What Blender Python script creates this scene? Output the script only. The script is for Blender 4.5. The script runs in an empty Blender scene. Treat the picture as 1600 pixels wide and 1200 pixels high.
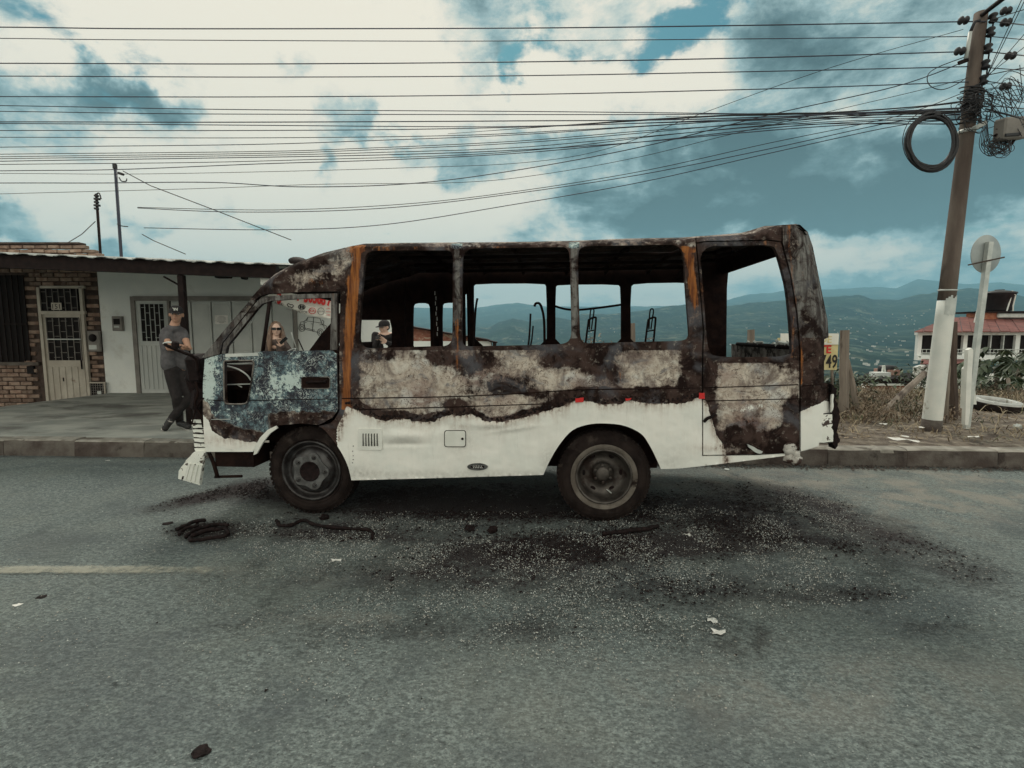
import bpy, bmesh, math, random
import numpy as np
from mathutils import Vector, Matrix, Euler, geometry

random.seed(7)
rng = np.random.default_rng(11)
sc = bpy.context.scene
R = math.radians

# ------------------------------------------------------------------ camera
EYE = Vector((0.0, 0.0, 1.58))
PITCH = math.atan(0.100)
FPX = 800.0                                   # focal length in pixels of a 1600 px wide picture
cam_d = bpy.data.cameras.new('camera')
cam = bpy.data.objects.new('camera', cam_d)
sc.collection.objects.link(cam)
cam.location = EYE
cam.rotation_euler = (math.pi / 2 - PITCH, 0, 0)
cam_d.sensor_width = 36.0
cam_d.lens = 36.0 * FPX / 1600.0
cam_d.clip_start = 0.05
cam_d.clip_end = 60000.0
sc.camera = cam
sc.render.resolution_x, sc.render.resolution_y = 1024, 768

# ------------------------------------------------------------------ exposure
sc.view_settings.view_transform = 'Standard'
sc.view_settings.look = 'None'
sc.view_settings.exposure = 0.31
sc.view_settings.gamma = 1.0
sc.view_settings.use_curve_mapping = False

# ------------------------------------------------------------------ sun
SUN_EL, SUN_AZ = R(51), R(-9)                 # azimuth from +Y (ahead of the camera) towards +X
sd = bpy.data.lights.new('sun', 'SUN')
sd.energy = 1.7
sd.angle = R(14)
sd.color = (1.0, 0.93, 0.82)
sun = bpy.data.objects.new('sun', sd)
sc.collection.objects.link(sun)
_s = Vector((math.sin(SUN_AZ) * math.cos(SUN_EL), math.cos(SUN_AZ) * math.cos(SUN_EL), math.sin(SUN_EL)))
sun.rotation_euler = _s.to_track_quat('Z', 'Y').to_euler()
sun.location = _s * 30


# ------------------------------------------------------------------ small node helper
class G:
    def __init__(self, tree):
        self.t = tree
        tree.nodes.clear()

    def n(self, typ, ins=None, **props):
        nd = self.t.nodes.new(typ)
        for k, v in props.items():
            setattr(nd, k, v)
        for k, v in (ins or {}).items():
            sock = nd.inputs[k]
            if isinstance(v, bpy.types.NodeSocket):
                self.t.links.new(v, sock)
            else:
                sock.default_value = v
        return nd

    def math(self, op, a, b=0.0, c=0.0, clamp=False):
        nd = self.n('ShaderNodeMath', {0: a, 1: b, 2: c}, operation=op)
        nd.use_clamp = clamp
        return nd.outputs[0]

    def mix(self, f, a, b, blend='MIX'):
        nd = self.n('ShaderNodeMix', data_type='RGBA', blend_type=blend)
        nd.clamp_factor = True
        for s, v in ((nd.inputs[0], f), (nd.inputs[6], a), (nd.inputs[7], b)):
            if isinstance(v, bpy.types.NodeSocket):
                self.t.links.new(v, s)
            elif isinstance(v, (int, float)):
                s.default_value = v
            else:
                s.default_value = (v[0], v[1], v[2], 1.0)
        return nd.outputs[2]

    def noise(self, vec, scale, detail=5.0, rough=0.55, dist=0.0):
        return self.n('ShaderNodeTexNoise', {'Vector': vec, 'Scale': scale, 'Detail': detail,
                                             'Roughness': rough, 'Distortion': dist}).outputs['Fac']

    def step(self, v, lo, hi, a=0.0, b=1.0):
        nd = self.n('ShaderNodeMapRange', {0: v, 1: lo, 2: hi, 3: a, 4: b}, interpolation_type='SMOOTHSTEP')
        return nd.outputs[0]

    def mapping(self, vec, loc=(0, 0, 0), rot=(0, 0, 0), scale=(1, 1, 1), kind='POINT'):
        return self.n('ShaderNodeMapping', {0: vec, 1: loc, 2: rot, 3: scale}, vector_type=kind).outputs[0]


# ------------------------------------------------------------------ pixel rays of the photograph (for measuring only)
_cp, _sp = math.cos(PITCH), math.sin(PITCH)


def ray(px, py):
    a, b = (px - 800.0) / FPX, (600.0 - py) / FPX
    return Vector((a, _cp + b * _sp, -_sp + b * _cp))


def on_z(px, py, z):
    d = ray(px, py)
    return EYE + d * ((z - EYE.z) / d.z)


def on_y(px, py, y):
    d = ray(px, py)
    return EYE + d * (y / d.y)


def to_px(p):
    x, y, z = p[0], p[1], p[2] - EYE.z
    f = y * _cp - z * _sp
    u = y * _sp + z * _cp
    return (800 + FPX * x / f, 600 - FPX * u / f)


# ------------------------------------------------------------------ sky
world = bpy.data.worlds.new('World')
sc.world = world
world.use_nodes = True
g = G(world.node_tree)
tc = g.n('ShaderNodeTexCoord').outputs['Generated']
sky = g.n('ShaderNodeTexSky', sky_type='NISHITA')
sky.sun_disc = False
sky.sun_elevation = SUN_EL
sky.sun_rotation = SUN_AZ
sky.air_density = 1.2
sky.dust_density = 1.0
blue = g.n('ShaderNodeVectorMath', {0: sky.outputs[0], 1: (0.020, 0.044, 0.040)}, operation='MULTIPLY').outputs[0]
sep = g.n('ShaderNodeSeparateXYZ', {0: tc})
sx, sy, sz = sep.outputs
az = g.math('ARCTAN2', sx, sy)
el = g.math('ARCSINE', sz)
# clouds flatten towards the horizon: noise lives on a plane overhead
hz = g.math('ADD', g.math('MAXIMUM', sz, 0.0), 0.16)
cx = g.math('DIVIDE', sx, hz)
cy = g.math('DIVIDE', sy, hz)
cv = g.n('ShaderNodeCombineXYZ', {0: cx, 1: cy, 2: 0.0}).outputs[0]
n1 = g.noise(g.mapping(cv, (3.1, 1.7, 0.4)), 0.85, 11, 0.60, 0.15)
n2 = g.noise(g.mapping(cv, (9.3, 4.2, 2.0)), 2.1, 11, 0.63, 0.2)
n3 = g.noise(g.mapping(tc, scale=(1, 1, 1.8)), 6.5, 12, 0.66, 0.15)
warp = g.n('ShaderNodeTexNoise', {'Vector': tc, 'Scale': 5.0, 'Detail': 6.0, 'Roughness': 0.6})
wv = g.n('ShaderNodeVectorMath', {0: warp.outputs['Color'], 1: (0.5, 0.5, 0.5)}, operation='SUBTRACT').outputs[0]
ae = g.n('ShaderNodeCombineXYZ', {0: az, 1: el, 2: 0.0}).outputs[0]
ae = g.n('ShaderNodeVectorMath', {0: wv, 1: (0.34, 0.24, 0.0), 2: ae}, operation='MULTIPLY_ADD').outputs[0]
ae = g.n('ShaderNodeVectorMath', {0: ae, 1: (1, 1, 0)}, operation='MULTIPLY').outputs[0]


def blob(px, py, rx, ry, rot=0.0, soft=0.35):
    d = ray(px, py).normalized()
    a0, e0 = math.atan2(d.x, d.y), math.asin(d.z)
    k = math.cos(a0) / FPX * math.cos(a0)
    v = g.mapping(ae, (a0, e0, 0), (0, 0, R(rot)), (rx * k, ry / FPX * math.cos(a0), 1), 'TEXTURE')
    ln = g.n('ShaderNodeVectorMath', {0: v}, operation='LENGTH').outputs['Value']
    return g.step(ln, 1.0 + soft, 1.0 - soft)


def total(items):
    out = None
    for wgt, b in items:
        x = g.math('MULTIPLY', b, wgt)
        out = x if out is None else g.math('ADD', out, x)
    return out


# coverage: how much cloud; gaps of blue where the photograph shows them
gaps = total([(0.31, blob(832, 115, 50, 40, 20, .9)), (0.27, blob(1115, 18, 80, 36, 12, .9)), (0.17, blob(655, 225, 120, 50, 0, .9)),
              (0.16, blob(930, 60, 90, 45, -20, .9)), (0.05, blob(60, 60, 180, 90, -35, .9)), (0.12, blob(220, 210, 260, 90, 0, .9)),
              (0.14, blob(30, 350, 90, 40, 0, .9)), (0.20, blob(1560, 365, 70, 24, 0, .9)), (0.14, blob(470, 350, 150, 34, 0, .9)),
              (0.12, blob(700, 30, 100, 60, 0, .9))])
cover = g.math('ADD', g.math('MULTIPLY', n2, 0.55), g.math('ADD', g.math('MULTIPLY', n1, 0.35), g.math('MULTIPLY', n3, 0.55)))
cover = g.math('SUBTRACT', cover, gaps)
cover = g.step(cover, 0.44, 0.56)
# darkness: the shaded undersides
dark = total([(0.68, blob(1270, 308, 360, 72, -4, .55)), (0.3, blob(1400, 330, 230, 26, 0, .6)), (0.25, blob(1560, 270, 170, 90, 0, .6)), (0.40, blob(960, 222, 190, 50, -8, .6)),
              (0.30, blob(860, 330, 120, 40, 0, .6)), (0.40, blob(510, 215, 28, 60, -35, .5)), (0.60, blob(450, 118, 55, 20, 25, .6)),
              (0.5, blob(500, 272, 30, 20, 0, .6)), (0.55, blob(740, 60, 80, 90, 10, .6)), (0.20, blob(1180, 130, 300, 90, 0, .7)),
              (0.62, blob(250, 320, 90, 26, 12, .5)), (0.62, blob(30, 352, 70, 22, 0, .5)), (0.44, blob(80, 75, 210, 75, 32, .6)),
              (0.55, blob(720, 265, 90, 30, 0, .6)), (0.65, blob(190, 385, 45, 30, 0, .5)), (0.28, blob(1450, 60, 300, 110, 0, .8)),
              (0.50, blob(170, 205, 290, 56, 16, .7)), (0.42, blob(260, 140, 150, 22, 40, .6)), (0.35, blob(90, 320, 120, 16, 8, .6)),
              (0.36, blob(1400, 430, 360, 50, 0, .8)), (0.4, blob(520, 190, 50, 100, 10, .9)), (0.30, blob(130, 190, 330, 130, 18, .8)), (0.22, blob(560, 300, 120, 60, 0, .8))])
lite = total([(0.78, blob(400, 170, 330, 230, 0, .8)), (0.35, blob(250, 40, 230, 60, 0, .7)), (0.45, blob(110, 270, 200, 60, 5, .7)), (0.45, blob(130, 110, 100, 26, 30, .6)),
              (0.75, blob(870, 160, 95, 45, 0, .45)), (0.4, blob(980, 170, 110, 50, 0, .6)), (0.25, blob(560, 340, 200, 60, 0, .7)),
              (0.50, blob(1330, 390, 190, 32, 4, .5)), (0.35, blob(1040, 110, 60, 60, 0, .6)), (0.30, blob(780, 330, 90, 35, 0, .6)),
              (0.35, blob(1000, 420, 260, 45, 0, .7)), (0.05, blob(1250, 30, 330, 60, 0, .8))])
tone = g.math('ADD', g.math('MULTIPLY', g.math('SUBTRACT', n2, 0.5), 1.25), g.math('MULTIPLY', g.math('SUBTRACT', n3, 0.5), 1.9))
tone = g.math('ADD', tone, g.math('MULTIPLY', g.math('SUBTRACT', n1, 0.5), 0.7))
tone = g.math('ADD', g.math('SUBTRACT', g.math('ADD', tone, lite), dark), 0.70)
ramp = g.n('ShaderNodeValToRGB', {0: tone})
cr = ramp.color_ramp
cr.elements[0].position = 0.0
cr.elements[0].color = (0.044, 0.070, 0.078, 1)
cr.elements[1].position = 0.95
cr.elements[1].color = (0.80, 0.728, 0.600, 1)
for p, c in ((0.20, (0.105, 0.165, 0.178)), (0.42, (0.285, 0.385, 0.39)), (0.60, (0.53, 0.56, 0.50)), (0.78, (0.74, 0.682, 0.572))):
    e = cr.elements.new(p)
    e.color = (*c, 1)
col = g.mix(cover, blue, ramp.outputs[0])
below = g.step(sz, -0.02, -0.10)
col = g.mix(below, col, (0.10, 0.12, 0.12))
# unseen sky behind the camera, brightened to fill the bus side and house walls
sdir = g.n('ShaderNodeVectorMath', {0: tc, 1: (math.sin(SUN_AZ), math.cos(SUN_AZ), 0.0)}, operation='DOT_PRODUCT').outputs['Value']
lum = g.step(sdir, -0.05, -0.9, 1.0, 1.6)
bg = g.n('ShaderNodeBackground', {0: col, 1: lum})
g.n('ShaderNodeOutputWorld', {0: bg.outputs[0]})


# ------------------------------------------------------------------ scene building helpers
def tag(o, label=None, cat=None, group=None, kind=None):
    for k, v in (('label', label), ('category', cat), ('group', group), ('kind', kind)):
        if v:
            o[k] = v
    return o


def empty(name, loc, label=None, cat=None, group=None, kind=None):
    o = bpy.data.objects.new(name, None)
    sc.collection.objects.link(o)
    o.location = loc
    o.empty_display_size = 0.1
    return tag(o, label, cat, group, kind)


def attach(o, parent):
    o.parent = parent
    if parent is not None and parent.type == 'EMPTY':
        o.matrix_parent_inverse = Matrix.Translation(-Vector(parent.location))


def link_mesh(name, me, mat, parent=None, smooth=False):
    o = bpy.data.objects.new(name, me)
    sc.collection.objects.link(o)
    if mat is not None:
        me.materials.append(mat)
    if smooth:
        me.shade_smooth()
    if parent is not None:
        attach(o, parent)
    return o


class MB:
    def __init__(self):
        self.v, self.f = [], []

    def quad(self, a, b, c, d):
        k = len(self.v)
        self.v += [tuple(a), tuple(b), tuple(c), tuple(d)]
        self.f.append((k, k + 1, k + 2, k + 3))

    def tri(self, a, b, c):
        k = len(self.v)
        self.v += [tuple(a), tuple(b), tuple(c)]
        self.f.append((k, k + 1, k + 2))

    def box(self, c, s, rot=None, bev=0.0):
        """c centre, s full size, rot Matrix 3x3, bev a small chamfer"""
        h = [x / 2 for x in s]
        c = Vector(c)
        k = len(self.v)
        if bev <= 0:
            for z in (-1, 1):
                for x, y in ((-1, -1), (1, -1), (1, 1), (-1, 1)):
                    p = Vector((x * h[0], y * h[1], z * h[2]))
                    if rot:
                        p = rot @ p
                    self.v.append(tuple(c + p))
            self.f += [(k, k + 3, k + 2, k + 1), (k + 4, k + 5, k + 6, k + 7), (k, k + 1, k + 5, k + 4),
                       (k + 1, k + 2, k + 6, k + 5), (k + 2, k + 3, k + 7, k + 6), (k + 3, k, k + 4, k + 7)]
            return self
        b = min(bev, min(h) * 0.8)
        ids = {}
        for x in (-1, 1):
            for y in (-1, 1):
                for z in (-1, 1):
                    for ax in range(3):
                        p = [x * (h[0] - b), y * (h[1] - b), z * (h[2] - b)]
                        p[ax] = (x, y, z)[ax] * h[ax]
                        p = Vector(p)
                        if rot:
                            p = rot @ p
                        ids[(x, y, z, ax)] = len(self.v)
                        self.v.append(tuple(c + p))
        I = lambda x, y, z, a: ids[(x, y, z, a)]
        for ax in range(3):
            o1, o2 = [a for a in range(3) if a != ax]
            for s_ in (-1, 1):
                q = []
                for (m, n_) in ((-1, -1), (1, -1), (1, 1), (-1, 1)):
                    t = [0, 0, 0]
                    t[ax], t[o1], t[o2] = s_, m, n_
                    q.append(I(*t, ax))
                self.f.append(tuple(q))
            for m in (-1, 1):
                for n_ in (-1, 1):
                    t0, t1 = [0, 0, 0], [0, 0, 0]
                    t0[ax], t0[o1], t0[o2] = -1, m, n_
                    t1[ax], t1[o1], t1[o2] = 1, m, n_
                    self.f.append((I(*t0, o1), I(*t1, o1), I(*t1, o2), I(*t0, o2)))
        for x in (-1, 1):
            for y in (-1, 1):
                for z in (-1, 1):
                    self.f.append((I(x, y, z, 0), I(x, y, z, 1), I(x, y, z, 2)))
        return self

    def tube(self, pts, r, seg=8, cap=True, radii=None):
        pts = [Vector(p) for p in pts]
        n = len(pts)
        k0 = len(self.v)
        up = None
        for i, p in enumerate(pts):
            t = (pts[min(i + 1, n - 1)] - pts[max(i - 1, 0)])
            if t.length < 1e-9:
                t = Vector((0, 0, 1))
            t.normalize()
            if up is None:
                up = t.orthogonal().normalized()
            up = (up - t * up.dot(t))
            up = up.normalized() if up.length > 1e-6 else t.orthogonal().normalized()
            w = t.cross(up)
            rr = radii[i] if radii else r
            for j in range(seg):
                a = 2 * math.pi * j / seg
                self.v.append(tuple(p + (up * math.cos(a) + w * math.sin(a)) * rr))
        for i in range(n - 1):
            for j in range(seg):
                a, b = k0 + i * seg + j, k0 + i * seg + (j + 1) % seg
                self.f.append((a, b, b + seg, a + seg))
        if cap:
            self.f.append(tuple(k0 + j for j in reversed(range(seg))))
            self.f.append(tuple(k0 + (n - 1) * seg + j for j in range(seg)))
        return self

    def lathe(self, prof, c, axis=Vector((0, 0, 1)), seg=32, a0=0.0):
        """prof: list of (radius, along)"""
        axis = Vector(axis).normalized()
        u = axis.orthogonal().normalized()
        if abs(axis.z) < 0.5:
            u = Vector((0, 0, 1)) - axis * axis.z
            u.normalize()
        w = axis.cross(u)
        c = Vector(c)
        k0 = len(self.v)
        for r, h in prof:
            for j in range(seg):
                a = a0 + 2 * math.pi * j / seg
                self.v.append(tuple(c + axis * h + (u * math.cos(a) + w * math.sin(a)) * max(r, 1e-4)))
        for i in range(len(prof) - 1):
            for j in range(seg):
                a, b = k0 + i * seg + j, k0 + i * seg + (j + 1) % seg
                self.f.append((a, b, b + seg, a + seg))
        return self

    def prism(self, poly, off):
        """poly: list of 3D points (planar), extruded by the vector off"""
        k = len(self.v)
        n = len(poly)
        off = Vector(off)
        self.v += [tuple(p) for p in poly] + [tuple(Vector(p) + off) for p in poly]
        self.f.append(tuple(range(k, k + n)))
        self.f.append(tuple(reversed(range(k + n, k + 2 * n))))
        for i in range(n):
            j = (i + 1) % n
            self.f.append((k + i, k + n + i, k + n + j, k + j))
        return self

    def mesh(self, name):
        me = bpy.data.meshes.new(name)
        me.from_pydata(self.v, [], self.f)
        me.update()
        bm = bmesh.new()
        bm.from_mesh(me)
        bmesh.ops.recalc_face_normals(bm, faces=bm.faces)
        bm.to_mesh(me)
        bm.free()
        return me

    def build(self, name, mat, parent=None, smooth=False):
        return link_mesh(name, self.mesh(name), mat, parent, smooth)


def smoothpts(pts, per=6):
    """Catmull-Rom through 3D points"""
    pts = [Vector(p) for p in pts]
    out = []
    n = len(pts)
    for i in range(n - 1):
        p0, p1, p2, p3 = pts[max(i - 1, 0)], pts[i], pts[i + 1], pts[min(i + 2, n - 1)]
        for k in range(per):
            t = k / per
            out.append(0.5 * ((2 * p1) + (p2 - p0) * t + (2 * p0 - 5 * p1 + 4 * p2 - p3) * t * t + (3 * p1 - p0 - 3 * p2 + p3) * t ** 3))
    out.append(pts[-1])
    return out


# value noise in numpy
_perm = rng.random((256, 256))


def vnoise(x, y):
    xi, yi = np.floor(x).astype(int), np.floor(y).astype(int)
    xf, yf = x - xi, y - yi
    xf, yf = xf * xf * (3 - 2 * xf), yf * yf * (3 - 2 * yf)
    g_ = lambda a, b: _perm[a % 256, b % 256]
    return ((g_(xi, yi) * (1 - xf) + g_(xi + 1, yi) * xf) * (1 - yf) + (g_(xi, yi + 1) * (1 - xf) + g_(xi + 1, yi + 1) * xf) * yf)


def fbm(x, y, oct=5, gain=0.5):
    x, y = np.asarray(x, float), np.asarray(y, float)
    s, a, t = 0.0, 1.0, 0.0
    for i in range(oct):
        s = s + a * vnoise(x * 2 ** i + 17.3 * i, y * 2 ** i + 9.1 * i)
        t += a
        a *= gain
    return s / t


def inside(px, py, poly):
    px, py = np.asarray(px), np.asarray(py)
    r = np.zeros(px.shape, bool)
    n = len(poly)
    for i in range(n):
        x0, y0 = poly[i]
        x1, y1 = poly[(i + 1) % n]
        if y0 == y1:
            continue
        c = ((y0 > py) != (y1 > py)) & (px < (x1 - x0) * (py - y0) / (y1 - y0) + x0)
        r ^= c
    return r


def sstep(x, a, b):
    t = np.clip((x - a) / (b - a), 0, 1)
    return t * t * (3 - 2 * t)


# ------------------------------------------------------------------ materials
def pm(name, c1, c2=None, rough=0.8, metal=0.0, scale=8.0, detail=6.0, bump=0.25, bscale=None, bdist=0.01,
       spec=0.5, stretch=(1, 1, 1), rand=0.0, lo=0.35, hi=0.65, c3=None, s3=2.0, t3=(0.55, 0.65), rough2=None):
    m = bpy.data.materials.new(name)
    m.use_nodes = True
    g = G(m.node_tree)
    tc = g.n('ShaderNodeTexCoord').outputs['Object']
    if rand:
        inf = g.n('ShaderNodeObjectInfo').outputs['Random']
        tc = g.n('ShaderNodeVectorMath', {0: tc, 1: g.n('ShaderNodeCombineXYZ', {0: g.math('MULTIPLY', inf, 37.0), 1: g.math('MULTIPLY', inf, 91.0), 2: inf}).outputs[0]}, operation='ADD').outputs[0]
    v = g.mapping(tc, scale=stretch)
    nz = g.noise(v, scale, detail, 0.6)
    col = g.mix(g.step(nz, lo, hi), c1, c2 or c1)
    if c3:
        col = g.mix(g.step(g.noise(v, s3, 8, 0.65, 0.3), *t3), col, c3)
    if rand:
        k = g.math('ADD', g.math('MULTIPLY', inf, rand), 1 - rand / 2)
        col = g.n('ShaderNodeVectorMath', {0: col, 'Scale': k}, operation='SCALE').outputs[0]
    ins = {'Base Color': col, 'Roughness': rough, 'Metallic': metal, 'Specular IOR Level': spec}
    if rough2 is not None:
        ins['Roughness'] = g.step(nz, 0.3, 0.7, rough, rough2)
    if bump:
        b2 = g.noise(v, bscale or scale * 5, 6, 0.65)
        ins['Normal'] = g.n('ShaderNodeBump', {'Strength': bump, 'Distance': bdist, 'Height': b2}).outputs[0]
    p = g.n('ShaderNodeBsdfPrincipled', ins)
    g.n('ShaderNodeOutputMaterial', {0: p.outputs[0]})
    return m


M = {}
M['soot'] = pm('soot', (0.008, 0.004, 0.004), (0.020, 0.010, 0.008), 0.9, 0, 9, bump=0.6, bdist=0.01, spec=0.12)
M['char'] = pm('charred_residue', (0.006, 0.003, 0.003), (0.018, 0.009, 0.009), 0.75, 0, 30, bump=0.8, bdist=0.01, spec=0.2)
M['rubber'] = pm('tyre_rubber', (0.010, 0.0065, 0.006), (0.024, 0.017, 0.015), 0.88, 0, 6, bump=0.5, bscale=70, bdist=0.004, spec=0.15, c3=(0.045, 0.035, 0.030), s3=7, t3=(.56, .70))
M['rim'] = pm('wheel_steel', (0.040, 0.034, 0.030), (0.105, 0.093, 0.083), 0.5, 0.55, 9, bump=0.3, bdist=0.004, c3=(0.035, 0.022, 0.018), s3=4)
M['hubplate'] = pm('hub_plate_steel', (0.085, 0.083, 0.083), (0.19, 0.19, 0.19), 0.38, 0.5, 14, bump=0.3, bdist=0.003, c3=(0.05, 0.03, 0.025), s3=8, t3=(.58, .7))
M['rimdark'] = pm('wheel_steel_front', (0.022, 0.018, 0.018), (0.07, 0.068, 0.068), 0.40, 0.45, 12, bump=0.3, bdist=0.003, c3=(0.03, 0.02, 0.016), s3=6, t3=(.58, .7))
M['cable'] = pm('cable_black', (0.012, 0.012, 0.016), (0.022, 0.020, 0.022), 0.6, 0, 5, bump=0)
M['cable_blue'] = pm('cable_dark_blue', (0.018, 0.024, 0.045), (0.03, 0.032, 0.05), 0.5, 0, 5, bump=0)  # dark blue cable, for the thicker wires and one mast
M['dmetal'] = pm('dark_painted_metal', (0.008, 0.004, 0.004), (0.018, 0.010, 0.009), 0.7, 0.0, 12, bump=0.2, spec=0.15)
M['sillmetal'] = pm('burnt_grey_sill', (0.10, 0.085, 0.075), (0.24, 0.22, 0.20), 0.8, 0, 14, bump=0.5, c3=(0.015, 0.009, 0.007), s3=9, t3=(.5, .56))
M['concrete'] = pm('pavement_concrete', (0.24, 0.25, 0.23), (0.38, 0.38, 0.345), 0.88, 0, 1.6, 9, bump=0.5, bscale=60, bdist=0.004, c3=(0.12, 0.115, 0.105), s3=0.9, t3=(0.5, 0.68), stretch=(1, 1.7, 1))
M['kerb'] = pm('kerb_concrete', (0.055, 0.040, 0.034), (0.125, 0.11, 0.095), 0.9, 0, 3.0, 8, bump=0.8, bscale=35, bdist=0.012, c3=(0.036, 0.026, 0.022), s3=2.2, rand=0.25)
M['plaster'] = pm('white_plaster', (0.74, 0.77, 0.745), (0.82, 0.84, 0.80), 0.9, 0, 1.2, bump=0.2, bscale=40, bdist=0.003, c3=(0.54, 0.53, 0.48), s3=1.1, t3=(0.55, 0.75))
M['greymetal'] = pm('grey_painted_metal', (0.44, 0.46, 0.44), (0.52, 0.54, 0.515), 0.6, 0.0, 2.0, bump=0.1, c3=(0.24, 0.25, 0.24), s3=1.5, t3=(0.58, 0.75))
M['frame'] = pm('brown_frame_paint', (0.17, 0.155, 0.14), (0.23, 0.21, 0.19), 0.7, 0, 5, bump=0.1)
M['creammetal'] = pm('cream_door_paint', (0.40, 0.36, 0.30), (0.50, 0.46, 0.39), 0.65, 0, 3, bump=0.12, c3=(0.25, 0.18, 0.13), s3=3, t3=(0.6, 0.75))
M['dark'] = pm('dark_room', (0.006, 0.004, 0.004), (0.010, 0.007, 0.007), 0.6, 0, 2, bump=0, spec=0.15)
M['brick'] = pm('clay_brick', (0.20, 0.125, 0.092), (0.34, 0.25, 0.195), 0.92, 0, 6, bump=0.6, bscale=60, bdist=0.006, rand=0.7, c3=(0.14, 0.085, 0.062), s3=3)
M['mortar'] = pm('mortar', (0.045, 0.030, 0.024), (0.08, 0.055, 0.045), 0.95, 0, 8, bump=0.6, bdist=0.01)
M['fibro'] = pm('roof_sheet_cement', (0.30, 0.32, 0.31), (0.46, 0.47, 0.45), 0.85, 0, 3, bump=0.4, bscale=50, c3=(0.16, 0.13, 0.11), s3=2, rand=0.25)
M['pole'] = pm('pole_concrete', (0.085, 0.062, 0.052), (0.17, 0.135, 0.112), 0.9, 0, 3, bump=0.6, bscale=40, bdist=0.006, stretch=(1, 1, 0.25), c3=(0.075, 0.055, 0.045), s3=2)
M['polewhite'] = pm('pole_whitewash', (0.62, 0.64, 0.60), (0.72, 0.72, 0.67), 0.85, 0, 3, bump=0.5, bscale=30, bdist=0.006, c3=(0.36, 0.33, 0.28), s3=4, t3=(0.60, 0.70))
M['wood'] = pm('weathered_wood', (0.16, 0.13, 0.105), (0.28, 0.235, 0.195), 0.9, 0, 6, bump=0.8, bscale=40, bdist=0.008, stretch=(1, 1, 0.12), c3=(0.07, 0.05, 0.04), s3=3)
M['wooddark'] = pm('dark_wood', (0.05, 0.034, 0.028), (0.10, 0.07, 0.055), 0.9, 0, 6, bump=0.8, bscale=40, bdist=0.008, stretch=(1, 1, 0.15))
M['white'] = pm('white_paint', (0.64, 0.65, 0.60), (0.74, 0.74, 0.69), 0.6, 0, 5, bump=0.15, c3=(0.40, 0.36, 0.30), s3=4, t3=(0.62, 0.75))
M['buswhite'] = pm('bus_white_bits', (0.70, 0.72, 0.66), (0.80, 0.80, 0.74), 0.45, 0, 5, bump=0.2, c3=(0.05, 0.03, 0.025), s3=20, t3=(0.57, 0.60))
M['signgrey'] = pm('sign_back', (0.30, 0.33, 0.33), (0.40, 0.43, 0.42), 0.5, 0.3, 3, bump=0.1)
M['galv'] = pm('galvanised', (0.42, 0.45, 0.43), (0.56, 0.58, 0.55), 0.5, 0.2, 6, bump=0.15)
M['redroof'] = pm('red_roof_sheet', (0.13, 0.042, 0.036), (0.20, 0.070, 0.058), 0.75, 0, 2.5, bump=0.3, c3=(0.14, 0.06, 0.05), s3=1.2)
M['orange'] = pm('red_brick_render', (0.30, 0.10, 0.055), (0.40, 0.17, 0.10), 0.9, 0, 3, bump=0.4, c3=(0.18, 0.07, 0.05), s3=4)
M['pink'] = pm('pink_render', (0.48, 0.27, 0.22), (0.56, 0.34, 0.28), 0.9, 0, 3, bump=0.3)
M['tank'] = pm('black_tank_plastic', (0.014, 0.011, 0.012), (0.03, 0.025, 0.026), 0.45, 0, 3, bump=0.1)
M['redtape'] = pm('red_reflector', (0.62, 0.012, 0.012), (0.50, 0.012, 0.01), 0.35, 0, 20, bump=0.1)
M['chrome'] = pm('lamp_bezel', (0.10, 0.10, 0.10), (0.22, 0.22, 0.22), 0.3, 0.8, 15, bump=0.1)
M['lens'] = pm('lamp_lens', (0.55, 0.56, 0.54), (0.75, 0.75, 0.72), 0.2, 0.0, 40, bump=0.2)
M['green'] = pm('leaf_green', (0.030, 0.050, 0.024), (0.075, 0.10, 0.045), 0.55, 0, 8, bump=0.2, rand=0.5)
M['dryleaf'] = pm('dry_leaf', (0.20, 0.15, 0.10), (0.34, 0.27, 0.19), 0.9, 0, 8, bump=0.2, rand=0.7)
M['paper'] = pm('litter_paper', (0.60, 0.59, 0.55), (0.74, 0.72, 0.68), 0.8, 0, 12, bump=0.3)
M['red'] = pm('red_print', (0.62, 0.035, 0.03), None, 0.7, bump=0)
M['blackprint'] = pm('black_print', (0.018, 0.016, 0.016), None, 0.7, bump=0)
M['greyprint'] = pm('grey_print', (0.22, 0.21, 0.20), None, 0.7, bump=0)
M['banner'] = pm('banner_cloth', (0.78, 0.77, 0.70), (0.84, 0.83, 0.76), 0.8, 0, 3, bump=0.15)
M['yellow'] = pm('yellow_board', (0.62, 0.52, 0.24), (0.72, 0.62, 0.34), 0.8, 0, 4, bump=0.2, c3=(0.62, 0.58, 0.46), s3=2)
M['skin'] = pm('skin', (0.42, 0.235, 0.16), (0.48, 0.27, 0.185), 0.55, 0, 12, bump=0.05)
M['skinlight'] = pm('skin_light', (0.62, 0.41, 0.32), (0.68, 0.46, 0.36), 0.5, 0, 12, bump=0.05)
M['tee'] = pm('grey_tshirt', (0.070, 0.066, 0.070), (0.11, 0.105, 0.11), 0.9, 0, 12, bump=0.5, bscale=14, bdist=0.02)
M['jeans'] = pm('black_jeans', (0.009, 0.006, 0.006), (0.020, 0.015, 0.015), 0.9, 0, 14, bump=0.6, bscale=16, bdist=0.02)
M['blackcloth'] = pm('black_cloth', (0.012, 0.010, 0.011), (0.022, 0.018, 0.019), 0.9, 0, 14, bump=0.4, bscale=16, bdist=0.02)
M['browncloth'] = pm('brown_cloth', (0.045, 0.03, 0.026), (0.085, 0.06, 0.052), 0.9, 0, 30, bump=0.5, bscale=16, bdist=0.02)
M['hairlight'] = pm('light_brown_hair', (0.10, 0.058, 0.040), (0.24, 0.155, 0.105), 0.5, 0, 30, bump=0.6, bscale=40, stretch=(3, 3, 0.3))
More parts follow.
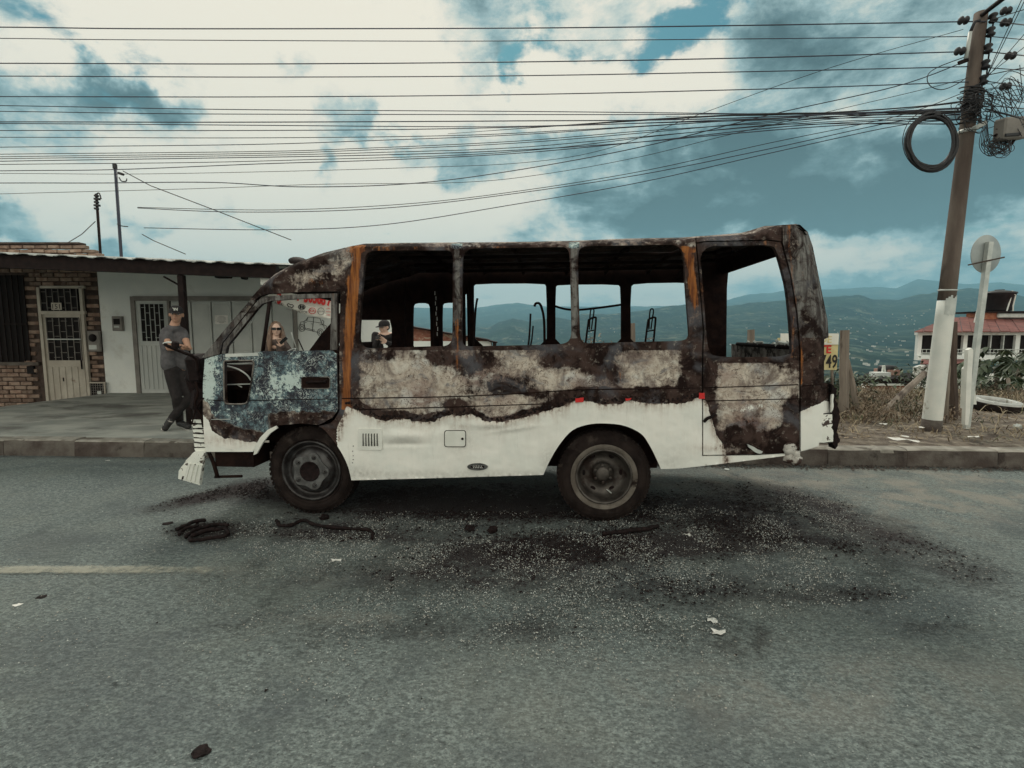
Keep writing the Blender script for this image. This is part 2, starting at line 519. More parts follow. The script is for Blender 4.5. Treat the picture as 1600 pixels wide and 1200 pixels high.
M['hairdark'] = pm('dark_hair', (0.014, 0.010, 0.009), (0.026, 0.018, 0.015), 0.5, 0, 30, bump=0.5)
M['shoe'] = pm('black_trainer', (0.014, 0.012, 0.013), (0.02, 0.018, 0.018), 0.6, 0, 14, bump=0.2, c3=(0.50, 0.47, 0.44), s3=16, t3=(0.58, 0.60))


# ------------------------------------------------------------------ road, kerb, pavement, verge
def kerb_y(x):
    return 6.175 - 0.05 * x


def grid_mesh(xs, ys, zf):
    X, Y = np.meshgrid(xs, ys)
    Z = zf(X, Y)
    nx, ny = len(xs), len(ys)
    v = np.stack([X.ravel(), Y.ravel(), Z.ravel()], 1)
    i = np.arange(nx * ny).reshape(ny, nx)
    f = np.stack([i[:-1, :-1].ravel(), i[:-1, 1:].ravel(), i[1:, 1:].ravel(), i[1:, :-1].ravel()], 1)
    me = bpy.data.meshes.new('grid')
    me.from_pydata(v.tolist(), [], f.tolist())
    me.update()
    return me, v


def px_of(v):
    x, y, z = v[:, 0], v[:, 1], v[:, 2] - EYE.z
    f = np.maximum(y * _cp - z * _sp, 0.15)
    return 800 + FPX * x / f, 600 - FPX * (y * _sp + z * _cp) / f


def eblob(px, py, cx, cy, rx, ry, rot=0.0):
    a = math.radians(rot)
    dx, dy = px - cx, py - cy
    u = (dx * math.cos(a) + dy * math.sin(a)) / rx
    w = (-dx * math.sin(a) + dy * math.cos(a)) / ry
    return np.exp(-(u * u + w * w))


def set_attr(me, name, arr):
    at = me.attributes.new(name, 'FLOAT_COLOR', 'POINT')
    at.data.foreach_set('color', np.ascontiguousarray(arr, np.float32).ravel())


def soot_shade_at(px, py):  # real soot, plus blobs painting the shade under and beside the bus
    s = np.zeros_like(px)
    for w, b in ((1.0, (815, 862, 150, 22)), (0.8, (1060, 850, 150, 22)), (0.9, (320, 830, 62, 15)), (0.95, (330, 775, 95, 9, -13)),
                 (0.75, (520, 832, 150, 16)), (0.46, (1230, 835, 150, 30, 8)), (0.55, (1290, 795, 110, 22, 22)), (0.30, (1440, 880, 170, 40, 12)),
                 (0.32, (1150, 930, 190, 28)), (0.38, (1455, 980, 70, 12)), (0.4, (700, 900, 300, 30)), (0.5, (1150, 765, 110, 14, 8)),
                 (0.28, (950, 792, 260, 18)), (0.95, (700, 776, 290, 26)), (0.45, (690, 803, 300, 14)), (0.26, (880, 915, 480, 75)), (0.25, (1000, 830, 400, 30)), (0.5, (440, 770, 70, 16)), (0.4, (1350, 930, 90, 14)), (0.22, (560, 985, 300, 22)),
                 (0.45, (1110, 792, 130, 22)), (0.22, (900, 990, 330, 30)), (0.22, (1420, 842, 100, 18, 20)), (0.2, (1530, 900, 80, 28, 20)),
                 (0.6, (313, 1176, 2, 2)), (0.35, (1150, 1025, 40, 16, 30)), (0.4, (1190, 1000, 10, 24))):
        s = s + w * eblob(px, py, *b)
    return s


road_m = bpy.data.materials.new('asphalt')
road_m.use_nodes = True
g = G(road_m.node_tree)
tc = g.n('ShaderNodeTexCoord').outputs['Object']
att = g.n('ShaderNodeVertexColor', layer_name='stain_shade')
r_, g_, b_ = g.n('ShaderNodeSeparateColor', {0: att.outputs[0]}).outputs
fine = g.noise(g.mapping(tc, scale=(1, 1.25, 1)), 55, 5, 0.7)
mid = g.noise(tc, 9, 6, 0.65)
big = g.noise(tc, 0.8, 5, 0.6)
agg = g.n('ShaderNodeTexVoronoi', {'Vector': tc, 'Scale': 95.0, 'Randomness': 1.0})
crs = g.noise(g.mapping(tc, rot=(0, 0, .35), scale=(1, 1.7, 1)), 21, 6, 0.72)
c = g.mix(g.step(fine, 0.32, 0.66), (0.084, 0.102, 0.101), (0.250, 0.294, 0.282))
c = g.mix(g.step(crs, 0.56, 0.42, 0, 0.55), c, (0.055, 0.065, 0.064))
c = g.mix(g.step(crs, 0.58, 0.70, 0, 0.45), c, (0.27, 0.295, 0.265))
c = g.mix(g.step(big, 0.40, 0.75, 0, 0.45), c, (0.19, 0.20, 0.17))
c = g.mix(g.step(g.noise(tc, 1.7, 7, 0.7, 0.6), 0.50, 0.66, 0, 0.5), c, (0.070, 0.085, 0.088))
c = g.mix(g.step(mid, 0.55, 0.75, 0, 0.35), c, (0.085, 0.09, 0.092))
pits = g.step(g.noise(g.mapping(tc, rot=(0, 0, .5), scale=(1, 2.4, 1)), 30, 6, 0.75), 0.585, 0.64)
c = g.mix(g.math('MULTIPLY', pits, 0.8), c, (0.032, 0.034, 0.035))
sp = g.step(g.n('ShaderNodeSeparateColor', {0: agg.outputs['Color']}).outputs[0], 0.93, 0.96)
sp2 = g.step(agg.outputs['Distance'], 0.45, 0.25)
c = g.mix(g.math('MULTIPLY', g.math('MULTIPLY', sp, sp2), 0.55), c, (0.42, 0.44, 0.42))
dustn = g.step(g.noise(tc, 2.4, 8, 0.7, 0.4), 0.42, 0.62)
c = g.mix(g.math('MULTIPLY', g_, dustn), c, (0.26, 0.24, 0.205))
sn = g.noise(tc, 14, 8, 0.72, 0.5)
sn2 = g.noise(tc, 3.0, 5, 0.6)
sf = g.noise(g.mapping(tc, (2, 7, 0)), 42, 6, 0.75, 0.4)
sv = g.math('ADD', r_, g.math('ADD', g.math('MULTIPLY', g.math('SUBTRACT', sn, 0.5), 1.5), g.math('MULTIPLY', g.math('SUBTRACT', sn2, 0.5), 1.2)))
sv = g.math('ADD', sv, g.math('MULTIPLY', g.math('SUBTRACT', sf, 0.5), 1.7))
ckn = g.math('ABSOLUTE', g.math('SUBTRACT', g.noise(g.mapping(tc, rot=(0, 0, .4)), 1.1, 7, 0.6, 1.0), 0.5))
ckm = g.step(g.noise(tc, 0.6, 3, 0.5), 0.52, 0.60)
c = g.mix(g.math('MULTIPLY', g.step(ckn, 0.0030, 0.0008), g.math('MULTIPLY', ckm, 0.7)), c, (0.030, 0.032, 0.034))
pat = g.noise(g.mapping(tc, (5, 2, 0), scale=(.6, 1.3, 1)), 0.9, 6, 0.6, 0.4)
c = g.mix(g.step(pat, 0.52, 0.62, 0, 0.35), c, (0.065, 0.075, 0.085))
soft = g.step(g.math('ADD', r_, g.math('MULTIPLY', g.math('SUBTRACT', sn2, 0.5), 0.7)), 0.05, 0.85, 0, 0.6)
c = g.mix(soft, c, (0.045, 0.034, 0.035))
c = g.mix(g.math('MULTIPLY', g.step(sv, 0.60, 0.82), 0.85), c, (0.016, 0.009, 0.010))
bv = g.math('ADD', g.math('MULTIPLY', fine, 0.6), g.math('ADD', g.math('MULTIPLY', agg.outputs['Distance'], 0.5), g.math('MULTIPLY', g.step(sv, 0.3, 0.7), 0.5)))
bv = g.math('ADD', bv, g.math('MULTIPLY', crs, 0.8))
bmp = g.n('ShaderNodeBump', {'Strength': 0.95, 'Distance': 0.016, 'Height': bv}).outputs[0]
p = g.n('ShaderNodeBsdfPrincipled', {'Base Color': c, 'Roughness': 0.86, 'Specular IOR Level': 0.35, 'Normal': bmp})
g.n('ShaderNodeOutputMaterial', {0: p.outputs[0]})

xs = np.concatenate([np.linspace(-80, -8, 20), np.arange(-7.5, 8.0, 0.05), np.linspace(8.5, 80, 20)])
t_ = np.concatenate([np.linspace(-60, 0.2, 14), np.arange(0.6, 6.3, 0.045), [6.35]])
X, T = np.meshgrid(xs, t_)
Yr = np.where(T > 5.0, T - (T - 5.0) / 1.35 * (T[-1, 0] - (kerb_y(X) + 0.03)), T)
Zr = 0.012 * (fbm(X * 0.7, Yr * 0.7, 3) - 0.5) + 0.02 * sstep(Yr, 5.6, 6.4) * 0
me, v = grid_mesh(xs, t_, lambda a, b: a * 0)
v = np.stack([X.ravel(), Yr.ravel(), Zr.ravel()], 1)
me.vertices.foreach_set('co', v.astype(np.float32).ravel())
me.update()
px, py = px_of(v)
front = v[:, 1] > 0.9
soot = np.where(front, soot_shade_at(px, py), 0)  # also carries the painted shade of the bus
soot += 0.5 * sstep(v[:, 1], kerb_y(v[:, 0]) - 0.25, kerb_y(v[:, 0]))  # road colour darkens towards the kerb foot
dust = np.where(front, 0.8 * eblob(px, py, 1480, 770, 300, 55) + 0.55 * eblob(px, py, 1150, 748, 180, 14) + 0.3 * eblob(px, py, 500, 900, 200, 18)
                + 0.5 * eblob(px, py, 560, 965, 90, 10) + 0.4 * eblob(px, py, 1300, 1080, 400, 60), 0)
set_attr(me, 'stain_shade', np.stack([np.clip(soot, 0, 1.3), np.clip(dust, 0, 1), soot * 0, soot * 0 + 1], 1))
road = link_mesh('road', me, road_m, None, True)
tag(road, kind='structure')

# faded centre line
lm = bpy.data.materials.new('worn_road_paint')
lm.use_nodes = True
g = G(lm.node_tree)
tc = g.n('ShaderNodeTexCoord').outputs['Object']
sepx = g.n('ShaderNodeSeparateXYZ', {0: tc}).outputs
fade = g.step(sepx[0], -1.1, -2.7)
edge = g.math('ABSOLUTE', g.math('SUBTRACT', sepx[1], 3.27))
edge = g.step(edge, 0.105, 0.02)
wn = g.math('ADD', g.math('MULTIPLY', fade, edge), g.math('MULTIPLY', g.math('SUBTRACT', g.noise(tc, 18, 9, 0.78), 0.5), 2.2))
wn = g.math('ADD', wn, g.math('MULTIPLY', g.math('SUBTRACT', g.noise(tc, 3, 5, 0.7), 0.5), 0.9))
al = g.math('MULTIPLY', g.step(wn, 0.35, 1.15), 0.62)
p = g.n('ShaderNodeBsdfPrincipled', {'Base Color': (0.40, 0.39, 0.32, 1), 'Roughness': 0.9})
mx = g.n('ShaderNodeMixShader', {0: al, 1: g.n('ShaderNodeBsdfTransparent').outputs[0], 2: p.outputs[0]})
g.n('ShaderNodeOutputMaterial', {0: mx.outputs[0]})
b = MB()
for k in range(30):
    x0, x1 = -7.5 + k * 0.23, -7.5 + (k + 1) * 0.23
    b.quad((x0, 3.16, 0.012), (x1, 3.16, 0.012), (x1, 3.38, 0.012), (x0, 3.38, 0.012))
tag(b.build('road_line', lm), kind='structure')

# kerb stones
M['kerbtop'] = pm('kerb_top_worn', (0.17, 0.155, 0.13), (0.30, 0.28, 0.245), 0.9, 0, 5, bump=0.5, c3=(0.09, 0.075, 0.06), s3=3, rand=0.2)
ks = empty('kerb', (0, 6.2, 0), kind='structure')
x = -9.5
while x < 14:
    ln = random.uniform(0.85, 1.05)
    x1 = x + ln
    y0, y1 = kerb_y(x), kerb_y(x1)
    h = 0.205 + random.uniform(-0.006, 0.006)
    bb = MB()
    n = 7
    prof = [(0.0, -0.1), (0.004, 0.05), (0.012, h - 0.045), (0.02, h - 0.015), (0.045, h), (0.20, h + 0.004), (0.20, -0.1)]
    kx = len(bb.v)
    for i in range(n):
        f_ = i / (n - 1)
        xx = x + 0.002 + (ln - 0.004) * f_
        yy = kerb_y(xx)
        for j, (dy, z) in enumerate(prof):
            jit = 0.012 * (random.random() - 0.5) if 0 < j < 5 else 0
            bb.v.append((xx, yy + dy + jit, z + jit * 0.5))
    m_ = len(prof)
    for i in range(n - 1):
        for j in range(m_ - 1):
            a = kx + i * m_ + j
            bb.f.append((a, a + m_, a + m_ + 1, a + 1))
    bb.f.append(tuple(kx + j for j in range(m_)))
    bb.f.append(tuple(kx + (n - 1) * m_ + j for j in reversed(range(m_))))
    kso = bb.build('kerb_stone', M['kerb'], ks, False)
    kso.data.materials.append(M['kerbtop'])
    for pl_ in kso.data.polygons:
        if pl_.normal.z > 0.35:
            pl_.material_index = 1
    x = x1


# pavement in front of the houses
def pave_z(X, Y):
    far = sstep(Y, 6.6, 11.4)
    left = np.clip((-9.0 - X) / 2.4, 0, 3)
    return 0.208 + 0.03 * far - 0.30 * left * far + 0.006 * (fbm(X * 1.3, Y * 1.3, 3) - 0.5)


xs = np.arange(-18, -1.39, 0.25)
ts = np.linspace(0, 1, 24)
X, T = np.meshgrid(xs, ts)
Yp = (kerb_y(X) + 0.19) * (1 - T) + 13.0 * T
me, _v = grid_mesh(xs, ts, lambda a, b: a * 0)
v = np.stack([X.ravel(), Yp.ravel(), pave_z(X, Yp).ravel()], 1)
me.vertices.foreach_set('co', v.astype(np.float32).ravel())
me.update()
tag(link_mesh('pavement', me, M['concrete'], None, True), kind='structure')

# dirt verge, flat to its lip and then falling away
M['dirt'] = pm('dirt', (0.075, 0.055, 0.042), (0.19, 0.155, 0.120), 0.95, 0, 5, 9, bump=1.0, bscale=28, bdist=0.04, c3=(0.30, 0.26, 0.205), s3=7, t3=(0.5, 0.66))


def verge_z(X, Y):
    z = 0.20 + 0.05 * (fbm(X * 1.6, Y * 1.6, 5) - 0.5) + 0.10 * sstep(Y, 6.6, 8.5) * (fbm(X * .7 + 5, Y * .7, 3) - 0.2)
    z = z - 0.155 * np.maximum(Y - 11.0, 0) ** 1.0 * sstep(Y, 11, 13)
    return z


xs = np.concatenate([np.arange(-1.4, 16, 0.12), np.arange(16, 60, 2.0)])
ts = np.concatenate([np.linspace(0, 0.16, 50), np.linspace(0.18, 1, 30)])
X, T = np.meshgrid(xs, ts)
Yp = (kerb_y(np.minimum(X, 20)) + 0.18) * (1 - T) + 46 * T
me, _v = grid_mesh(xs, ts, lambda a, b: a * 0)
v = np.stack([X.ravel(), Yp.ravel(), (verge_z(X, Yp) - 0.02 * sstep(T, 0.02, 0)).ravel()], 1)
me.vertices.foreach_set('co', v.astype(np.float32).ravel())
me.update()
tag(link_mesh('verge_ground', me, M['dirt'], None, True), kind='structure')
xs = np.linspace(-60, -1.3, 30)
ys = np.linspace(12.9, 46, 20)
me, _v = grid_mesh(xs, ys, lambda X, Y: 0.1 - 0.155 * np.maximum(Y - 14, 0))
tag(link_mesh('hillside_ground', me, M['dirt'], None, True), kind='structure')

# ------------------------------------------------------------------ valley and mountains (real distances, ratio of height to depth)
near_pts = [(-300, 470), (300, 500), (640, 515), (745, 511), (763, 512), (779, 504), (801, 497), (827, 503), (839, 500), (870, 496), (893, 500), (907, 490),
            (943, 491), (987, 488), (1034, 480), (1072, 476), (1136, 478), (1182, 472), (1229, 469), (1288, 464), (1344, 461), (1365, 468),
            (1403, 468), (1440, 460), (1480, 455), (1515, 449), (1547, 455), (1600, 463), (1800, 450), (2200, 470)]
far_pts = [(-300, 470), (300, 486), (644, 481), (708, 481), (745, 481), (779, 476), (810, 473), (853, 479), (986, 479), (1050, 478), (1136, 469),
           (1169, 460), (1204, 458), (1224, 454), (1301, 452), (1371, 448), (1400, 450), (1435, 436), (1467, 439), (1507, 444), (1560, 441),
           (1600, 445), (1800, 452), (2200, 440)]


def ratios(pts):
    out = []
    for p_ in pts:
        d = ray(*p_)
        out.append((d.x / d.y, d.z / d.y))
    return np.array(out)


nr, fr = ratios(near_pts), ratios(far_pts)


def terrain(name, Y0, Y1, Yend, prof, low, tstep, yn, mat, amp, seed, dip=None):
    ts = np.arange(-1.6, 1.7, tstep)
    ys = np.concatenate([Y0 * (Y1 / Y0) ** np.linspace(0, 1, yn), Y1 * (Yend / Y1) ** np.linspace(0.1, 1, 8)])
    T, Y = np.meshgrid(ts, ys)
    top = np.interp(T, prof[:, 0], prof[:, 1])
    f = np.clip((Y - Y0) / (Y1 - Y0), 0, 1)
    k = low + (top - low) * f ** 0.62
    X = T * Y
    s = Y1 / 9.0
    rel = fbm(X / s + seed, Y / s * 1.2, 6, 0.55) - 0.5
    k = k + amp * rel * np.sin(np.pi * np.clip(f, 0, 1)) ** 0.6 + amp * 0.12 * (fbm(X / s * 9, Y / s * 9 + seed, 3) - 0.5)
    Z = EYE.z + Y * k
    Z = np.where(Y > Y1, EYE.z + Y1 * top - (Y - Y1) * 0.35, Z)
    me, _v = grid_mesh(ts, ys, lambda a, b: a * 0)
    v = np.stack([X.ravel(), Y.ravel(), Z.ravel()], 1)
    me.vertices.foreach_set('co', v.astype(np.float32).ravel())
    me.update()
    o = link_mesh(name, me, mat, None, True)
    tag(o, kind='structure')
    def height(t, y):
        f = (y - Y0) / (Y1 - Y0)
        s = Y1 / 9.0
        x = t * y
        k = low + (float(np.interp(t, prof[:, 0], prof[:, 1])) - low) * f ** 0.62
        k += amp * (float(fbm(x / s + seed, y / s * 1.2, 6, 0.55)) - 0.5) * math.sin(math.pi * f) ** 0.6 + amp * 0.12 * (float(fbm(x / s * 9, y / s * 9 + seed, 3)) - 0.5)
        return EYE.z + y * k
    return height
    return lambda t, y: EYE.z + y * (low + (np.interp(t, prof[:, 0], prof[:, 1]) - low) * ((y - Y0) / (Y1 - Y0)) ** 0.62)


def hill_mat(name, sc_):
    m = bpy.data.materials.new(name)
    m.use_nodes = True
    g = G(m.node_tree)
    tc = g.n('ShaderNodeTexCoord').outputs['Object']
    v1 = g.n('ShaderNodeTexVoronoi', {'Vector': g.n('ShaderNodeVectorMath', {0: g.n('ShaderNodeTexNoise', {'Vector': tc, 'Scale': 0.006 / sc_, 'Detail': 4.0}).outputs['Color'], 1: (90 * sc_, 90 * sc_, 0), 2: tc}, operation='MULTIPLY_ADD').outputs[0], 'Scale': 0.011 / sc_})
    r1 = g.n('ShaderNodeSeparateColor', {0: v1.outputs['Color']}).outputs
    c = g.mix(g.step(r1[0], 0.45, 0.85), (0.010, 0.030, 0.030), (0.055, 0.085, 0.065))
    c = g.mix(g.step(r1[1], 0.86, 0.95), c, (0.13, 0.14, 0.10))
    tn = g.noise(g.mapping(tc, scale=(1, .3, 1.8)), 0.012 / sc_, 8, 0.7)
    c = g.mix(g.step(tn, 0.46, 0.58), c, (0.010, 0.024, 0.018))
    tf = g.noise(g.mapping(tc, scale=(1, .12, 2.6)), 0.034 / sc_, 7, 0.78)
    c = g.mix(g.step(tf, 0.53, 0.44, 0, 0.85), c, (0.006, 0.015, 0.016))
    c = g.mix(g.step(tf, 0.56, 0.66, 0, 0.85), c, (0.15, 0.175, 0.145))
    c = g.mix(g.step(g.noise(g.mapping(tc, scale=(1, .35, 1)), 0.02 / sc_, 7, 0.7), 0.55, 0.68, 0, 0.6), c, (0.085, 0.115, 0.075))
    c = g.mix(g.step(g.noise(tc, 0.0022 / sc_, 4, 0.6), 0.45, 0.6, 0, 0.6), c, (0.016, 0.034, 0.022))
    p = g.n('ShaderNodeBsdfPrincipled', {'Base Color': c, 'Roughness': 0.95, 'Specular IOR Level': 0.1,
                                         'Normal': g.n('ShaderNodeBump', {'Strength': 0.9, 'Distance': 14.0 * sc_, 'Height': tn}).outputs[0]})
    g.n('ShaderNodeOutputMaterial', {0: p.outputs[0]})
    return m


hz_near = terrain('hills', 42, 3800, 5200, nr, -0.150, 0.006, 150, hill_mat('hill_cover', 1.0), 0.026, 3.0)
terrain('far_mountains', 4600, 9500, 14000, fr, 0.0, 0.01, 40, hill_mat('mountain_cover', 2.4), 0.02, 8.0)

# haze over the valley
hm = bpy.data.materials.new('haze_air')
hm.use_nodes = True
g = G(hm.node_tree)
pv = g.n('ShaderNodeVolumePrincipled', {'Color': (0.38, 0.78, 1.0, 1), 'Density': 0.000105, 'Anisotropy': 0.1})
g.n('ShaderNodeOutputMaterial', {'Volume': pv.outputs[0]})
b = MB()
b.box((0, 7300, 100), (44000, 15200, 2300))
haze = b.build('haze', hm)
tag(haze, kind='stuff')

# ------------------------------------------------------------------ the burnt minibus
B0 = Vector((-1.756, 4.353 - 0.08, 0))
BD = Vector((2.536, -0.183, 0)).normalized()      # towards the rear
BN = Vector((-BD.y, BD.x, 0))                      # away from the camera, across the bus
WID = 1.92


def S(px, py, w=0.0):
    d = ray(px, py)
    p0 = B0 + BN * w
    t = (p0 - EYE).dot(BN) / d.dot(BN)
    return EYE + d * t


def Sarr(px, py, w):
    a, b_2 = (px - 800.0) / FPX, (600.0 - py) / FPX
    d = np.stack([a, _cp + b_2 * _sp, -_sp + b_2 * _cp], 1)
    n = np.array(BN)
    num = (np.array(B0 - EYE) @ n) + w
    t = num / (d @ n)
    return np.array(EYE) + d * t[:, None]


bus = empty('burned_minibus', (B0 + BD * 1.5 + BN * WID / 2), 'burned out white minibus with empty windows and rust streaks, parked on the road', 'minibus')

bm_ = bpy.data.materials.new('burnt_bodywork')
bm_.use_nodes = True
g = G(bm_.node_tree)
tc = g.n('ShaderNodeTexCoord').outputs['Object']
att = g.n('ShaderNodeVertexColor', layer_name='burn')
ash_, rust_, white_ = g.n('ShaderNodeSeparateColor', {0: att.outputs[0]}).outputs
teal_ = att.outputs[1]
nA = g.noise(tc, 6.5, 9, 0.68, 0.6)
nB = g.noise(tc, 24, 8, 0.72, 0.3)
nC = g.noise(tc, 2.6, 6, 0.6, 0.8)
nD = g.noise(g.mapping(tc, (5, 3, 1)), 60, 5, 0.7)
streak = g.noise(g.mapping(tc, scale=(9, 9, 0.7)), 4, 7, 0.65)
base = g.mix(g.step(nA, 0.40, 0.60), (0.011, 0.005, 0.004), (0.055, 0.034, 0.029))
base = g.mix(g.step(nC, 0.50, 0.66, 0, 0.8), base, (0.085, 0.086, 0.098))
base = g.mix(g.step(nB, 0.555, 0.68, 0, 0.75), base, (0.22, 0.19, 0.165))
base = g.mix(g.step(nD, 0.60, 0.68, 0, 0.6), base, (0.020, 0.012, 0.010))
# blue-grey heat stained steel with flecks of paint
tb = g.mix(g.step(nA, 0.42, 0.62), (0.030, 0.036, 0.050), (0.13, 0.20, 0.225))
flk = g.math('ADD', g.math('MULTIPLY', nB, 0.48), g.math('ADD', g.math('MULTIPLY', nA, 0.24), g.math('MULTIPLY', nD, 0.28)))
flk = g.math('ADD', flk, g.math('MULTIPLY', g.math('SUBTRACT', ash_, 0.5), 0.18))
flk = g.math('ADD', g.math('SUBTRACT', flk, 0.008), g.math('MULTIPLY', g.math('SUBTRACT', nC, 0.5), 0.30))
tb = g.mix(g.step(flk, 0.515, 0.545), tb, (0.50, 0.60, 0.575))
tb = g.mix(g.step(flk, 0.475, 0.44, 0, 0.8), tb, (0.030, 0.028, 0.036))
tb = g.mix(g.step(nD, 0.60, 0.66), tb, (0.022, 0.018, 0.02))
curl = g.math('ABSOLUTE', g.math('SUBTRACT', g.noise(tc, 19, 5, 0.6, 1.6), 0.5))
tb = g.mix(g.math('MULTIPLY', g.step(curl, 0.016, 0.006), g.step(nC, 0.40, 0.55)), tb, (0.56, 0.62, 0.60))
steel = g.mix(g.step(g.noise(g.mapping(tc, scale=(6, 6, 0.8)), 3.5, 7, 0.65), 0.38, 0.62), (0.050, 0.043, 0.042), (0.195, 0.19, 0.18))
steel = g.mix(g.step(nB, 0.56, 0.66, 0, 0.8), steel, (0.040, 0.022, 0.017))
steel = g.mix(g.step(streak, 0.60, 0.72, 0, 0.5), steel, (0.20, 0.10, 0.06))
tb = g.mix(g.step(teal_, 0.56, 0.66), steel, tb)
tmask = g.step(g.math('ADD', teal_, g.math('MULTIPLY', g.math('SUBTRACT', nA, 0.5), 0.9)), 0.42, 0.56)
c = g.mix(tmask, base, tb)
# pale burnt primer
ac = g.mix(g.step(nB, 0.35, 0.65), (0.42, 0.355, 0.295), (0.60, 0.54, 0.465))
ac = g.mix(g.step(nC, 0.50, 0.66, 0, 0.75), ac, (0.24, 0.17, 0.15))
ac = g.mix(g.step(g.noise(g.mapping(tc, (1, 8, 3)), 3.4, 6, 0.6), 0.55, 0.66, 0, 0.7), ac, (0.60, 0.61, 0.59))
am = g.math('ADD', ash_, g.math('ADD', g.math('MULTIPLY', g.math('SUBTRACT', nA, 0.5), 1.25), g.math('MULTIPLY', g.math('SUBTRACT', nB, 0.5), 0.9)))
am = g.math('ADD', am, g.math('MULTIPLY', g.math('SUBTRACT', nC, 0.5), 1.1))
drip = g.noise(g.mapping(tc, scale=(14, 14, 1.0)), 3.0, 6, 0.65)
am = g.math('ADD', am, g.math('MULTIPLY', g.math('SUBTRACT', drip, 0.5), 0.35))
amask = g.math('MULTIPLY', g.math('ADD', g.math('MULTIPLY', g.step(am, 0.34, 0.95), 0.55), g.math('MULTIPLY', g.step(am, 0.46, 0.56), 0.45)), g.step(teal_, 0.62, 0.56))
rim_ = g.math('MULTIPLY', g.step(am, 0.40, 0.47), g.step(am, 0.55, 0.47))
ac = g.mix(g.step(am, 0.80, 0.50, 0, 0.75), ac, (0.20, 0.155, 0.135))
soil_shade = g.n('ShaderNodeVertexColor', layer_name='soil_shade')
so_r, so_g, so_b = g.n('ShaderNodeSeparateColor', {0: soil_shade.outputs[0]}).outputs
ac = g.mix(g.math('MULTIPLY', so_b, g.step(nA, 0.3, 0.6, 0.5, 1.0)), ac, (0.13, 0.048, 0.040))
smk = g.noise(g.mapping(tc, (4, 1, 7), scale=(1.3, 1, 1)), 3.6, 7, 0.6, 0.9)
ac = g.mix(g.step(smk, 0.48, 0.66, 0, 0.8), ac, (0.13, 0.098, 0.09))
smk2 = g.noise(g.mapping(tc, (8, 3, 1), scale=(.8, 1, 1.4)), 5.5, 7, 0.62, 0.7)
ac = g.mix(g.step(smk2, 0.54, 0.66, 0, 0.7), ac, (0.17, 0.175, 0.19))
ac = g.mix(g.step(smk2, 0.46, 0.34, 0, 0.6), ac, (0.66, 0.64, 0.58))
crk = g.math('ABSOLUTE', g.math('SUBTRACT', g.noise(tc, 11, 7, 0.62, 1.2), 0.5))
ac = g.mix(g.math('MULTIPLY', g.step(crk, 0.018, 0.004), g.step(nA, 0.42, 0.55, 0.1, 0.9)), ac, (0.075, 0.045, 0.036))
pit = g.math('MULTIPLY', g.step(g.noise(tc, 48, 6, 0.75), 0.57, 0.62), g.step(nC, 0.46, 0.56))
ac = g.mix(g.math('MULTIPLY', pit, 0.8), ac, (0.09, 0.06, 0.05))
c = g.mix(amask, c, ac)
spots = g.math('MULTIPLY', g.step(nD, 0.64, 0.70), g.step(nC, 0.45, 0.60))
c = g.mix(g.math('MULTIPLY', spots, g.step(white_, 0.5, 0.3)), c, (0.055, 0.036, 0.030))
# rust
rc = g.mix(g.step(streak, 0.38, 0.62), (0.135, 0.045, 0.020), (0.37, 0.135, 0.035))
rc = g.mix(g.step(streak, 0.60, 0.70), rc, (0.16, 0.13, 0.12))
rm = g.step(g.math('ADD', rust_, g.math('ADD', g.math('MULTIPLY', g.math('SUBTRACT', streak, 0.5), 0.8), g.math('MULTIPLY', g.math('SUBTRACT', nB, 0.5), 0.35))), 0.42, 0.60)
c = g.mix(g.math('MULTIPLY', rm, 0.85), c, rc)
# surviving white paint
wc = g.mix(g.step(nC, 0.35, 0.65), (0.74, 0.75, 0.70), (0.81, 0.80, 0.745))
grime = g.noise(g.mapping(tc, scale=(8, 8, 1.1)), 3.2, 7, 0.7)
wc = g.mix(g.step(grime, 0.56, 0.74, 0, 0.35), wc, (0.46, 0.45, 0.41))
scr = g.step(g.noise(g.mapping(tc, rot=(0, .15, 0), scale=(1.5, 1, 16)), 7, 6, 0.75), 0.69, 0.73, 0, 0.35)
wc = g.mix(scr, wc, (0.33, 0.33, 0.32))
wm = g.math('ADD', white_, g.math('ADD', g.math('MULTIPLY', g.math('SUBTRACT', nB, 0.5), 0.75), g.math('MULTIPLY', g.math('SUBTRACT', nA, 0.5), 0.35)))
edge = g.math('MULTIPLY', g.step(wm, 0.25, 0.48), g.step(wm, 0.98, 0.5, 0, 1))
wmask = g.step(wm, 0.47, 0.52)
scv = g.math('MULTIPLY', so_r, g.step(g.math('ADD', nB, g.math('SUBTRACT', drip, 0.5)), 0.30, 0.70, 0.25, 1.15))
wc = g.mix(g.math('MULTIPLY', scv, 0.85), wc, (0.30, 0.20, 0.145))
wc = g.mix(g.step(scv, 0.55, 0.95, 0, 0.85), wc, (0.060, 0.030, 0.022))
wc = g.mix(g.math('MULTIPLY', so_g, g.step(nB, 0.35, 0.6, 0.3, 0.9)), wc, (0.33, 0.32, 0.29))
c = g.mix(wmask, c, wc)
rough = g.math('SUBTRACT', 0.82, g.math('MULTIPLY', wmask, 0.36))
hgt = g.math('ADD', g.math('MULTIPLY', wmask, 0.8), g.math('ADD', g.math('MULTIPLY', amask, 0.5), g.math('MULTIPLY', nB, g.math('SUBTRACT', 0.75, g.math('MULTIPLY', wmask, 0.68)))))
bmp = g.n('ShaderNodeBump', {'Strength': 0.7, 'Distance': 0.006, 'Height': hgt}).outputs[0]
p = g.n('ShaderNodeBsdfPrincipled', {'Base Color': c, 'Roughness': rough, 'Normal': bmp, 'Specular IOR Level': g.math('ADD', 0.14, g.math('MULTIPLY', wmask, 0.3))})
g.n('ShaderNodeOutputMaterial', {0: p.outputs[0]})
M['burn'] = bm_

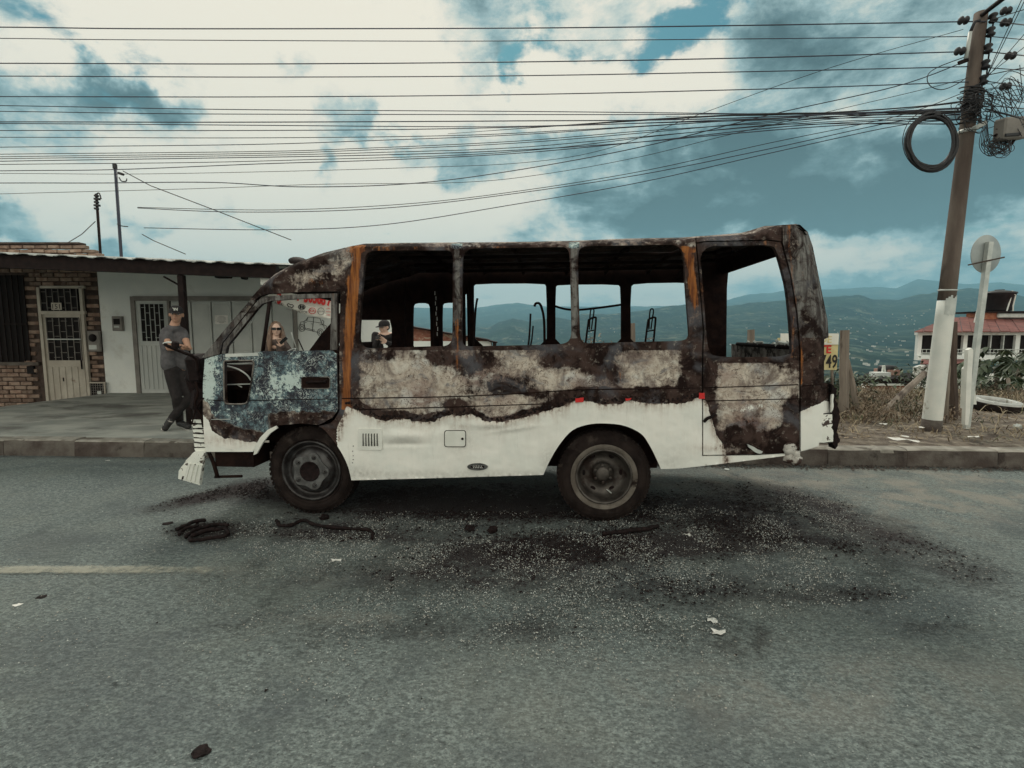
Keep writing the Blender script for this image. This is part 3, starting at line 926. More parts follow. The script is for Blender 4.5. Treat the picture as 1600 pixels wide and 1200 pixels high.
# char line: above it bare steel, below it white paint
charb = np.array([(527, 668), (533, 655), (541, 634), (557, 640), (580, 650), (602, 656), (632, 655), (660, 659), (680, 656), (697, 648), (720, 648), (737, 648), (752, 654),
                  (767, 660), (785, 659), (807, 654), (840, 645), (870, 637), (892, 629), (898, 625), (916, 625), (941, 632), (968, 630),
                  (981, 625), (1005, 629), (1030, 630), (1066, 628), (1091, 622), (1100, 622)], float)
chart = np.array([(527, 600), (541, 612), (557, 626), (580, 640), (602, 644), (632, 645), (660, 650), (680, 647), (697, 642), (740, 641), (767, 654), (807, 648),
                  (850, 634), (880, 620), (900, 607), (1100, 606)], float)


def side_mask(px, py):
    n1_ = fbm(px / 26, py / 26, 5, 0.55) - 0.5
    n2_ = fbm(px / 7 + 50, py / 7, 4, 0.6) - 0.5
    yb = np.interp(px, charb[:, 0], charb[:, 1])
    yt = np.interp(px, chart[:, 0], chart[:, 1])
    white = sstep(py + 7 * n2_ + 5 * n1_, yb - 5, yb + 7)
    white = np.where(px < 527, 0, white)
    ash = 0.60 + 0 * px
    for w, b in ((0.32, (620, 580, 66, 34)), (0.30, (600, 622, 70, 12)), (0.30, (790, 565, 50, 20)), (0.40, (1012, 578, 56, 36)), (0.25, (660, 570, 36, 24)),
                 (0.35, (900, 592, 34, 14)), (0.25, (780, 628, 90, 10)), (0.25, (850, 600, 30, 14)), (0.25, (680, 600, 40, 20)),
                 (-0.75, (690, 560, 24, 11)), (-0.80, (748, 565, 30, 13)), (-0.55, (870, 558, 40, 16)), (-0.8, (938, 572, 20, 34)),
                 (-0.28, (790, 598, 46, 12)), (-0.75, (712, 630, 22, 8)), (-0.8, (1082, 575, 14, 60)), (-0.8, (548, 580, 14, 60)),
                 (-0.55, (590, 556, 26, 9)), (-0.3, (1075, 545, 30, 12)), (0.35, (870, 595, 30, 14)), (0.3, (700, 600, 30, 12)), (0.3, (820, 565, 24, 12)), (-0.4, (885, 620, 22, 10)), (-0.35, (730, 590, 14, 18)), (-0.3, (642, 556, 10, 14)), (-0.35, (820, 612, 40, 5)),
                 (-0.6, (920, 548, 60, 8)), (-0.3, (965, 585, 12, 22)), (-0.25, (830, 590, 12, 25))):
        ash = ash + w * eblob(px, py, *b)
    ash = np.where(py < 546, 0.22, ash)
    ash = ash - 0.75 * sstep(py + 6 * n2_, yt - 4, yt + 2)
    ash = ash + 0.25 * n1_
    rust = 0.12 + 0.25 * n1_
    xr = np.interp(py, [385, 460, 560, 650], [560, 551, 543, 541])
    rust = rust + 0.62 * np.exp(-((px - xr) / 10) ** 2) * (py < 640) + 0.25 * np.exp(-((px - xr) / 4) ** 2) * (py < 640)
    rust = rust + 0.42 * np.exp(-((px - 714) / 8) ** 2) * sstep(py, 460, 520) * sstep(py + 20 * n1_, 600, 570)
    xr3 = np.interp(py, [385, 480, 540], [1075, 1086, 1092])
    rust = rust + 0.55 * np.exp(-((px - xr3) / 9) ** 2) * sstep(py, 380, 400) * sstep(py + 30 * n1_, 520, 465)
    rust = rust + 0.26 * (py > 383) * (py < 395) * (px > 540) + 0.35 * eblob(px, py, 965, 590, 14, 18)
    rust = rust + 0.28 * eblob(px, py, 490, 440, 70, 12)
    teal = np.zeros_like(px)
    # the cap over the cab
    cap = (px < 556) & (py < 470)
    ash = np.where(cap, 0.30 + 0.50 * eblob(px, py, 480, 432, 34, 14, -12) + 0.4 * eblob(px, py, 520, 418, 20, 12) + 0.3 * eblob(px, py, 545, 400, 12, 14), ash)
    teal = np.where(cap, 0.36 + 0.20 * eblob(px, py, 535, 405, 26, 18), teal)
    # top rail: pale metal edge
    teal = teal + np.where((py < 388) & (px > 556), 0.35, 0)
    ash = np.where((py < 386) & (px > 600), 0.45, ash)
    # window posts
    teal = teal + 0.54 * np.exp(-((px - 714) / 9) ** 4) * (py < 510) + 0.50 * np.exp(-((px - 897) / 9) ** 4) * (py < 530) + 0.25 * (py > 540) * (py < 565) * n1_ * 2 + .4 * eblob(px, py, 548, 560, 12, 60)
    return np.stack([ash, rust, white, teal], 1)


def soil_shade_fn(px, py):  # scorch, grime and smudges, with one painted bulge shadow
    n_ = fbm(px / 14 + 7, py / 30, 4, .6)
    yb = np.interp(px, charb[:, 0], charb[:, 1])
    r = np.exp(-np.clip(py - yb, 0, None) / (4 + 16 * n_ ** 2)) * (px > 527) * (px < 1102)
    r = r + 0.7 * np.exp(-((px - (540 + (650 - py) * .3)) / 7) ** 2) * (py > 640) * (py < 690) * (px > 527)
    r = r * np.where(px > 527, 1, 0) + 0.6 * eblob(px, py, 360, 688, 50, 9) * (px < 420)
    xl = np.interp(py, [620, 650, 680, 705], [1104, 1113, 1122, 1136])
    r = r + 0.95 * np.exp(-((px - xl) / 9) ** 2) * (px > 1099) * (py > 625) + .8 * eblob(px, py, 1150, 700, 60, 6)
    r = r + 0.6 * eblob(px, py, 1256, 640, 10, 6) + .5 * eblob(px, py, 718, 667, 14, 3.5)  # last blob paints the bulge's shadow above the fuel flap
    g_ = 0.35 * eblob(px, py, 560, 735, 30, 12) + .45 * np.exp(-((py - 742) / 7) ** 2) + .4 * eblob(px, py, 720, 690, 24, 30) + .35 * eblob(px, py, 620, 690, 40, 10) + .5 * eblob(px, py, 860, 720, 16, 25)
    g_ = g_ + .35 * eblob(px, py, 1050, 720, 30, 14) + .4 * eblob(px, py, 800, 668, 40, 5)
    b = .95 * eblob(px, py, 1168, 662, 30, 24) + .5 * eblob(px, py, 1135, 590, 18, 14) + .6 * eblob(px, py, 905, 600, 16, 14) + .55 * eblob(px, py, 760, 588, 40, 14) + .5 * eblob(px, py, 1000, 560, 22, 12) + .4 * eblob(px, py, 655, 610, 20, 20)
    z = 0 * px
    return np.stack([np.clip(r, 0, 1), np.clip(g_, 0, 1), np.clip(b, 0, 1), z + 1], 1)


def dents(px, py):
    w = -0.020 * eblob(px, py, 632, 681, 26, 7) ** .8 * sstep(py, 694, 686)
    w = w - 0.014 * eblob(px, py, 765, 664, 30, 6) - 0.010 * eblob(px, py, 800, 671, 34, 3, -8)
    w = w + 0.012 * eblob(px, py, 632, 694, 30, 3) + 0.008 * eblob(px, py, 690, 665, 20, 8) + .008 * eblob(px, py, 1130, 690, 20, 20)
    w = w + 0.004 * (fbm(px / 5, py / 40, 3) - .5) * sstep(py, 640, 655)
    return w


def door_mask(px, py):
    n2_ = fbm(px / 8 + 50, py / 8, 4, 0.6) - 0.5
    xs_ = [310, 326, 331, 350, 365, 382, 398, 440]
    ys_ = [640, 655, 672, 683, 686, 690, 690, 720]
    yb = np.interp(px, xs_, ys_)
    white = sstep(py + 8 * n2_, yb - 2, yb + 4) * (px < 412)
    white = white * (px < 404)
    teal = 0.85 - 0.9 * sstep(py + 10 * n2_, yb - 30, yb - 12) * (px < 430)
    teal = teal - 0.9 * sstep(py + 9 * n2_ + 4 * fbm(px / 12, py / 12, 3), 641, 652) * sstep(px, 405, 445)
    teal = teal + 0.35 * eblob(px, py, 385, 668, 22, 9)
    ash = 0.36 + 0.75 * eblob(px, py, 452, 598, 26, 16) + 0.75 * eblob(px, py, 326, 605, 10, 45) + 0.3 * eblob(px, py, 356, 640, 20, 10) + 0.2 * eblob(px, py, 400, 615, 18, 12) + 0.3 * eblob(px, py, 460, 638, 26, 8)
    ash = ash - 0.3 * eblob(px, py, 500, 570, 24, 14)
    return np.stack([ash, 0 * px, white, teal], 1)


def frame_mask(px, py):
    return np.stack([0 * px + 0.0, 0 * px, 0 * px, 0 * px + 0.55], 1)


def apillar_mask(px, py):
    return np.stack([0 * px + 0.18, 0 * px + .1, 0 * px, 0 * px + 0.52], 1)


def rdoor_mask(px, py):
    n1_ = fbm(px / 20, py / 20, 5, 0.55) - 0.5
    n2_ = fbm(px / 7 + 50, py / 7, 4, 0.6) - 0.5
    white = np.zeros_like(px)
    xl = np.interp(py, [620, 650, 680, 705], [1104, 1113, 1122, 1136])
    white = np.maximum(white, sstep(xl - px + 8 * n2_, -2, 4) * sstep(py + 8 * n2_, 622, 632))
    white = np.maximum(white, 0.85 * eblob(px, py, 1180, 640, 34, 20) ** 0.5 * (py > 602) * 0.55)
    ash = 0.30 + 0 * px
    for w, b in ((0.75, (1172, 585, 66, 24)), (0.7, (1160, 612, 54, 16)), (0.8, (1195, 612, 54, 18)), (0.75, (1205, 655, 20, 26)),
                 (0.6, (1135, 650, 20, 20)), (-0.7, (1238, 650, 14, 34)), (-0.6, (1110, 600, 9, 60)), (0.5, (1155, 702, 40, 6)), (0.45, (1165, 650, 20, 20))):
        ash = ash + w * eblob(px, py, *b)
    ash = np.where(py < 566, 0.1, ash)
    ash = ash - 0.8 * np.exp(-((py - 688) / 9) ** 2)
    rust = 0.1 + 0.45 * (py < 560) * (n1_ + 0.5) + 0.3 * eblob(px, py, 1170, 655, 24, 16)
    teal = 0.15 + 0.22 * (py < 560) + 0 * px
    return np.stack([ash + .3 * n1_, rust, white, teal], 1)


def rcorner_mask(px, py):
    n2_ = fbm(px / 8 + 50, py / 8, 4, 0.6) - 0.5
    yb = np.interp(px, [1250, 1290, 1310], [643, 626, 624])
    white = sstep(py + 6 * n2_, yb - 2, yb + 3)
    teal = np.where(py < 528, 0.50, 0.12)
    ash = 0.22 + 0.35 * eblob(px, py, 1240, 375, 24, 24) + 0.2 * (fbm(px / 10, py / 40, 4) - 0.5)
    ash = np.where(py > 530, 0.08, ash)
    rust = 0.15 + 0.25 * eblob(px, py, 1275, 420, 8, 50)
    rust = rust + 0.4 * np.exp(-((px - np.interp(py, [380, 560], [1232, 1252])) / 5) ** 2) * (py < 600)
    return np.stack([ash, rust, white, teal], 1)


def chaikin(poly, it=2, sharp=()):
    for _ in range(it):
        out = []
        n = len(poly)
        for i in range(n):
            a, b_1 = poly[i], poly[(i + 1) % n]
            out.append((a[0] * .75 + b_1[0] * .25, a[1] * .75 + b_1[1] * .25))
            out.append((a[0] * .25 + b_1[0] * .75, a[1] * .25 + b_1[1] * .75))
        poly = out
    return poly


def rrect(x0, y0, x1, y1, r):
    out = []
    for cx_, cy_, a in ((x1 - r, y1 - r, 0), (x0 + r, y1 - r, 90), (x0 + r, y0 + r, 180), (x1 - r, y0 + r, 270)):
        out += [(cx_ + r * math.cos(math.radians(a + k * 22.5)), cy_ + r * math.sin(math.radians(a + k * 22.5))) for k in range(5)]
    return out


def densify(poly, step):
    out = []
    n = len(poly)
    for i in range(n):
        a, b_1 = poly[i], poly[(i + 1) % n]
        L = math.hypot(b_1[0] - a[0], b_1[1] - a[1])
        k = max(1, int(L / step))
        for j in range(k):
            out.append((a[0] + (b_1[0] - a[0]) * j / k, a[1] + (b_1[1] - a[1]) * j / k))
    return out


def panel(name, outer, holes, mask, w0=0.0, wf=None, thick=0.045, step=2.6, parent=None, mat=None, rough_edge=0.0, dent=0.0, inner_mat=None):
    outer = densify(outer, step * 1.3)
    holes = [densify(h, step * 1.3) for h in holes]
    if rough_edge:
        outer = [(x_ + rough_edge * (random.random() - .5), y_ + rough_edge * (random.random() - .5)) for x_, y_ in outer]
    loops = [outer] + holes
    pts, edges = [], []
    for lp in loops:
        k = len(pts)
        pts += lp
        edges += [(k + i, k + (i + 1) % len(lp)) for i in range(len(lp))]
    bp = np.array(pts)
    x0, y0 = bp.min(0)
    x1, y1 = bp.max(0)
    gx, gy = np.meshgrid(np.arange(x0, x1, step), np.arange(y0, y1, step * 0.87))
    gx = gx + (np.arange(gx.shape[0]) % 2)[:, None] * step * 0.5
    gx, gy = gx.ravel(), gy.ravel()
    ok = inside(gx, gy, outer)
    for h in holes:
        ok &= ~inside(gx, gy, h)
    gx, gy = gx[ok], gy[ok]
    # keep clear of the outline
    cell = step * 0.6
    occ = set()
    for a, b_1 in bp:
        ca, cb = int(a // cell), int(b_1 // cell)
        for i in (-1, 0, 1):
            for j in (-1, 0, 1):
                occ.add((ca + i, cb + j))
    keep = [i for i in range(len(gx)) if (int(gx[i] // cell), int(gy[i] // cell)) not in occ]
    gx, gy = gx[keep], gy[keep]
    V2 = [Vector(p_) for p_ in pts] + [Vector((float(a), float(b_1))) for a, b_1 in zip(gx, gy)]
    res = geometry.delaunay_2d_cdt(V2, edges, [], 0, 1e-5)
    vv = np.array([tuple(q) for q in res[0]])
    ff = np.array([f for f in res[2] if len(f) == 3])
    cen = vv[ff].mean(1)
    ok = inside(cen[:, 0], cen[:, 1], outer)
    for h in holes:
        ok &= ~inside(cen[:, 0], cen[:, 1], h)
    ff = ff[ok]
    w = np.full(len(vv), float(w0))
    if wf is not None:
        w = w + wf(vv[:, 0], vv[:, 1])
    if dent:
        w = w + dent * (fbm(vv[:, 0] / 45 + 3, vv[:, 1] / 30, 4) - 0.5) + dent * 0.25 * (fbm(vv[:, 0] / 9, vv[:, 1] / 9, 3) - 0.5)
    P = Sarr(vv[:, 0], vv[:, 1], w)
    Q = P + np.array(BN) * thick
    n = len(vv)
    from collections import Counter
    ec = Counter()
    for t in ff:
        for i in range(3):
            a, b_1 = int(t[i]), int(t[(i + 1) % 3])
            ec[(a, b_1)] += 1
    rimf = []
    for (a, b_1) in ec:
        if (b_1, a) not in ec:
            rimf.append((a, b_1))
    bidx = sorted({i for e in rimf for i in e})
    m1 = {i: 2 * n + k for k, i in enumerate(bidx)}
    m2 = {i: 2 * n + len(bidx) + k for k, i in enumerate(bidx)}
    verts = np.concatenate([P, Q, P[bidx], Q[bidx]])
    faces = ff.tolist() + (ff[:, ::-1] + n).tolist() + [(m1[b_1], m1[a], m2[a], m2[b_1]) for a, b_1 in rimf]
    me = bpy.data.meshes.new(name)
    me.from_pydata(verts.tolist(), [], faces)
    me.update()
    if mask is not None:
        mk = mask(vv[:, 0], vv[:, 1])
        zero = np.zeros((n, 4))
        rim_col = mk[bidx] * np.array([0.5, 0.8, 1.0, 0.6])
        sl = soil_shade_fn(vv[:, 0], vv[:, 1])
        set_attr(me, 'soil_shade', np.concatenate([sl, zero, sl[bidx], sl[bidx] * 0]))
        set_attr(me, 'burn', np.concatenate([mk, zero + np.array([0.05, 0.1, 0, 0]), rim_col, rim_col * 0]))
    o = link_mesh(name, me, mat or M['burn'], parent if parent is not None else bus, True)
    return o


def rx(px, py):     # the rounded rear corner and the rounded roof shoulder
    xe = np.interp(py, [351, 362, 385, 450, 500, 527, 600, 700], [1252, 1262, 1270, 1283, 1293, 1295, 1300, 1306])
    s = np.clip(1 - (xe - px) / 34.0, 0, 1)
    return 0.20 * (1 - np.sqrt(np.clip(1 - s * s, 0, 1)))


TOP = [(405, 450), (430, 428), (455, 414), (500, 397), (545, 385.5), (565, 382), (620, 381), (700, 380.5), (760, 380), (830, 379), (900, 378), (980, 375),
       (1060, 373), (1130, 369), (1175, 366), (1190, 359), (1215, 352), (1250, 351)]


def shoulder(px, py):
    yt_ = np.interp(px, [a for a, _ in TOP], [b_1 for _, b_1 in TOP])
    s = np.clip(1 - (py - yt_) / 9.0, 0, 1)
    return 0.06 * (1 - np.sqrt(np.clip(1 - s * s, 0, 1)))


def smooth_open(pts):
    return [(q.x, q.y) for q in smoothpts([(a, b_1, 0) for a, b_1 in pts], 4)]


W1 = chaikin([(570, 402), (576, 392), (600, 391.5), (690, 391), (704, 391.5), (708, 401), (707.5, 420), (707, 520), (706, 534), (697, 541), (680, 541), (600, 543.5), (572, 545), (562, 537), (560.5, 525), (566, 440)], 2)
W2 = chaikin([(722.5, 398), (731, 388.5), (750, 388), (870, 386), (885, 385.8), (890, 396), (891, 420), (893, 510), (892.5, 529), (884, 537), (865, 538.5), (750, 541), (727, 541.5), (721.5, 536), (721.5, 520), (722, 430)], 2)
W3 = chaikin([(903, 393), (910, 384.8), (930, 384.3), (1040, 382.3), (1056, 382.3), (1066, 390), (1069, 405), (1073, 470), (1077, 515), (1077, 528), (1069, 532.5), (1050, 533), (930, 536), (913, 536.5), (907, 529), (906, 515), (903.5, 430)], 2)
W4 = chaikin([(1092, 385), (1150, 384), (1207, 382), (1214, 393), (1221, 416), (1231, 455), (1238, 543), (1236, 557.5), (1180, 558), (1120, 558), (1106, 550), (1102, 500), (1098, 440)], 2)

arch_r = smooth_open([(1033, 733), (1024, 713), (1014.6, 695), (1002, 678), (978, 666), (953, 662), (923, 662.6), (895, 672), (874, 695), (858, 722), (849, 742)])
arch_f = smooth_open([(549, 750.5), (544, 730), (535, 710), (522, 690), (507, 672), (497, 666)])
body = [(392, 466), (412, 443), (430, 428), (455, 414), (500, 397), (545, 385.5), (565, 382), (620, 381), (700, 380.5), (760, 380), (830, 379), (900, 378),
        (980, 375), (1060, 373), (1086, 371.6), (1088, 392), (1093, 450), (1098, 516), (1096.7, 560), (1097, 713), (1180, 711.6), (1240, 708.5),
        (1241, 710.5), (1150, 722), (1100, 728), (1060, 732)] + arch_r + [(700, 746.5)] + arch_f + \
       [(515, 662), (523, 655), (530.5, 642), (530.5, 553), (532, 455), (470, 456), (416, 459.5), (404, 463.5), (398, 469)]
body_side = panel('body_side', body, [W1, W2, W3], side_mask, wf=lambda a, b_1: shoulder(a, b_1) + dents(a, b_1), dent=0.012, step=2.5)
panel('rear_door', [(1088.5, 381), (1100, 378.5), (1200, 376), (1220, 379), (1234, 430), (1244, 490), (1248.7, 549), (1248.7, 704.5), (1229, 707.5), (1180, 709.6),
                    (1099, 711), (1099, 560), (1100.4, 516), (1095, 450), (1090, 392)], [W4], rdoor_mask, w0=0.004, dent=0.016, step=2.5)
panel('roof_edge', [(1087.5, 371.5), (1130, 369), (1175, 366), (1190, 359), (1215, 352), (1222, 351.3), (1221, 377), (1200, 374.3), (1100, 376.8), (1088, 379)], [],
      lambda a, b_1: np.stack([0.3 + 0 * a, 0.2 + 0 * a, 0 * a, 0.1 + 0 * a], 1), wf=shoulder, dent=0.03, step=3, rough_edge=1.0)
panel('rear_corner', [(1223, 351.2), (1250, 351), (1262, 362), (1270, 385), (1283, 450), (1293, 500), (1295, 527), (1288, 530), (1287.5, 598), (1300, 602), (1303, 640),
                      (1304, 693), (1280, 691), (1278, 697), (1251.5, 705), (1251.5, 549), (1246.5, 490), (1236.5, 430), (1223.5, 380)], [], rcorner_mask,
      wf=rx, dent=0.01, step=2.6)
DH = chaikin([(349.5, 569), (350, 564), (356, 563.6), (390, 563.2), (396, 563.6), (396.6, 570), (390, 615), (386.5, 629), (381, 631.4), (358, 631.4), (351, 630), (350, 622)], 2)
cab_door = panel('cab_door', [(320, 561), (345, 553.5), (401, 551.8), (407, 549), (519, 547.4), (526, 553), (527.6, 640), (520, 652), (505, 660.5), (497, 664), (470, 661.5),
                   (436, 664.5), (420, 671.5), (407, 683), (395, 706), (322, 706), (319, 690), (317, 640), (317, 600)], [DH], door_mask, w0=-0.012, dent=0.014, step=2.4)
panel('door_window_frame', [(526.5, 546.5), (527, 458.4), (470, 459.6), (418, 463), (406, 467.5), (399, 474), (349, 536), (346.5, 552.6), (352, 552.2), (354.5, 541), (402, 482),
                (409, 475), (424, 470), (470, 466.8), (517.5, 465), (516, 546.7)], [], frame_mask, w0=-0.008, step=2.6, parent=cab_door, thick=0.04)
panel('windscreen_pillar', [(392.5, 467), (397.5, 470), (397, 474), (347, 536), (343.5, 553), (321, 559), (315.5, 558.5), (345, 522)], [], apillar_mask, step=2.6)
# pressed edge round the door's low window
hole_rim = [S(a, b_1, -0.018) for a, b_1 in DH] + [S(DH[0][0], DH[0][1], -0.018)]
MB().tube(hole_rim, 0.0065, 6, False).build('window_rim', M['sillmetal'], cab_door, True)


def side_poly(name, pts, w, th, mat, parent=None, rough=0):
    if rough:
        pts = [(a + rough * (random.random() - .5), b_1 + rough * (random.random() - .5)) for a, b_1 in densify(pts, 4)]
    bb = MB()
    bb.prism([S(a, b_1, w) for a, b_1 in pts], BN * th)
    return bb.build(name, mat, parent if parent is not None else bus)


def side_tube(name, pts, r, mat, parent=None, w=0.0, seg=6, smooth=True):
    P_ = [S(q[0], q[1], q[2] if len(q) > 2 else w) for q in pts]
    return MB().tube(smoothpts(P_, 5) if len(P_) > 2 else P_, r, seg).build(name, mat, parent if parent is not None else bus, smooth)


# thin seams and rub strips
for pts in ([(534, 622.5), (727, 619), (880, 610.5), (901, 609), (1096, 606)], [(560, 640), (700, 636), (852, 631)]):
    side_tube('side_moulding', pts, 0.0045, M['soot'], w=-0.001)
for pts in ([(1101, 606), (1247, 601)], [(1103, 626.5), (1247, 623)]):
    side_tube('door_moulding', pts, 0.004, M['soot'], w=0.003)
side_tube('corner_seam', [(1252.5, 603), (1287, 600)], 0.004, M['soot'], w=-0.001)
side_tube('door_crease', [(322, 625), (348, 625.4)], 0.0035, M['char'], cab_door, w=-0.014)
side_tube('door_crease', [(390, 625.4), (526, 623.5)], 0.0035, M['char'], cab_door, w=-0.014)
side_tube('door_crease', [(330, 655.5), (360, 655)], 0.003, M['galv'], cab_door, w=-0.014)
# door handle recess
hp = rrect(471, 589, 515.5, 607, 4)
h1 = side_poly('handle_plate', hp, -0.020, 0.008, M['soot'], cab_door)
MB().tube([S(a, b_1, -0.022) for a, b_1 in hp + hp[:1]], 0.0035, 5, False).build('handle_rim', M['sillmetal'], cab_door, True)
MB().tube([S(479, 597, -0.03), S(509, 596.5, -0.03)], 0.011, 8).build('door_handle', M['dmetal'], cab_door, True)
# window divider and quarter frame
side_tube('window_divider', [(421.5, 470, 0.01), (410.5, 549, 0.01)], 0.016, M['dmetal'], cab_door, seg=8)
side_tube('mirror_loop', [(393, 487, 0.06), (397, 492, 0.06), (396, 499, 0.06), (388, 509, 0.06), (380, 512, 0.06), (374, 509.5, 0.06)], 0.0045, M['galv'])
side_poly('window_sill', [(352, 553), (403, 551), (403, 556), (352, 558)], -0.02, 0.02, M['galv'], cab_door)

# roof sheet with a hatch hole
ws = [0.055, 0.13, 0.30, 0.62, 0.96, 1.40, 1.70, 1.80, WID - 0.055]
dz = [0.0, 0.022, 0.045, 0.06, 0.065, 0.055, 0.03, 0.018, 0.0]
st = [(405, 450), (430, 428), (455, 414), (500, 397), (545, 385.5), (565, 382), (620, 381), (700, 380.5), (760, 380), (830, 379), (900, 378), (980, 375),
      (1038, 373.6), (1072, 372.5), (1130, 369), (1175, 366), (1190, 359), (1215, 352), (1250, 351), (1262, 362)]
bb = MB()
rows = []
for i, (a, b_1) in enumerate(st):
    P0 = S(a, b_1, 0.055)
    row = []
    for w, z in zip(ws, dz):
        jit = 0.012 * (float(fbm(a / 40, w * 4, 3)) - 0.5) + (0.02 * (random.random() - 0.5) if 1120 < a < 1240 else 0)
        drop = -0.015 * w if a < 560 else 0.0
        row.append(P0 + BN * (w - 0.055) + Vector((0, 0, z * (0.5 if i < 2 else 1) + jit * (w > 0.06) + drop)))
    rows.append(row)
for lay, th in ((0, 0), (1, 0.025)):
    k = len(bb.v)
    for row in rows:
        for q in row:
            bb.v.append(tuple(q - Vector((0, 0, th))))
    m_ = len(ws)
    for i in range(len(rows) - 1):
        for j in range(m_ - 1):
            if st[i][0] == 1038 and j == 2:
                continue
            a = k + i * m_ + j
            bb.f.append((a, a + 1, a + m_ + 1, a + m_) if lay == 0 else (a, a + m_, a + m_ + 1, a + 1))
roof = link_mesh('roof', bb.mesh('roof'), M['burn'], bus, True)
nv = len(roof.data.vertices)
rc_ = np.zeros((nv, 4))
rc_[: nv // 2] = (0.55, 0.25, 0, 0.3)
rc_[nv // 2:] = (0.0, 0.05, 0, 0)
set_attr(roof.data, 'burn', rc_)
set_attr(roof.data, 'soil_shade', rc_ * 0)
# ceiling hoops
for a in (640, 714, 800, 897, 985, 1080, 1150):
    P0 = S(a, 379, 0.05)
    q = [P0 + BN * w + Vector((0, 0, z - 0.055)) for w, z in zip(ws[1:-1], dz[1:-1])]
    MB().tube(q, 0.02, 6).build('roof_hoop', M['soot'], bus, True)
    r0 = S(a, 379, 0.05)
for k, w in enumerate((0.45, 0.95, 1.45)):
    MB().tube([S(600, 381, 0.05) + BN * w + Vector((0, 0, -0.05)), S(1180, 369, 0.05) + BN * w + Vector((0, 0, -0.06))], 0.018, 6).build('ceiling_rail', M['soot'], bus, True)


# far side: photographed through the near windows
def far_px(px, py, w=WID):
    return to_px(S(px, py, 0.0) + BN * w)


FW = [chaikin([(548, 500), (600, 500), (612, 500), (612, 552), (520, 552)], 1),
      chaikin([(645, 480), (648, 473.5), (669, 473.5), (672, 482), (673, 560), (645, 560)], 1),
      chaikin([(690.5, 478), (694, 473), (716, 473), (719, 480), (719, 560), (691.5, 560)], 1),
      [(726.5, 460), (729, 459), (731, 550), (727.5, 552)],
      chaikin([(739, 448), (743, 443), (850, 442.5), (854, 448), (854.5, 556), (743, 556)], 1),
      chaikin([(868, 449), (872, 444.5), (966, 444), (970.5, 449), (970.5, 556), (868, 556)], 1),
      chaikin([(985, 449), (992, 442.5), (1080, 441), (1085, 446), (1085, 556), (986, 556)], 1)]
fo = [far_px(a, b_1) for a, b_1 in ((318, 560), (345, 522), (392, 466), (430, 428), (455, 414), (500, 397), (565, 379), (760, 377), (1060, 370), (1150, 364), (1175, 358), (1190, 352), (1236, 349))]
fo += [(1142, 400), (1138, 425), (1136, 450), (1135, 545), (1135, 640)] + [far_px(1280, 700), far_px(1040, 733)]
fo += [far_px(a, b_1) for a, b_1 in ((1015, 690), (960, 662), (900, 668), (860, 715), (849, 742), (549, 750), (535, 710), (500, 668), (440, 665), (400, 700), (322, 706))]
a0, a1 = far_px(350, 545), far_px(528, 470)
far = panel('far_side', fo, FW, lambda a, b_1: np.stack([0.1 + 0 * a, 0.1 + 0 * a, 0 * a, 0 * a], 1), w0=WID, thick=0.04, step=7, mat=M['soot'])
# rear wall of the bus round its window opening
ub = lambda px, py, w: S(px, py, 0.0) + BN * w


def back_strip(name, near_pts, w0, w1, mat=M['soot'], n=6):
    bb = MB()
    a, c_ = near_pts[0], near_pts[-1]
    for i in range(len(near_pts) - 1):
        P, Q = S(*near_pts[i], 0.0), S(*near_pts[i + 1], 0.0)
        for j in range(n):
            f0, f1 = w0 + (w1 - w0) * j / n, w0 + (w1 - w0) * (j + 1) / n
            bb.quad(P + BN * f0, Q + BN * f0, Q + BN * f1, P + BN * f1)
            o = -BD * 0.03
            bb.quad(P + BN * f0 + o, P + BN * f1 + o, Q + BN * f1 + o, Q + BN * f0 + o)
    for f_ in (near_pts[0], near_pts[-1]):
        P = S(*f_, 0.0)
        bb.quad(P + BN * w0, P + BN * w1, P + BN * w1 - BD * 0.03, P + BN * w0 - BD * 0.03)
    return bb.build(name, mat, bus)


back_strip('rear_header', [(1249, 353), (1258, 358), (1264, 370), (1268, 383)], 0.15, WID + 0.02)
back_strip('rear_ledge', [(1287, 546), (1287, 560), (1287, 598)], 0.15, WID + 0.02, mat=M['sillmetal'])
back_strip('rear_lower_panel', [(1300, 603), (1303, 640), (1303, 690)], 0.15, WID - 0.15)
for w0_, w1_ in ((0.15, 0.22),):
    back_strip('rear_window_post', [(1264, 365), (1268, 384), (1281, 450), (1291, 500), (1293, 527), (1288, 545)], w0_, w1_, n=1)
MB().tube([ub(1285, 545, 0.2) + BD * -0.03, ub(1285, 545, WID - 0.2) + BD * -0.03], 0.02, 8).build('rear_ledge_lip', M['char'], bus, True)
for k in range(16):
    t = random.random()
    pp = ub(1284, 543, 0.3 + 1.4 * t) + Vector((random.uniform(-.04, .0), 0, 0.01))
    MB().box(pp, (random.uniform(.02, .07), random.uniform(.02, .09), random.uniform(.008, .025)), Euler((random.random(), random.random(), random.random() * 3)).to_matrix()).build('molten_lump', random.choice([M['char'], M['galv'], M['galv']]), bus)

# floor, chassis, wheel wells, front
def bus_box(name, u0, u1, w0, w1, z0, z1, mat, parent=None, bev=0.0):
    c_ = B0 + BD * (u0 + u1) / 2 + BN * (w0 + w1) / 2 + Vector((0, 0, (z0 + z1) / 2))
    rot = Matrix((BD, BN, Vector((0, 0, 1)))).transposed()
    return MB().box(c_, (u1 - u0, w1 - w0, z1 - z0), rot, bev).build(name, mat, parent if parent is not None else bus)


def u_of(px, py, w=0.0):
    return (S(px, py, w) - B0).dot(BD)


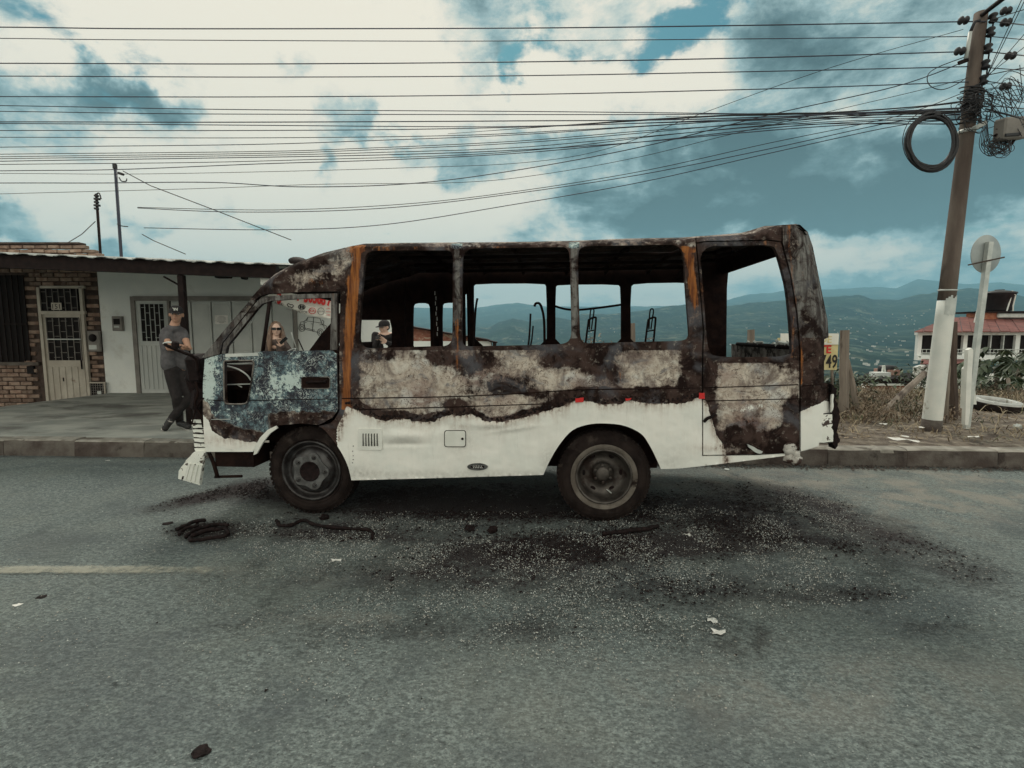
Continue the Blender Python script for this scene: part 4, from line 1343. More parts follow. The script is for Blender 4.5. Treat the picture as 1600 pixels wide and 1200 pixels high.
uF, uR = u_of(320, 640), u_of(1300, 640)
fy_u, ry_u = u_of(487, 745), u_of(943, 740)
bus_box('floor', uF + 0.1, uR - 0.06, 0.42, WID - 0.05, 0.66, 0.72, M['soot'])
bus_box('floor_side', fy_u + 0.52, ry_u - 0.52, 0.06, 0.42, 0.66, 0.72, M['soot'])
bus_box('floor_side', ry_u + 0.52, uR - 0.2, 0.06, 0.42, 0.66, 0.72, M['soot'])
bus_box('chassis_rail', uF + 0.3, uR - 0.4, 0.45, 0.53, 0.46, 0.60, M['soot'])
bus_box('chassis_rail', uF + 0.3, uR - 0.4, 1.39, 1.47, 0.46, 0.60, M['soot'])
bus_box('fuel_tank', fy_u + 0.6, fy_u + 1.4, 0.55, 1.35, 0.36, 0.64, M['soot'])
for uu in (fy_u, ry_u):
    bus_box('wheel_well', uu - 0.50, uu + 0.50, 0.34, 0.38, 0.40, 0.98, M['soot'])
    bus_box('wheel_well_top', uu - 0.52, uu + 0.52, 0.05, 0.36, 0.90, 0.93, M['soot'])
    MB().tube([B0 + BD * uu + BN * 0.2 + Vector((0, 0, .385)), B0 + BD * uu + BN * (WID - .2) + Vector((0, 0, .385))], 0.05, 10).build('axle', M['soot'], bus, True)
bus_box('sill', uF + 0.04, u_of(392, 720), 0.04, 0.30, 0.42, 0.58, M['soot'])
bus_box('front_panel', uF - 0.03, uF + 0.02, 0.10, WID - 0.10, 0.55, 1.33, M['soot'])
bus_box('dashboard', uF + 0.05, uF + 0.40, 0.12, WID - 0.10, 1.08, 1.30, M['soot'], bev=0.05)
bus_box('engine_cover', uF + 0.5, uF + 1.2, 0.6, 1.3, 0.72, 1.12, M['soot'], bev=0.06)
side_poly('arch_trim', [(396, 711), (401, 709), (411, 691), (422, 677), (433, 669.5), (431, 665.5), (418, 671.5), (406, 684), (398, 698)], -0.022, 0.02, M['white'])
side_tube('front_strut', [(326, 706, 0.03), (333, 722, 0.03), (340, 745, 0.04)], 0.016, M['soot'])
side_tube('front_strut', [(336, 745, 0.06), (378, 744, 0.06)], 0.014, M['soot'])
# inside the low window of the door: pedals and bent rods
side_tube('door_rod', [(354, 572, .10), (372, 577, .10), (386, 586, .10), (392, 594, .10)], 0.007, M['galv'])
side_tube('door_rod', [(353, 586, .13), (368, 599, .13), (378, 605, .13)], 0.006, M['galv'])
side_tube('door_rod', [(354, 601, .12), (392, 600, .12)], 0.006, M['galv'])
side_tube('door_rod', [(352, 569, .08), (394, 568, .08)], 0.007, M['galv'])
bus_box('cab_side_panel', uF + 0.1, uF + 1.0, 0.30, 0.33, 0.60, 1.28, M['soot'])

# partition behind the cab and door columns seen on the far side
bus_box('cab_partition', u_of(548, 500) , u_of(548, 500) + 0.03, 0.05, 0.42, 0.72, 1.50, M['soot'])
side_tube('inner_column', [(633, 440, WID - 0.25), (633.5, 546, WID - 0.25)], 0.010, M['dmetal'])
side_tube('inner_column', [(680, 455, WID - 0.3), (682, 548, WID - 0.3)], 0.030, M['soot'])
cl = MB()
for k in range(9):
    a = 458 + k * 8
    cl.box(S(679.5 + (k % 2) * 1.2 + k * .45, a, WID - 0.36), (0.006, 0.004, 0.042))
cl.build('slotted_strip', M['lens'], bus)
side_tube('inner_column', [(736, 440, WID - 0.2), (737.5, 546, WID - 0.2)], 0.030, M['soot'])
side_tube('burnt_strip', [(746, 466, 1.3), (743, 486, 1.3), (740, 545, 1.3)], 0.012, M['char'])
side_tube('bent_grab_rail', [(835, 479, 1.2), (837, 474.5, 1.2), (842, 474, 1.2), (846, 480, 1.2), (850, 500, 1.2), (851, 545, 1.2)], 0.013, M['soot'])
side_tube('seat_strut', [(829, 490, 1.1), (827.5, 520, 1.1), (825, 545, 1.1)], 0.010, M['char'])
side_tube('seat_strut', [(833, 509, 1.1), (831, 530, 1.1), (828, 545, 1.1)], 0.008, M['char'])
side_tube('sagging_rail', [(866, 478, WID - .1), (884, 483, WID - .1), (905, 484, WID - .1), (935, 481, WID - .1), (972, 476, WID - .1)], 0.013, M['soot'])
# seat frames
for (x0_, sc_) in ((915, 1.0), (1008, 1.05)):
    sf = empty('x', (0, 0, 0))
    bpy.data.objects.remove(sf)
    w_ = 1.15
    fr_ = [(x0_ - 1, 545, w_), (x0_ + 4, 506, w_), (x0_ + 6, 499, w_), (x0_ + 15, 496, w_), (x0_ + 16, 503, w_), (x0_ + 12, 545, w_)]
    so = side_tube('seat_frame', fr_, 0.010, M['char'], smooth=True)
    side_tube('headrest_frame', [(x0_ + 6, 515, w_), (x0_ + 7, 492, w_), (x0_ + 9, 483, w_), (x0_ + 13, 485, w_), (x0_ + 11, 500, w_), (x0_ + 9, 515, w_)], 0.007, M['char'], so)
    for yy in (518, 530):
        side_tube('seat_slat', [(x0_ + 2, yy, w_), (x0_ + 13, yy - 2, w_)], 0.007, M['galv'] if yy == 530 else M['char'], so)
# steering wheel
swc = S(437, 562, 0.45)
ang = Euler((R(20), R(-30), R(0))).to_matrix()
pts = [swc + ang @ Vector((0.17 * math.cos(t), 0.17 * math.sin(t), 0)) for t in np.linspace(0, 2 * math.pi, 30)]
sw = MB().tube(pts, 0.007, 6, False).build('steering_wheel', M['galv'], bus, True)
MB().tube([swc, swc + ang @ Vector((0, 0, -0.5))], 0.016, 8).build('steering_column', M['soot'], sw, True)
side_tube('control_stalk', [(455, 519, 0.5), (466, 551, 0.5)], 0.006, M['galv'])
side_tube('control_stalk', [(466, 530, 0.55), (476, 552, 0.55)], 0.006, M['dmetal'])


# wheels
def lathe_n(prof, c_, seg=40):
    return MB().lathe(prof, c_, BN, seg)


M['dustring'] = pm('dusty_sidewall', (0.10, 0.085, 0.072), (0.17, 0.15, 0.13), 0.95, 0, 7, bump=0.4, spec=.1, c3=(0.02, 0.014, 0.012), s3=4, t3=(.54, .60))


def wheel(px, w, front):
    u = u_of(px, 745, w)
    c_ = B0 + BD * u + BN * w + Vector((0, 0, 0.388))
    ks_ = 1.13 if front else 1.0
    tp = [(0.222 * ks_, 0.012), (0.245 * ks_, -0.004), (0.295, -0.016), (0.330, -0.014), (0.358, 0.002), (0.372, 0.014), (0.378, 0.018), (0.388, 0.030),
          (0.390, 0.060), (0.390, 0.064), (0.380, 0.066), (0.380, 0.078), (0.391, 0.080), (0.391, 0.120), (0.380, 0.122), (0.380, 0.134), (0.390, 0.136),
          (0.386, 0.175), (0.36, 0.195), (0.30, 0.205), (0.222, 0.19)]
    wo = lathe_n([(0.235, 0.15), (0.235, 0.19), (0.12, 0.19), (0.02, 0.19)], c_).build('wheel', M['soot'], bus, True)
    ty = lathe_n(tp, c_, 64).build('tyre', M['rubber'], wo, True)
    if not front:
        MB().lathe([(0.236, -0.001), (0.25, -0.0085), (0.272, -0.0155), (0.276, -0.0150)], c_, BN, 56).build('dusty_sidewall', M['dustring'], ty, True)
    for rr, hh in ((0.285, -0.0165), (0.342, -0.0105), (0.352, -0.004)):
        pts = []
        MB().lathe([(rr - 0.004, hh + 0.004), (rr, hh - 0.003), (rr + 0.004, hh + 0.004)], c_, BN, 48).build('tyre_ring', M['rubber'], ty, True)
    lug = MB()
    for k in range(56):
        a = 2 * math.pi * k / 56
        rot = Matrix.Rotation(a, 3, BN)
        e1, e2 = rot @ BD, rot @ Vector((0, 0, 1))
        for hh in (0.028, 0.172):
            lug.box(c_ + e2 * 0.3822 + BN * hh, (0.026, 0.032, 0.012), Matrix((e1, BN, e2)).transposed())
    lo = lug.build('tread_lugs', M['rubber'], ty)
    lo['kind'] = 'stuff'
    if front:
        rim = lathe_n([(0.230, 0.016), (0.236, -0.004), (0.230, -0.014), (0.222, -0.014), (0.214, -0.002), (0.208, 0.022), (0.196, 0.040), (0.184, 0.044),
                       (0.176, 0.030), (0.166, 0.008), (0.140, -0.012), (0.105, -0.022), (0.082, -0.022), (0.076, -0.008), (0.074, 0.05), (0.0, 0.05)], c_, 56)
        rim.v = [tuple(c_ + BN * (Vector(q) - c_).dot(BN) + ((Vector(q) - c_) - BN * (Vector(q) - c_).dot(BN)) * 1.13) for q in rim.v]
        rm_ = rim.build('rim', M['rimdark'], wo, True)
        e1_, e2_ = BD, Vector((0, 0, 1))
        star = [c_ + BN * -0.030 + (e1_ * math.sin(t + .32) + e2_ * math.cos(t + .32)) * (0.152 + 0.016 * math.cos(5 * t)) for t in np.linspace(0, 2 * math.pi, 61)[:-1]]
        MB().prism(star, BN * 0.012).build('hub_plate', M['hubplate'], rm_)
        for k in range(5):
            a = 2 * math.pi * k / 5 + 0.32
            rot = Matrix.Rotation(a, 3, BN)
            e2 = rot @ Vector((0, 0, 1))
            pc = c_ + e2 * 0.128 + BN * -0.031
            MB().lathe([(0.021, 0.01), (0.021, -0.002), (0.017, -0.003), (0.017, 0.004), (0.011, 0.004), (0.011, -0.016), (0.0, -0.018)], pc, BN, 12).build('wheel_nut', M['rimdark'], rm_, False)
            e2 = Matrix.Rotation(a + math.pi / 5, 3, BN) @ Vector((0, 0, 1))
            e1 = Matrix.Rotation(a + math.pi / 5, 3, BN) @ BD
            poly = [c_ + e2 * (0.172 + 0.017 * math.sin(q)) + e1 * (0.032 * math.cos(q)) + BN * 0.006 for q in np.linspace(0, 2 * math.pi, 13)[:-1]]
            MB().prism(poly, BN * 0.01).build('rim_opening', M['soot'], rm_)
        MB().lathe([(0.086, 0.004), (0.088, -0.004), (0.080, -0.005), (0.074, 0.0005), (0.03, 0.0005), (0, 0.0005)], c_ + BN * -0.031, BN, 20).build('hub', M['char'], rm_, True)
    else:
        rim = lathe_n([(0.230, 0.016), (0.236, -0.004), (0.230, -0.013), (0.222, -0.012), (0.214, 0.0), (0.208, 0.04), (0.200, 0.085), (0.190, 0.115), (0.165, 0.135),
                       (0.135, 0.140), (0.095, 0.142), (0.088, 0.120), (0.080, 0.100), (0.062, 0.094), (0.060, 0.080), (0.040, 0.074), (0.0, 0.072)], c_, 56)
        rm_ = rim.build('rim', M['rim'], wo, True)
        for k in range(6):
            a = 2 * math.pi * k / 6 + 0.5
            rot = Matrix.Rotation(a, 3, BN)
            e2, e1 = rot @ Vector((0, 0, 1)), rot @ BD
            poly = [c_ + e2 * (0.158 + 0.015 * math.sin(q)) + e1 * (0.024 * math.cos(q)) + BN * 0.132 for q in np.linspace(0, 2 * math.pi, 13)[:-1]]
            MB().prism(poly, BN * 0.006).build('rim_opening', M['char'], rm_)
            MB().lathe([(0.013, 0.0), (0.013, -0.018), (0, -0.02)], c_ + (Matrix.Rotation(a + .5, 3, BN) @ Vector((0, 0, 1))) * 0.072 + BN * 0.097, BN, 6).build('wheel_nut', M['rim'], rm_)
        MB().tube([c_ + Vector((0, 0, -0.145)) + BD * 0.04 + BN * 0.12, c_ + Vector((0, 0, -0.165)) + BD * 0.075 + BN * 0.08], 0.005, 6).build('valve_stem', M['galv'], rm_)
    return wo


wheel(487, 0.085, True)
wheel(943.5, 0.075, False)
for px_ in (487, 943.5):
    u = u_of(px_, 745, 0.08)
    c_ = B0 + BD * u + BN * (WID - 0.08) + Vector((0, 0, 0.388))
    wo = MB().lathe([(0.0, 0.0), (0.2, 0.0), (0.23, 0.012), (0.30, 0.016), (0.36, 0.0), (0.39, -0.03), (0.39, -0.16), (0.36, -0.2), (0.2, -0.2), (0.0, -0.2)], c_, BN, 40).build('wheel', M['rubber'], bus, True)

# small fittings on the white side
vg = side_poly('vent_plate', rrect(559, 670, 597, 703, 3), -0.010, 0.009, M['buswhite'])
vg.data.materials.clear()
vg.data.materials.append(M['white'])
for k in range(6):
    xx = 566.5 + k * 4.4
    side_poly('louvre', [(xx, 677.5), (xx + 1.7, 677.5), (xx + 1.7, 697), (xx, 697)], -0.0125, 0.004, M['char'], vg)
    side_tube('louvre_lip', [(xx + 2.2, 678), (xx + 2.2, 696.5)], 0.003, M['white'], vg, w=-0.012)
fd = side_poly('fuel_flap_gap', rrect(694, 672.3, 728, 698.6, 4), -0.005, 0.005, M['char'])
fl = side_poly('fuel_flap', rrect(695.1, 673.4, 726.9, 697.5, 3.4), -0.011, 0.009, M['white'], fd)
MB().lathe([(0.010, 0.0), (0.010, -0.006), (0.0, -0.006)], S(722.5, 685.5, -0.012), BN, 12).build('flap_lock', M['char'], fl)
for (a, b_1, rx_, ry_) in ((746, 729.5, 16, 5.6), (1264, 691, 13, 6.2)):
    q = np.linspace(0, 2 * math.pi, 25)[:-1]
    w_ = -0.006 if a < 1000 else 0.02
    tilt = 0 if a < 1000 else -0.12
    lp = side_poly('marker_lamp', [(a + rx_ * math.cos(t), b_1 + ry_ * math.sin(t) + tilt * rx_ * math.cos(t)) for t in q], w_ - 0.008, 0.012, M['chrome'])
    le = side_poly('lens', [(a + rx_ * .68 * math.cos(t), b_1 + ry_ * .55 * math.sin(t) + tilt * rx_ * .68 * math.cos(t)) for t in q], w_ - 0.013, 0.006, M['dmetal'], lp)
    for i in range(6):
        for j in range(2):
            cx_, cy_ = a - 6.5 + i * 2.6 + j * 1.3 * 0.5, b_1 - 1.3 + j * 2.6
            MB().lathe([(0.0045, 0), (0.004, -0.003), (0, -0.004)], S(cx_ * (1 if a < 1000 else 1), cy_ + tilt * (cx_ - a), w_ - 0.013), BN, 6).build('led_bead', M['lens'], le)
side_poly('red_reflector', [(899, 622.5), (912, 621.5), (912, 628.5), (899, 629)], -0.012, 0.008, M['redtape'], rough=0.8)
side_poly('red_reflector', [(977, 622.5), (987, 622.5), (985, 625), (978, 626.5)], -0.012, 0.008, M['redtape'], rough=0.8)
side_poly('red_reflector', [(1092.5, 614), (1101, 614), (1101, 623), (1092.5, 623)], -0.012, 0.008, M['redtape'], rough=0.8)
for yy in (697, 705, 712, 718, 723):
    MB().lathe([(0.005, 0.002), (0.004, -0.003), (0, -0.004)], S(551 + (yy % 3), yy, -0.001), BN, 6).build('rivet', M['char'], bus)

# front corner ribs and the hanging piece of bumper
for k in range(7):
    yy = 656 + k * 7.4
    side_poly('corner_rib', [(299 + k * .7, yy), (324 + (k % 2), yy + 0.5), (325 + (k % 2), yy + 5.4), (301 + k * .7, yy + 5.0)], 0.02 + 0.01 * (k % 2), 0.05, M['buswhite'], rough=1.2)
side_poly('corner_backing', [(300, 655), (325, 655), (328, 706), (305, 704)], 0.045, 0.05, M['soot'])
hb = side_poly('bumper_piece', [(291, 719), (303, 706), (322, 705), (320, 709), (317, 722), (312, 758), (278, 748), (279, 736)], 0.0, 0.03, M['buswhite'], rough=0.8)
for k in range(4):
    f0 = 285 + k * 7.0
    side_poly('bumper_rib', [(f0 + 9 - k, 724 + k), (f0 + 12.5 - k, 724.5 + k), (f0 + 5, 751 + k * 1.4), (f0 + 1, 750 + k * 1.4)], -0.008, 0.008, M['white'], hb)
side_poly('bumper_hole', [(285, 744), (291, 745), (290, 750), (284, 748)], -0.003, 0.004, M['char'], hb, rough=1)
# burnt front: lumps, lamp housing, mirror arm
for (a, b_1, w, s) in ((311, 575, .15, (.14, .2, .24)), (310, 600, .2, (.13, .2, .22)), (313, 625, .12, (.12, .16, .2)), (315, 645, .1, (.10, .14, .14))):
    rr = Euler((random.uniform(-.2, .2), random.uniform(-.2, .2), random.uniform(-.3, .3))).to_matrix()
    bb = MB().box(S(a, b_1, w), s, rr, 0.03)
    bb.build('burnt_fascia_lump', M['char'], bus)
side_tube('mirror_arm', [(257, 537, -0.15), (263, 541, -0.14), (285, 550, -0.08), (300, 556, -0.02), (307, 563, 0.02), (309, 580, 0.05)], 0.014, M['dmetal'], seg=8)
side_tube('mirror_arm', [(255, 537, -0.15), (262, 535, -0.15), (272, 536, -0.15)], 0.008, M['galv'], seg=8)
MB().box(S(274, 539, -0.15), (0.05, 0.05, 0.06), None, 0.012).build('mirror_clamp', M['char'], bus)
side_tube('hanging_cable', [(318, 622, -0.02), (308, 635, 0), (303, 650, 0), (300, 662, 0)], 0.006, M['soot'])
side_tube('hanging_cable', [(306, 596, 0), (309, 615, -.01), (305, 632, 0), (314, 650, 0), (318, 668, 0)], 0.010, M['soot'])
# tail: square flap, melted trim, charred edge
side_poly('tail_flap_gap', [(1271, 646.5), (1302, 645.5), (1304, 692), (1277, 693)], 0.028, 0.02, M['char'])
side_poly('tail_flap', [(1273, 648), (1300.5, 647), (1301, 664), (1299, 668), (1302, 672), (1302, 690), (1279, 692)], 0.018, 0.02, M['buswhite'], rough=1.0)
side_poly('tail_lamp_tray', [(1249, 697), (1276, 684), (1281, 690), (1279, 697), (1262, 703), (1248, 706)], 0.03, 0.03, M['white'])
pts = [(1299, 600), (1308, 606), (1306, 625), (1311, 640), (1313, 655), (1308, 672), (1312, 690), (1305, 702), (1301, 690), (1303, 650), (1299, 630)]
side_poly('charred_edge', densify(pts, 3), 0.05, 0.10, M['char'], rough=2.5)
side_poly('peeled_strip', [(1300, 617), (1303, 616), (1302, 640), (1299, 644)], 0.03, 0.02, M['white'], rough=1)
blob_m = MB()
bmx = bmesh.new()
for k in range(7):
    c_ = S(1240 + random.uniform(-8, 9), 700 + k * 3.2, 0.0)
    r_0 = random.uniform(0.022, 0.045)
    bmesh.ops.create_icosphere(bmx, subdivisions=2, radius=r_0, matrix=Matrix.Translation(c_) @ Matrix.Diagonal((1.2, 0.7, 1.1, 1)))
for vtx in bmx.verts:
    vtx.co += Vector([0.014 * (random.random() - .5) for _ in range(3)])
me = bpy.data.meshes.new('melted_trim')
bmx.to_mesh(me)
bmx.free()
M['melt'] = pm('melted_plastic', (0.30, 0.27, 0.24), (0.50, 0.48, 0.44), 0.7, 0, 10, bump=0.6, c3=(0.04, 0.02, 0.015), s3=9, t3=(.5, .54))
link_mesh('melted_trim', me, M['melt'], bus, True)
side_poly('peeled_sill_edge', [(1168, 694), (1192, 706), (1190, 709), (1182, 708), (1170, 699)], -0.02, 0.02, M['galv'], rough=1)
side_tube('melted_handle', [(1100, 659, -.01), (1105, 654, -.02), (1112, 651, -.02), (1117, 646, -.01)], 0.013, M['char'], seg=8)
# jagged black crust that hangs along the char line
crust = MB()
xs_ = np.arange(540, 1098, 2.2)
for xx in xs_:
    yy = float(np.interp(xx, charb[:, 0], charb[:, 1]))
    s = random.uniform(1.0, 2.4)
    if random.random() < 0.75:
        a, b_1 = xx + random.uniform(-2, 2), yy - 4 + random.uniform(-3.5, 2.5)
        P_ = [S(a + s * math.cos(t) * random.uniform(.6, 1.3), b_1 + s * math.sin(t) * random.uniform(.6, 1.3), -0.004 - random.random() * .006) for t in np.linspace(0, 2 * math.pi, 7)[:-1]]
        crust.prism(P_, BN * 0.006)
co = crust.build('char_crust', M['char'], bus)
co['kind'] = 'stuff'


# ------------------------------------------------------------------ houses on the left
HY = 11.4


def rect_y(name, x0, y0, x1, y1, Y, depth, mat, parent, bev=0.0):
    """a slab whose face stands at depth Y and spans the given picture rectangle"""
    ym = (y0 + y1) / 2
    a, b_1 = on_y(x0, ym, Y), on_y(x1, ym, Y)
    xm = (x0 + x1) / 2
    zt, zb = on_y(xm, y0, Y).z, on_y(xm, y1, Y).z
    return MB().box(((a.x + b_1.x) / 2, Y + depth / 2, (zt + zb) / 2), (abs(b_1.x - a.x), depth, abs(zt - zb)), None, bev).build(name, mat, parent)


bh = empty('brick_house', on_y(80, 630, HY), 'low brown brick house with a barred cream door at the left edge', 'house')
xL, xM, xR = -15.2, on_y(160, 540, HY).x, on_y(616, 540, HY).x
MB().box(((xL + xM) / 2, HY + 0.15, 1.45), (xM - xL, 0.26, 3.5), None).build('wall', M['mortar'], bh)
MB().box((xL + 0.1, HY + 2.7, 1.45), (0.2, 4.9, 3.5), None).build('side_wall', M['mortar'], bh)
bmesh_b = MB().box((0, 0, 0), (0.252, 0.05, 0.078), None, 0.008).mesh('brick')
bmesh_b.materials.append(M['brick'])


def in_px(p_, r):
    x_, y_ = to_px(p_)
    return r[0] < x_ < r[2] and r[1] < y_ < r[3]


opens = [(60, 445, 134, 650), (-60, 428, 41, 566), (136, 514, 156, 551), (137, 595, 164, 624)]
nbr = 0
row = 0
z = -0.12
while z < 3.05:
    x = xM - 0.13 - (0.135 if row % 2 else 0)
    while x > -12.4:
        P_ = Vector((x, HY + 0.005, z))
        skip = any(in_px(P_ + Vector((dx, 0, 0)), r) for r in opens for dx in (-0.055, 0.055))
        if not skip:
            o = bpy.data.objects.new('brick', bmesh_b)
            sc.collection.objects.link(o)
            o.location = P_ + Vector((random.uniform(-.006, .006), random.uniform(-.008, .012), random.uniform(-.003, .003)))
            o.rotation_euler = (0, random.uniform(-.01, .01), random.uniform(-.012, .012))
            o.parent = bh
            o.matrix_parent_inverse = Matrix.Translation(-Vector(bh.location))
            nbr += 1
        x -= 0.271
    z += 0.0955
    row += 1
print('bricks', nbr)
# parapet bricks on the roof line
for r_i in range(3):
    x = on_y(160 - r_i * 1.5, 400, 11.5).x - (0.1 if r_i % 2 else 0) - (0.28 if r_i == 2 else 0)
    while x > -13.4:
        o = bpy.data.objects.new('brick', bmesh_b)
        sc.collection.objects.link(o)
        o.location = (x - 0.13, 11.5, 3.27 + 0.088 * r_i + random.uniform(-.006, .006))
        o.scale = (1.0, 3.0, 0.95)
        o.rotation_euler = (random.uniform(-.02, .02), random.uniform(-.03, .03), random.uniform(-.04, .04))
        o.parent = bh
        o.matrix_parent_inverse = Matrix.Translation(-Vector(bh.location))
        x -= 0.272
        if nbr > 292:
            break
        nbr += 1
MB().box(((xL + xM) / 2 - 0.1, 11.52, 3.525), (xM - xL - 0.5, 0.2, 0.05), None, 0.01).build('parapet_cap', M['mortar'], bh)
# door with transom
dr = rect_y('door', 68, 489, 131, 632, HY - 0.05, 0.05, M['creammetal'], bh)
rect_y('door_glass', 74, 496, 126, 563, HY - 0.058, 0.01, M['dark'], dr)
for xx in (66.5, 132.5):
    rect_y('door_frame', xx - 2.2, 449, xx + 2.2, 634, HY - 0.085, 0.06, M['creammetal'], bh)
rect_y('door_frame', 62, 446.5, 131, 450.5, HY - 0.085, 0.06, M['creammetal'], bh)
rect_y('door_frame', 64, 486, 132, 491, HY - 0.088, 0.06, M['creammetal'], bh)
tr_ = rect_y('transom_window', 60, 450, 121, 486, HY - 0.05, 0.04, M['dark'], bh)


def grille(x0, y0, x1, y1, n, Y, mat, parent, bars=3, t=0.9):
    """upright bars with staggered short cross bars"""
    w = (x1 - x0) / n
    for k in range(n + 1):
        xx = x0 + k * w
        rect_y('grille_bar', xx - t / 2, y0, xx + t / 2, y1, Y, 0.012, mat, parent)
    for k in range(n):
        for j in range(bars):
            yy = y0 + (y1 - y0) * ((j + 0.5 + (0.22 if k % 2 else -0.22)) / bars)
            rect_y('grille_bar', x0 + k * w + t / 2, yy - t * .4, x0 + (k + 1) * w - t / 2, yy + t * .4, Y + 0.001, 0.010, mat, parent)


grille(63, 451, 120, 486, 6, HY - 0.075, M['frame'], tr_, 2)
grille(74, 497, 125, 563, 5, HY - 0.085, M['frame'], dr, 4)
rect_y('grille_rail', 73, 529.2, 126, 531, HY - 0.092, 0.012, M['greymetal'], dr)
for k in range(5):
    xx = 77.5 + k * 9.9
    rect_y('door_rib', xx, 573, xx + 6.4, 626, HY - 0.064, 0.016, M['creammetal'], dr, 0.006)
rect_y('door_handle', 125.5, 562, 127.5, 577, HY - 0.10, 0.03, M['dmetal'], dr, 0.008)
rect_y('kick_plate', 98, 590, 100, 596, HY - 0.068, 0.006, M['dmetal'], dr)


def text_mesh(txt, size, mat, name='lettering', parent=None, mtx=None, ext=0.002, align='CENTER', bold=0.0):
    cu = bpy.data.curves.new('t', 'FONT')
    cu.body = txt
    cu.size = size
    cu.extrude = ext
    cu.offset = bold
    cu.align_x = align
    cu.resolution_u = 3
    o = bpy.data.objects.new('t', cu)
    sc.collection.objects.link(o)
    bpy.context.view_layer.update()
    me = bpy.data.meshes.new_from_object(o.evaluated_get(bpy.context.evaluated_depsgraph_get()))
    bpy.data.objects.remove(o)
    bpy.data.curves.remove(cu)
    if mtx is not None:
        me.transform(mtx)
    me.name = name
    me.materials.clear()
    return link_mesh(name, me, mat, parent)


def facing(p_, sx=1.0, tilt=0.0, yaw=0.0):
    """matrix that stands text up facing the camera side"""
    return Matrix.Translation(p_) @ Matrix.Rotation(yaw, 4, 'Z') @ Matrix.Rotation(tilt, 4, 'Y') @ Matrix.Rotation(math.pi / 2, 4, 'X') @ Matrix.Diagonal((sx, 1, 1, 1))


pl = rect_y('number_plate', 80, 473, 96, 484, HY - 0.10, 0.012, M['creammetal'], bh)
text_mesh('151', 0.15, M['blackprint'], parent=pl, mtx=facing(on_y(88, 482.6, HY - 0.101)))
# barred window at the edge
wf = rect_y('window', -45, 430, 41, 565, HY - 0.02, 0.03, M['dark'], bh)
for k in range(7):
    rect_y('window_bar', 41 - k * 9, 430, 41.7 - k * 9, 565, HY - 0.05, 0.02, M['dmetal'], wf)
rect_y('window_bar', -45, 505, 41, 507.5, HY - 0.055, 0.02, M['dmetal'], wf)
rect_y('window_sill', -45, 566, 60, 571, HY - 0.06, 0.08, M['kerb'], bh)
mb_ = rect_y('electric_meter', 136.5, 517, 155, 549.5, HY - 0.09, 0.07, M['frame'], bh, 0.01)
MB().lathe([(0.0, -0.03), (0.07, -0.03), (0.085, -0.015), (0.085, 0)], on_y(145, 528, HY - 0.09), Vector((0, 1, 0)), 20).build('meter_glass', M['dark'], mb_, True)
rect_y('meter_label', 139, 539, 151, 546, HY - 0.096, 0.005, M['galv'], mb_)
gm = rect_y('gas_meter_box', 139, 598, 163, 621, HY - 0.06, 0.04, M['dark'], bh)
for a, b_1, c_, d_ in ((138, 597, 164, 599), (138, 620, 164, 622), (138, 599, 139.6, 620), (162.4, 599, 164, 620)):
    rect_y('box_frame', a, b_1, c_, d_, HY - 0.08, 0.03, M['creammetal'], gm)
for k in range(6):
    rect_y('mesh_wire', 142 + k * 3.6, 599, 142.6 + k * 3.6, 620, HY - 0.07, 0.006, M['frame'], gm)
for k in range(5):
    rect_y('mesh_wire', 139.6, 602 + k * 3.8, 162.4, 602.5 + k * 3.8, HY - 0.066, 0.004, M['frame'], gm)
rect_y('meter_dial', 152, 611, 158, 616, HY - 0.075, 0.01, M['galv'], gm)
rect_y('outlet_box', 42, 572, 52, 584, HY - 0.03, 0.06, M['dark'], bh)

wh = empty('white_house', on_y(350, 615, HY), 'white plastered house with grey metal shutters under a low sheet roof', 'house')
zt = 3.12
MB().box(((xM + xR) / 2, HY + 0.12, 1.4), (xR - xM - 0.004, 0.22, 3.4), None).build('wall', M['plaster'], wh)
MB().box((xR - 0.1, HY + 1.2, 1.4), (0.2, 1.9, 3.4), None).build('side_wall', M['plaster'], wh)
d2 = rect_y('door', 215, 470, 265, 614, HY - 0.03, 0.04, M['greymetal'], wh)
rect_y('door_glass', 220, 475, 257, 533, HY - 0.036, 0.008, M['dark'], d2)
grille(220, 475, 257, 533, 5, HY - 0.06, M['greymetal'], d2, 3, 0.8)
for k in range(6):
    xx = 219 + k * 7.2
    rect_y('door_rib', xx, 540, xx + 5.0, 608, HY - 0.044, 0.016, M['greymetal'], d2, 0.005)
rect_y('door_frame', 208, 463, 214.6, 615, HY - 0.06, 0.07, M['frame'], wh)
rect_y('door_frame', 265, 470, 268.4, 615, HY - 0.06, 0.07, M['frame'], wh)
rect_y('door_head', 207, 462.6, 470, 469.6, HY - 0.065, 0.08, M['frame'], wh)
rect_y('shutter_rail', 268, 553, 463, 557, HY - 0.065, 0.08, M['dmetal'], wh)
rect_y('lower_wall_panel', 268, 557, 463, 616, HY - 0.03, 0.04, M['plaster'], wh)
for x0, x1 in ((269, 299), (301, 330.5), (332.5, 362), (364, 392.5), (394.5, 425), (427, 458)):
    sh = rect_y('shutter_panel', x0, 471, x1, 552.6, HY - 0.05, 0.04, M['greymetal'], wh, 0.008)
    rect_y('shutter_fold', x0 + 3.2, 476, x1 - 3.2, 548, HY - 0.056, 0.01, M['greymetal'], sh, 0.004)
rect_y('shutter_jamb', 459, 470, 463, 556, HY - 0.07, 0.08, M['frame'], wh)
nt = rect_y('notice', 335.5, 492.5, 356, 506.5, HY - 0.062, 0.004, M['paper'], wh)
for k, wd in enumerate((9, 13, 14, 12, 14, 8)):
    rect_y('printed_line', 346 - wd / 2, 494.6 + k * 1.8, 346 + wd / 2, 495.2 + k * 1.8, HY - 0.064, 0.002, M['greyprint'], nt)
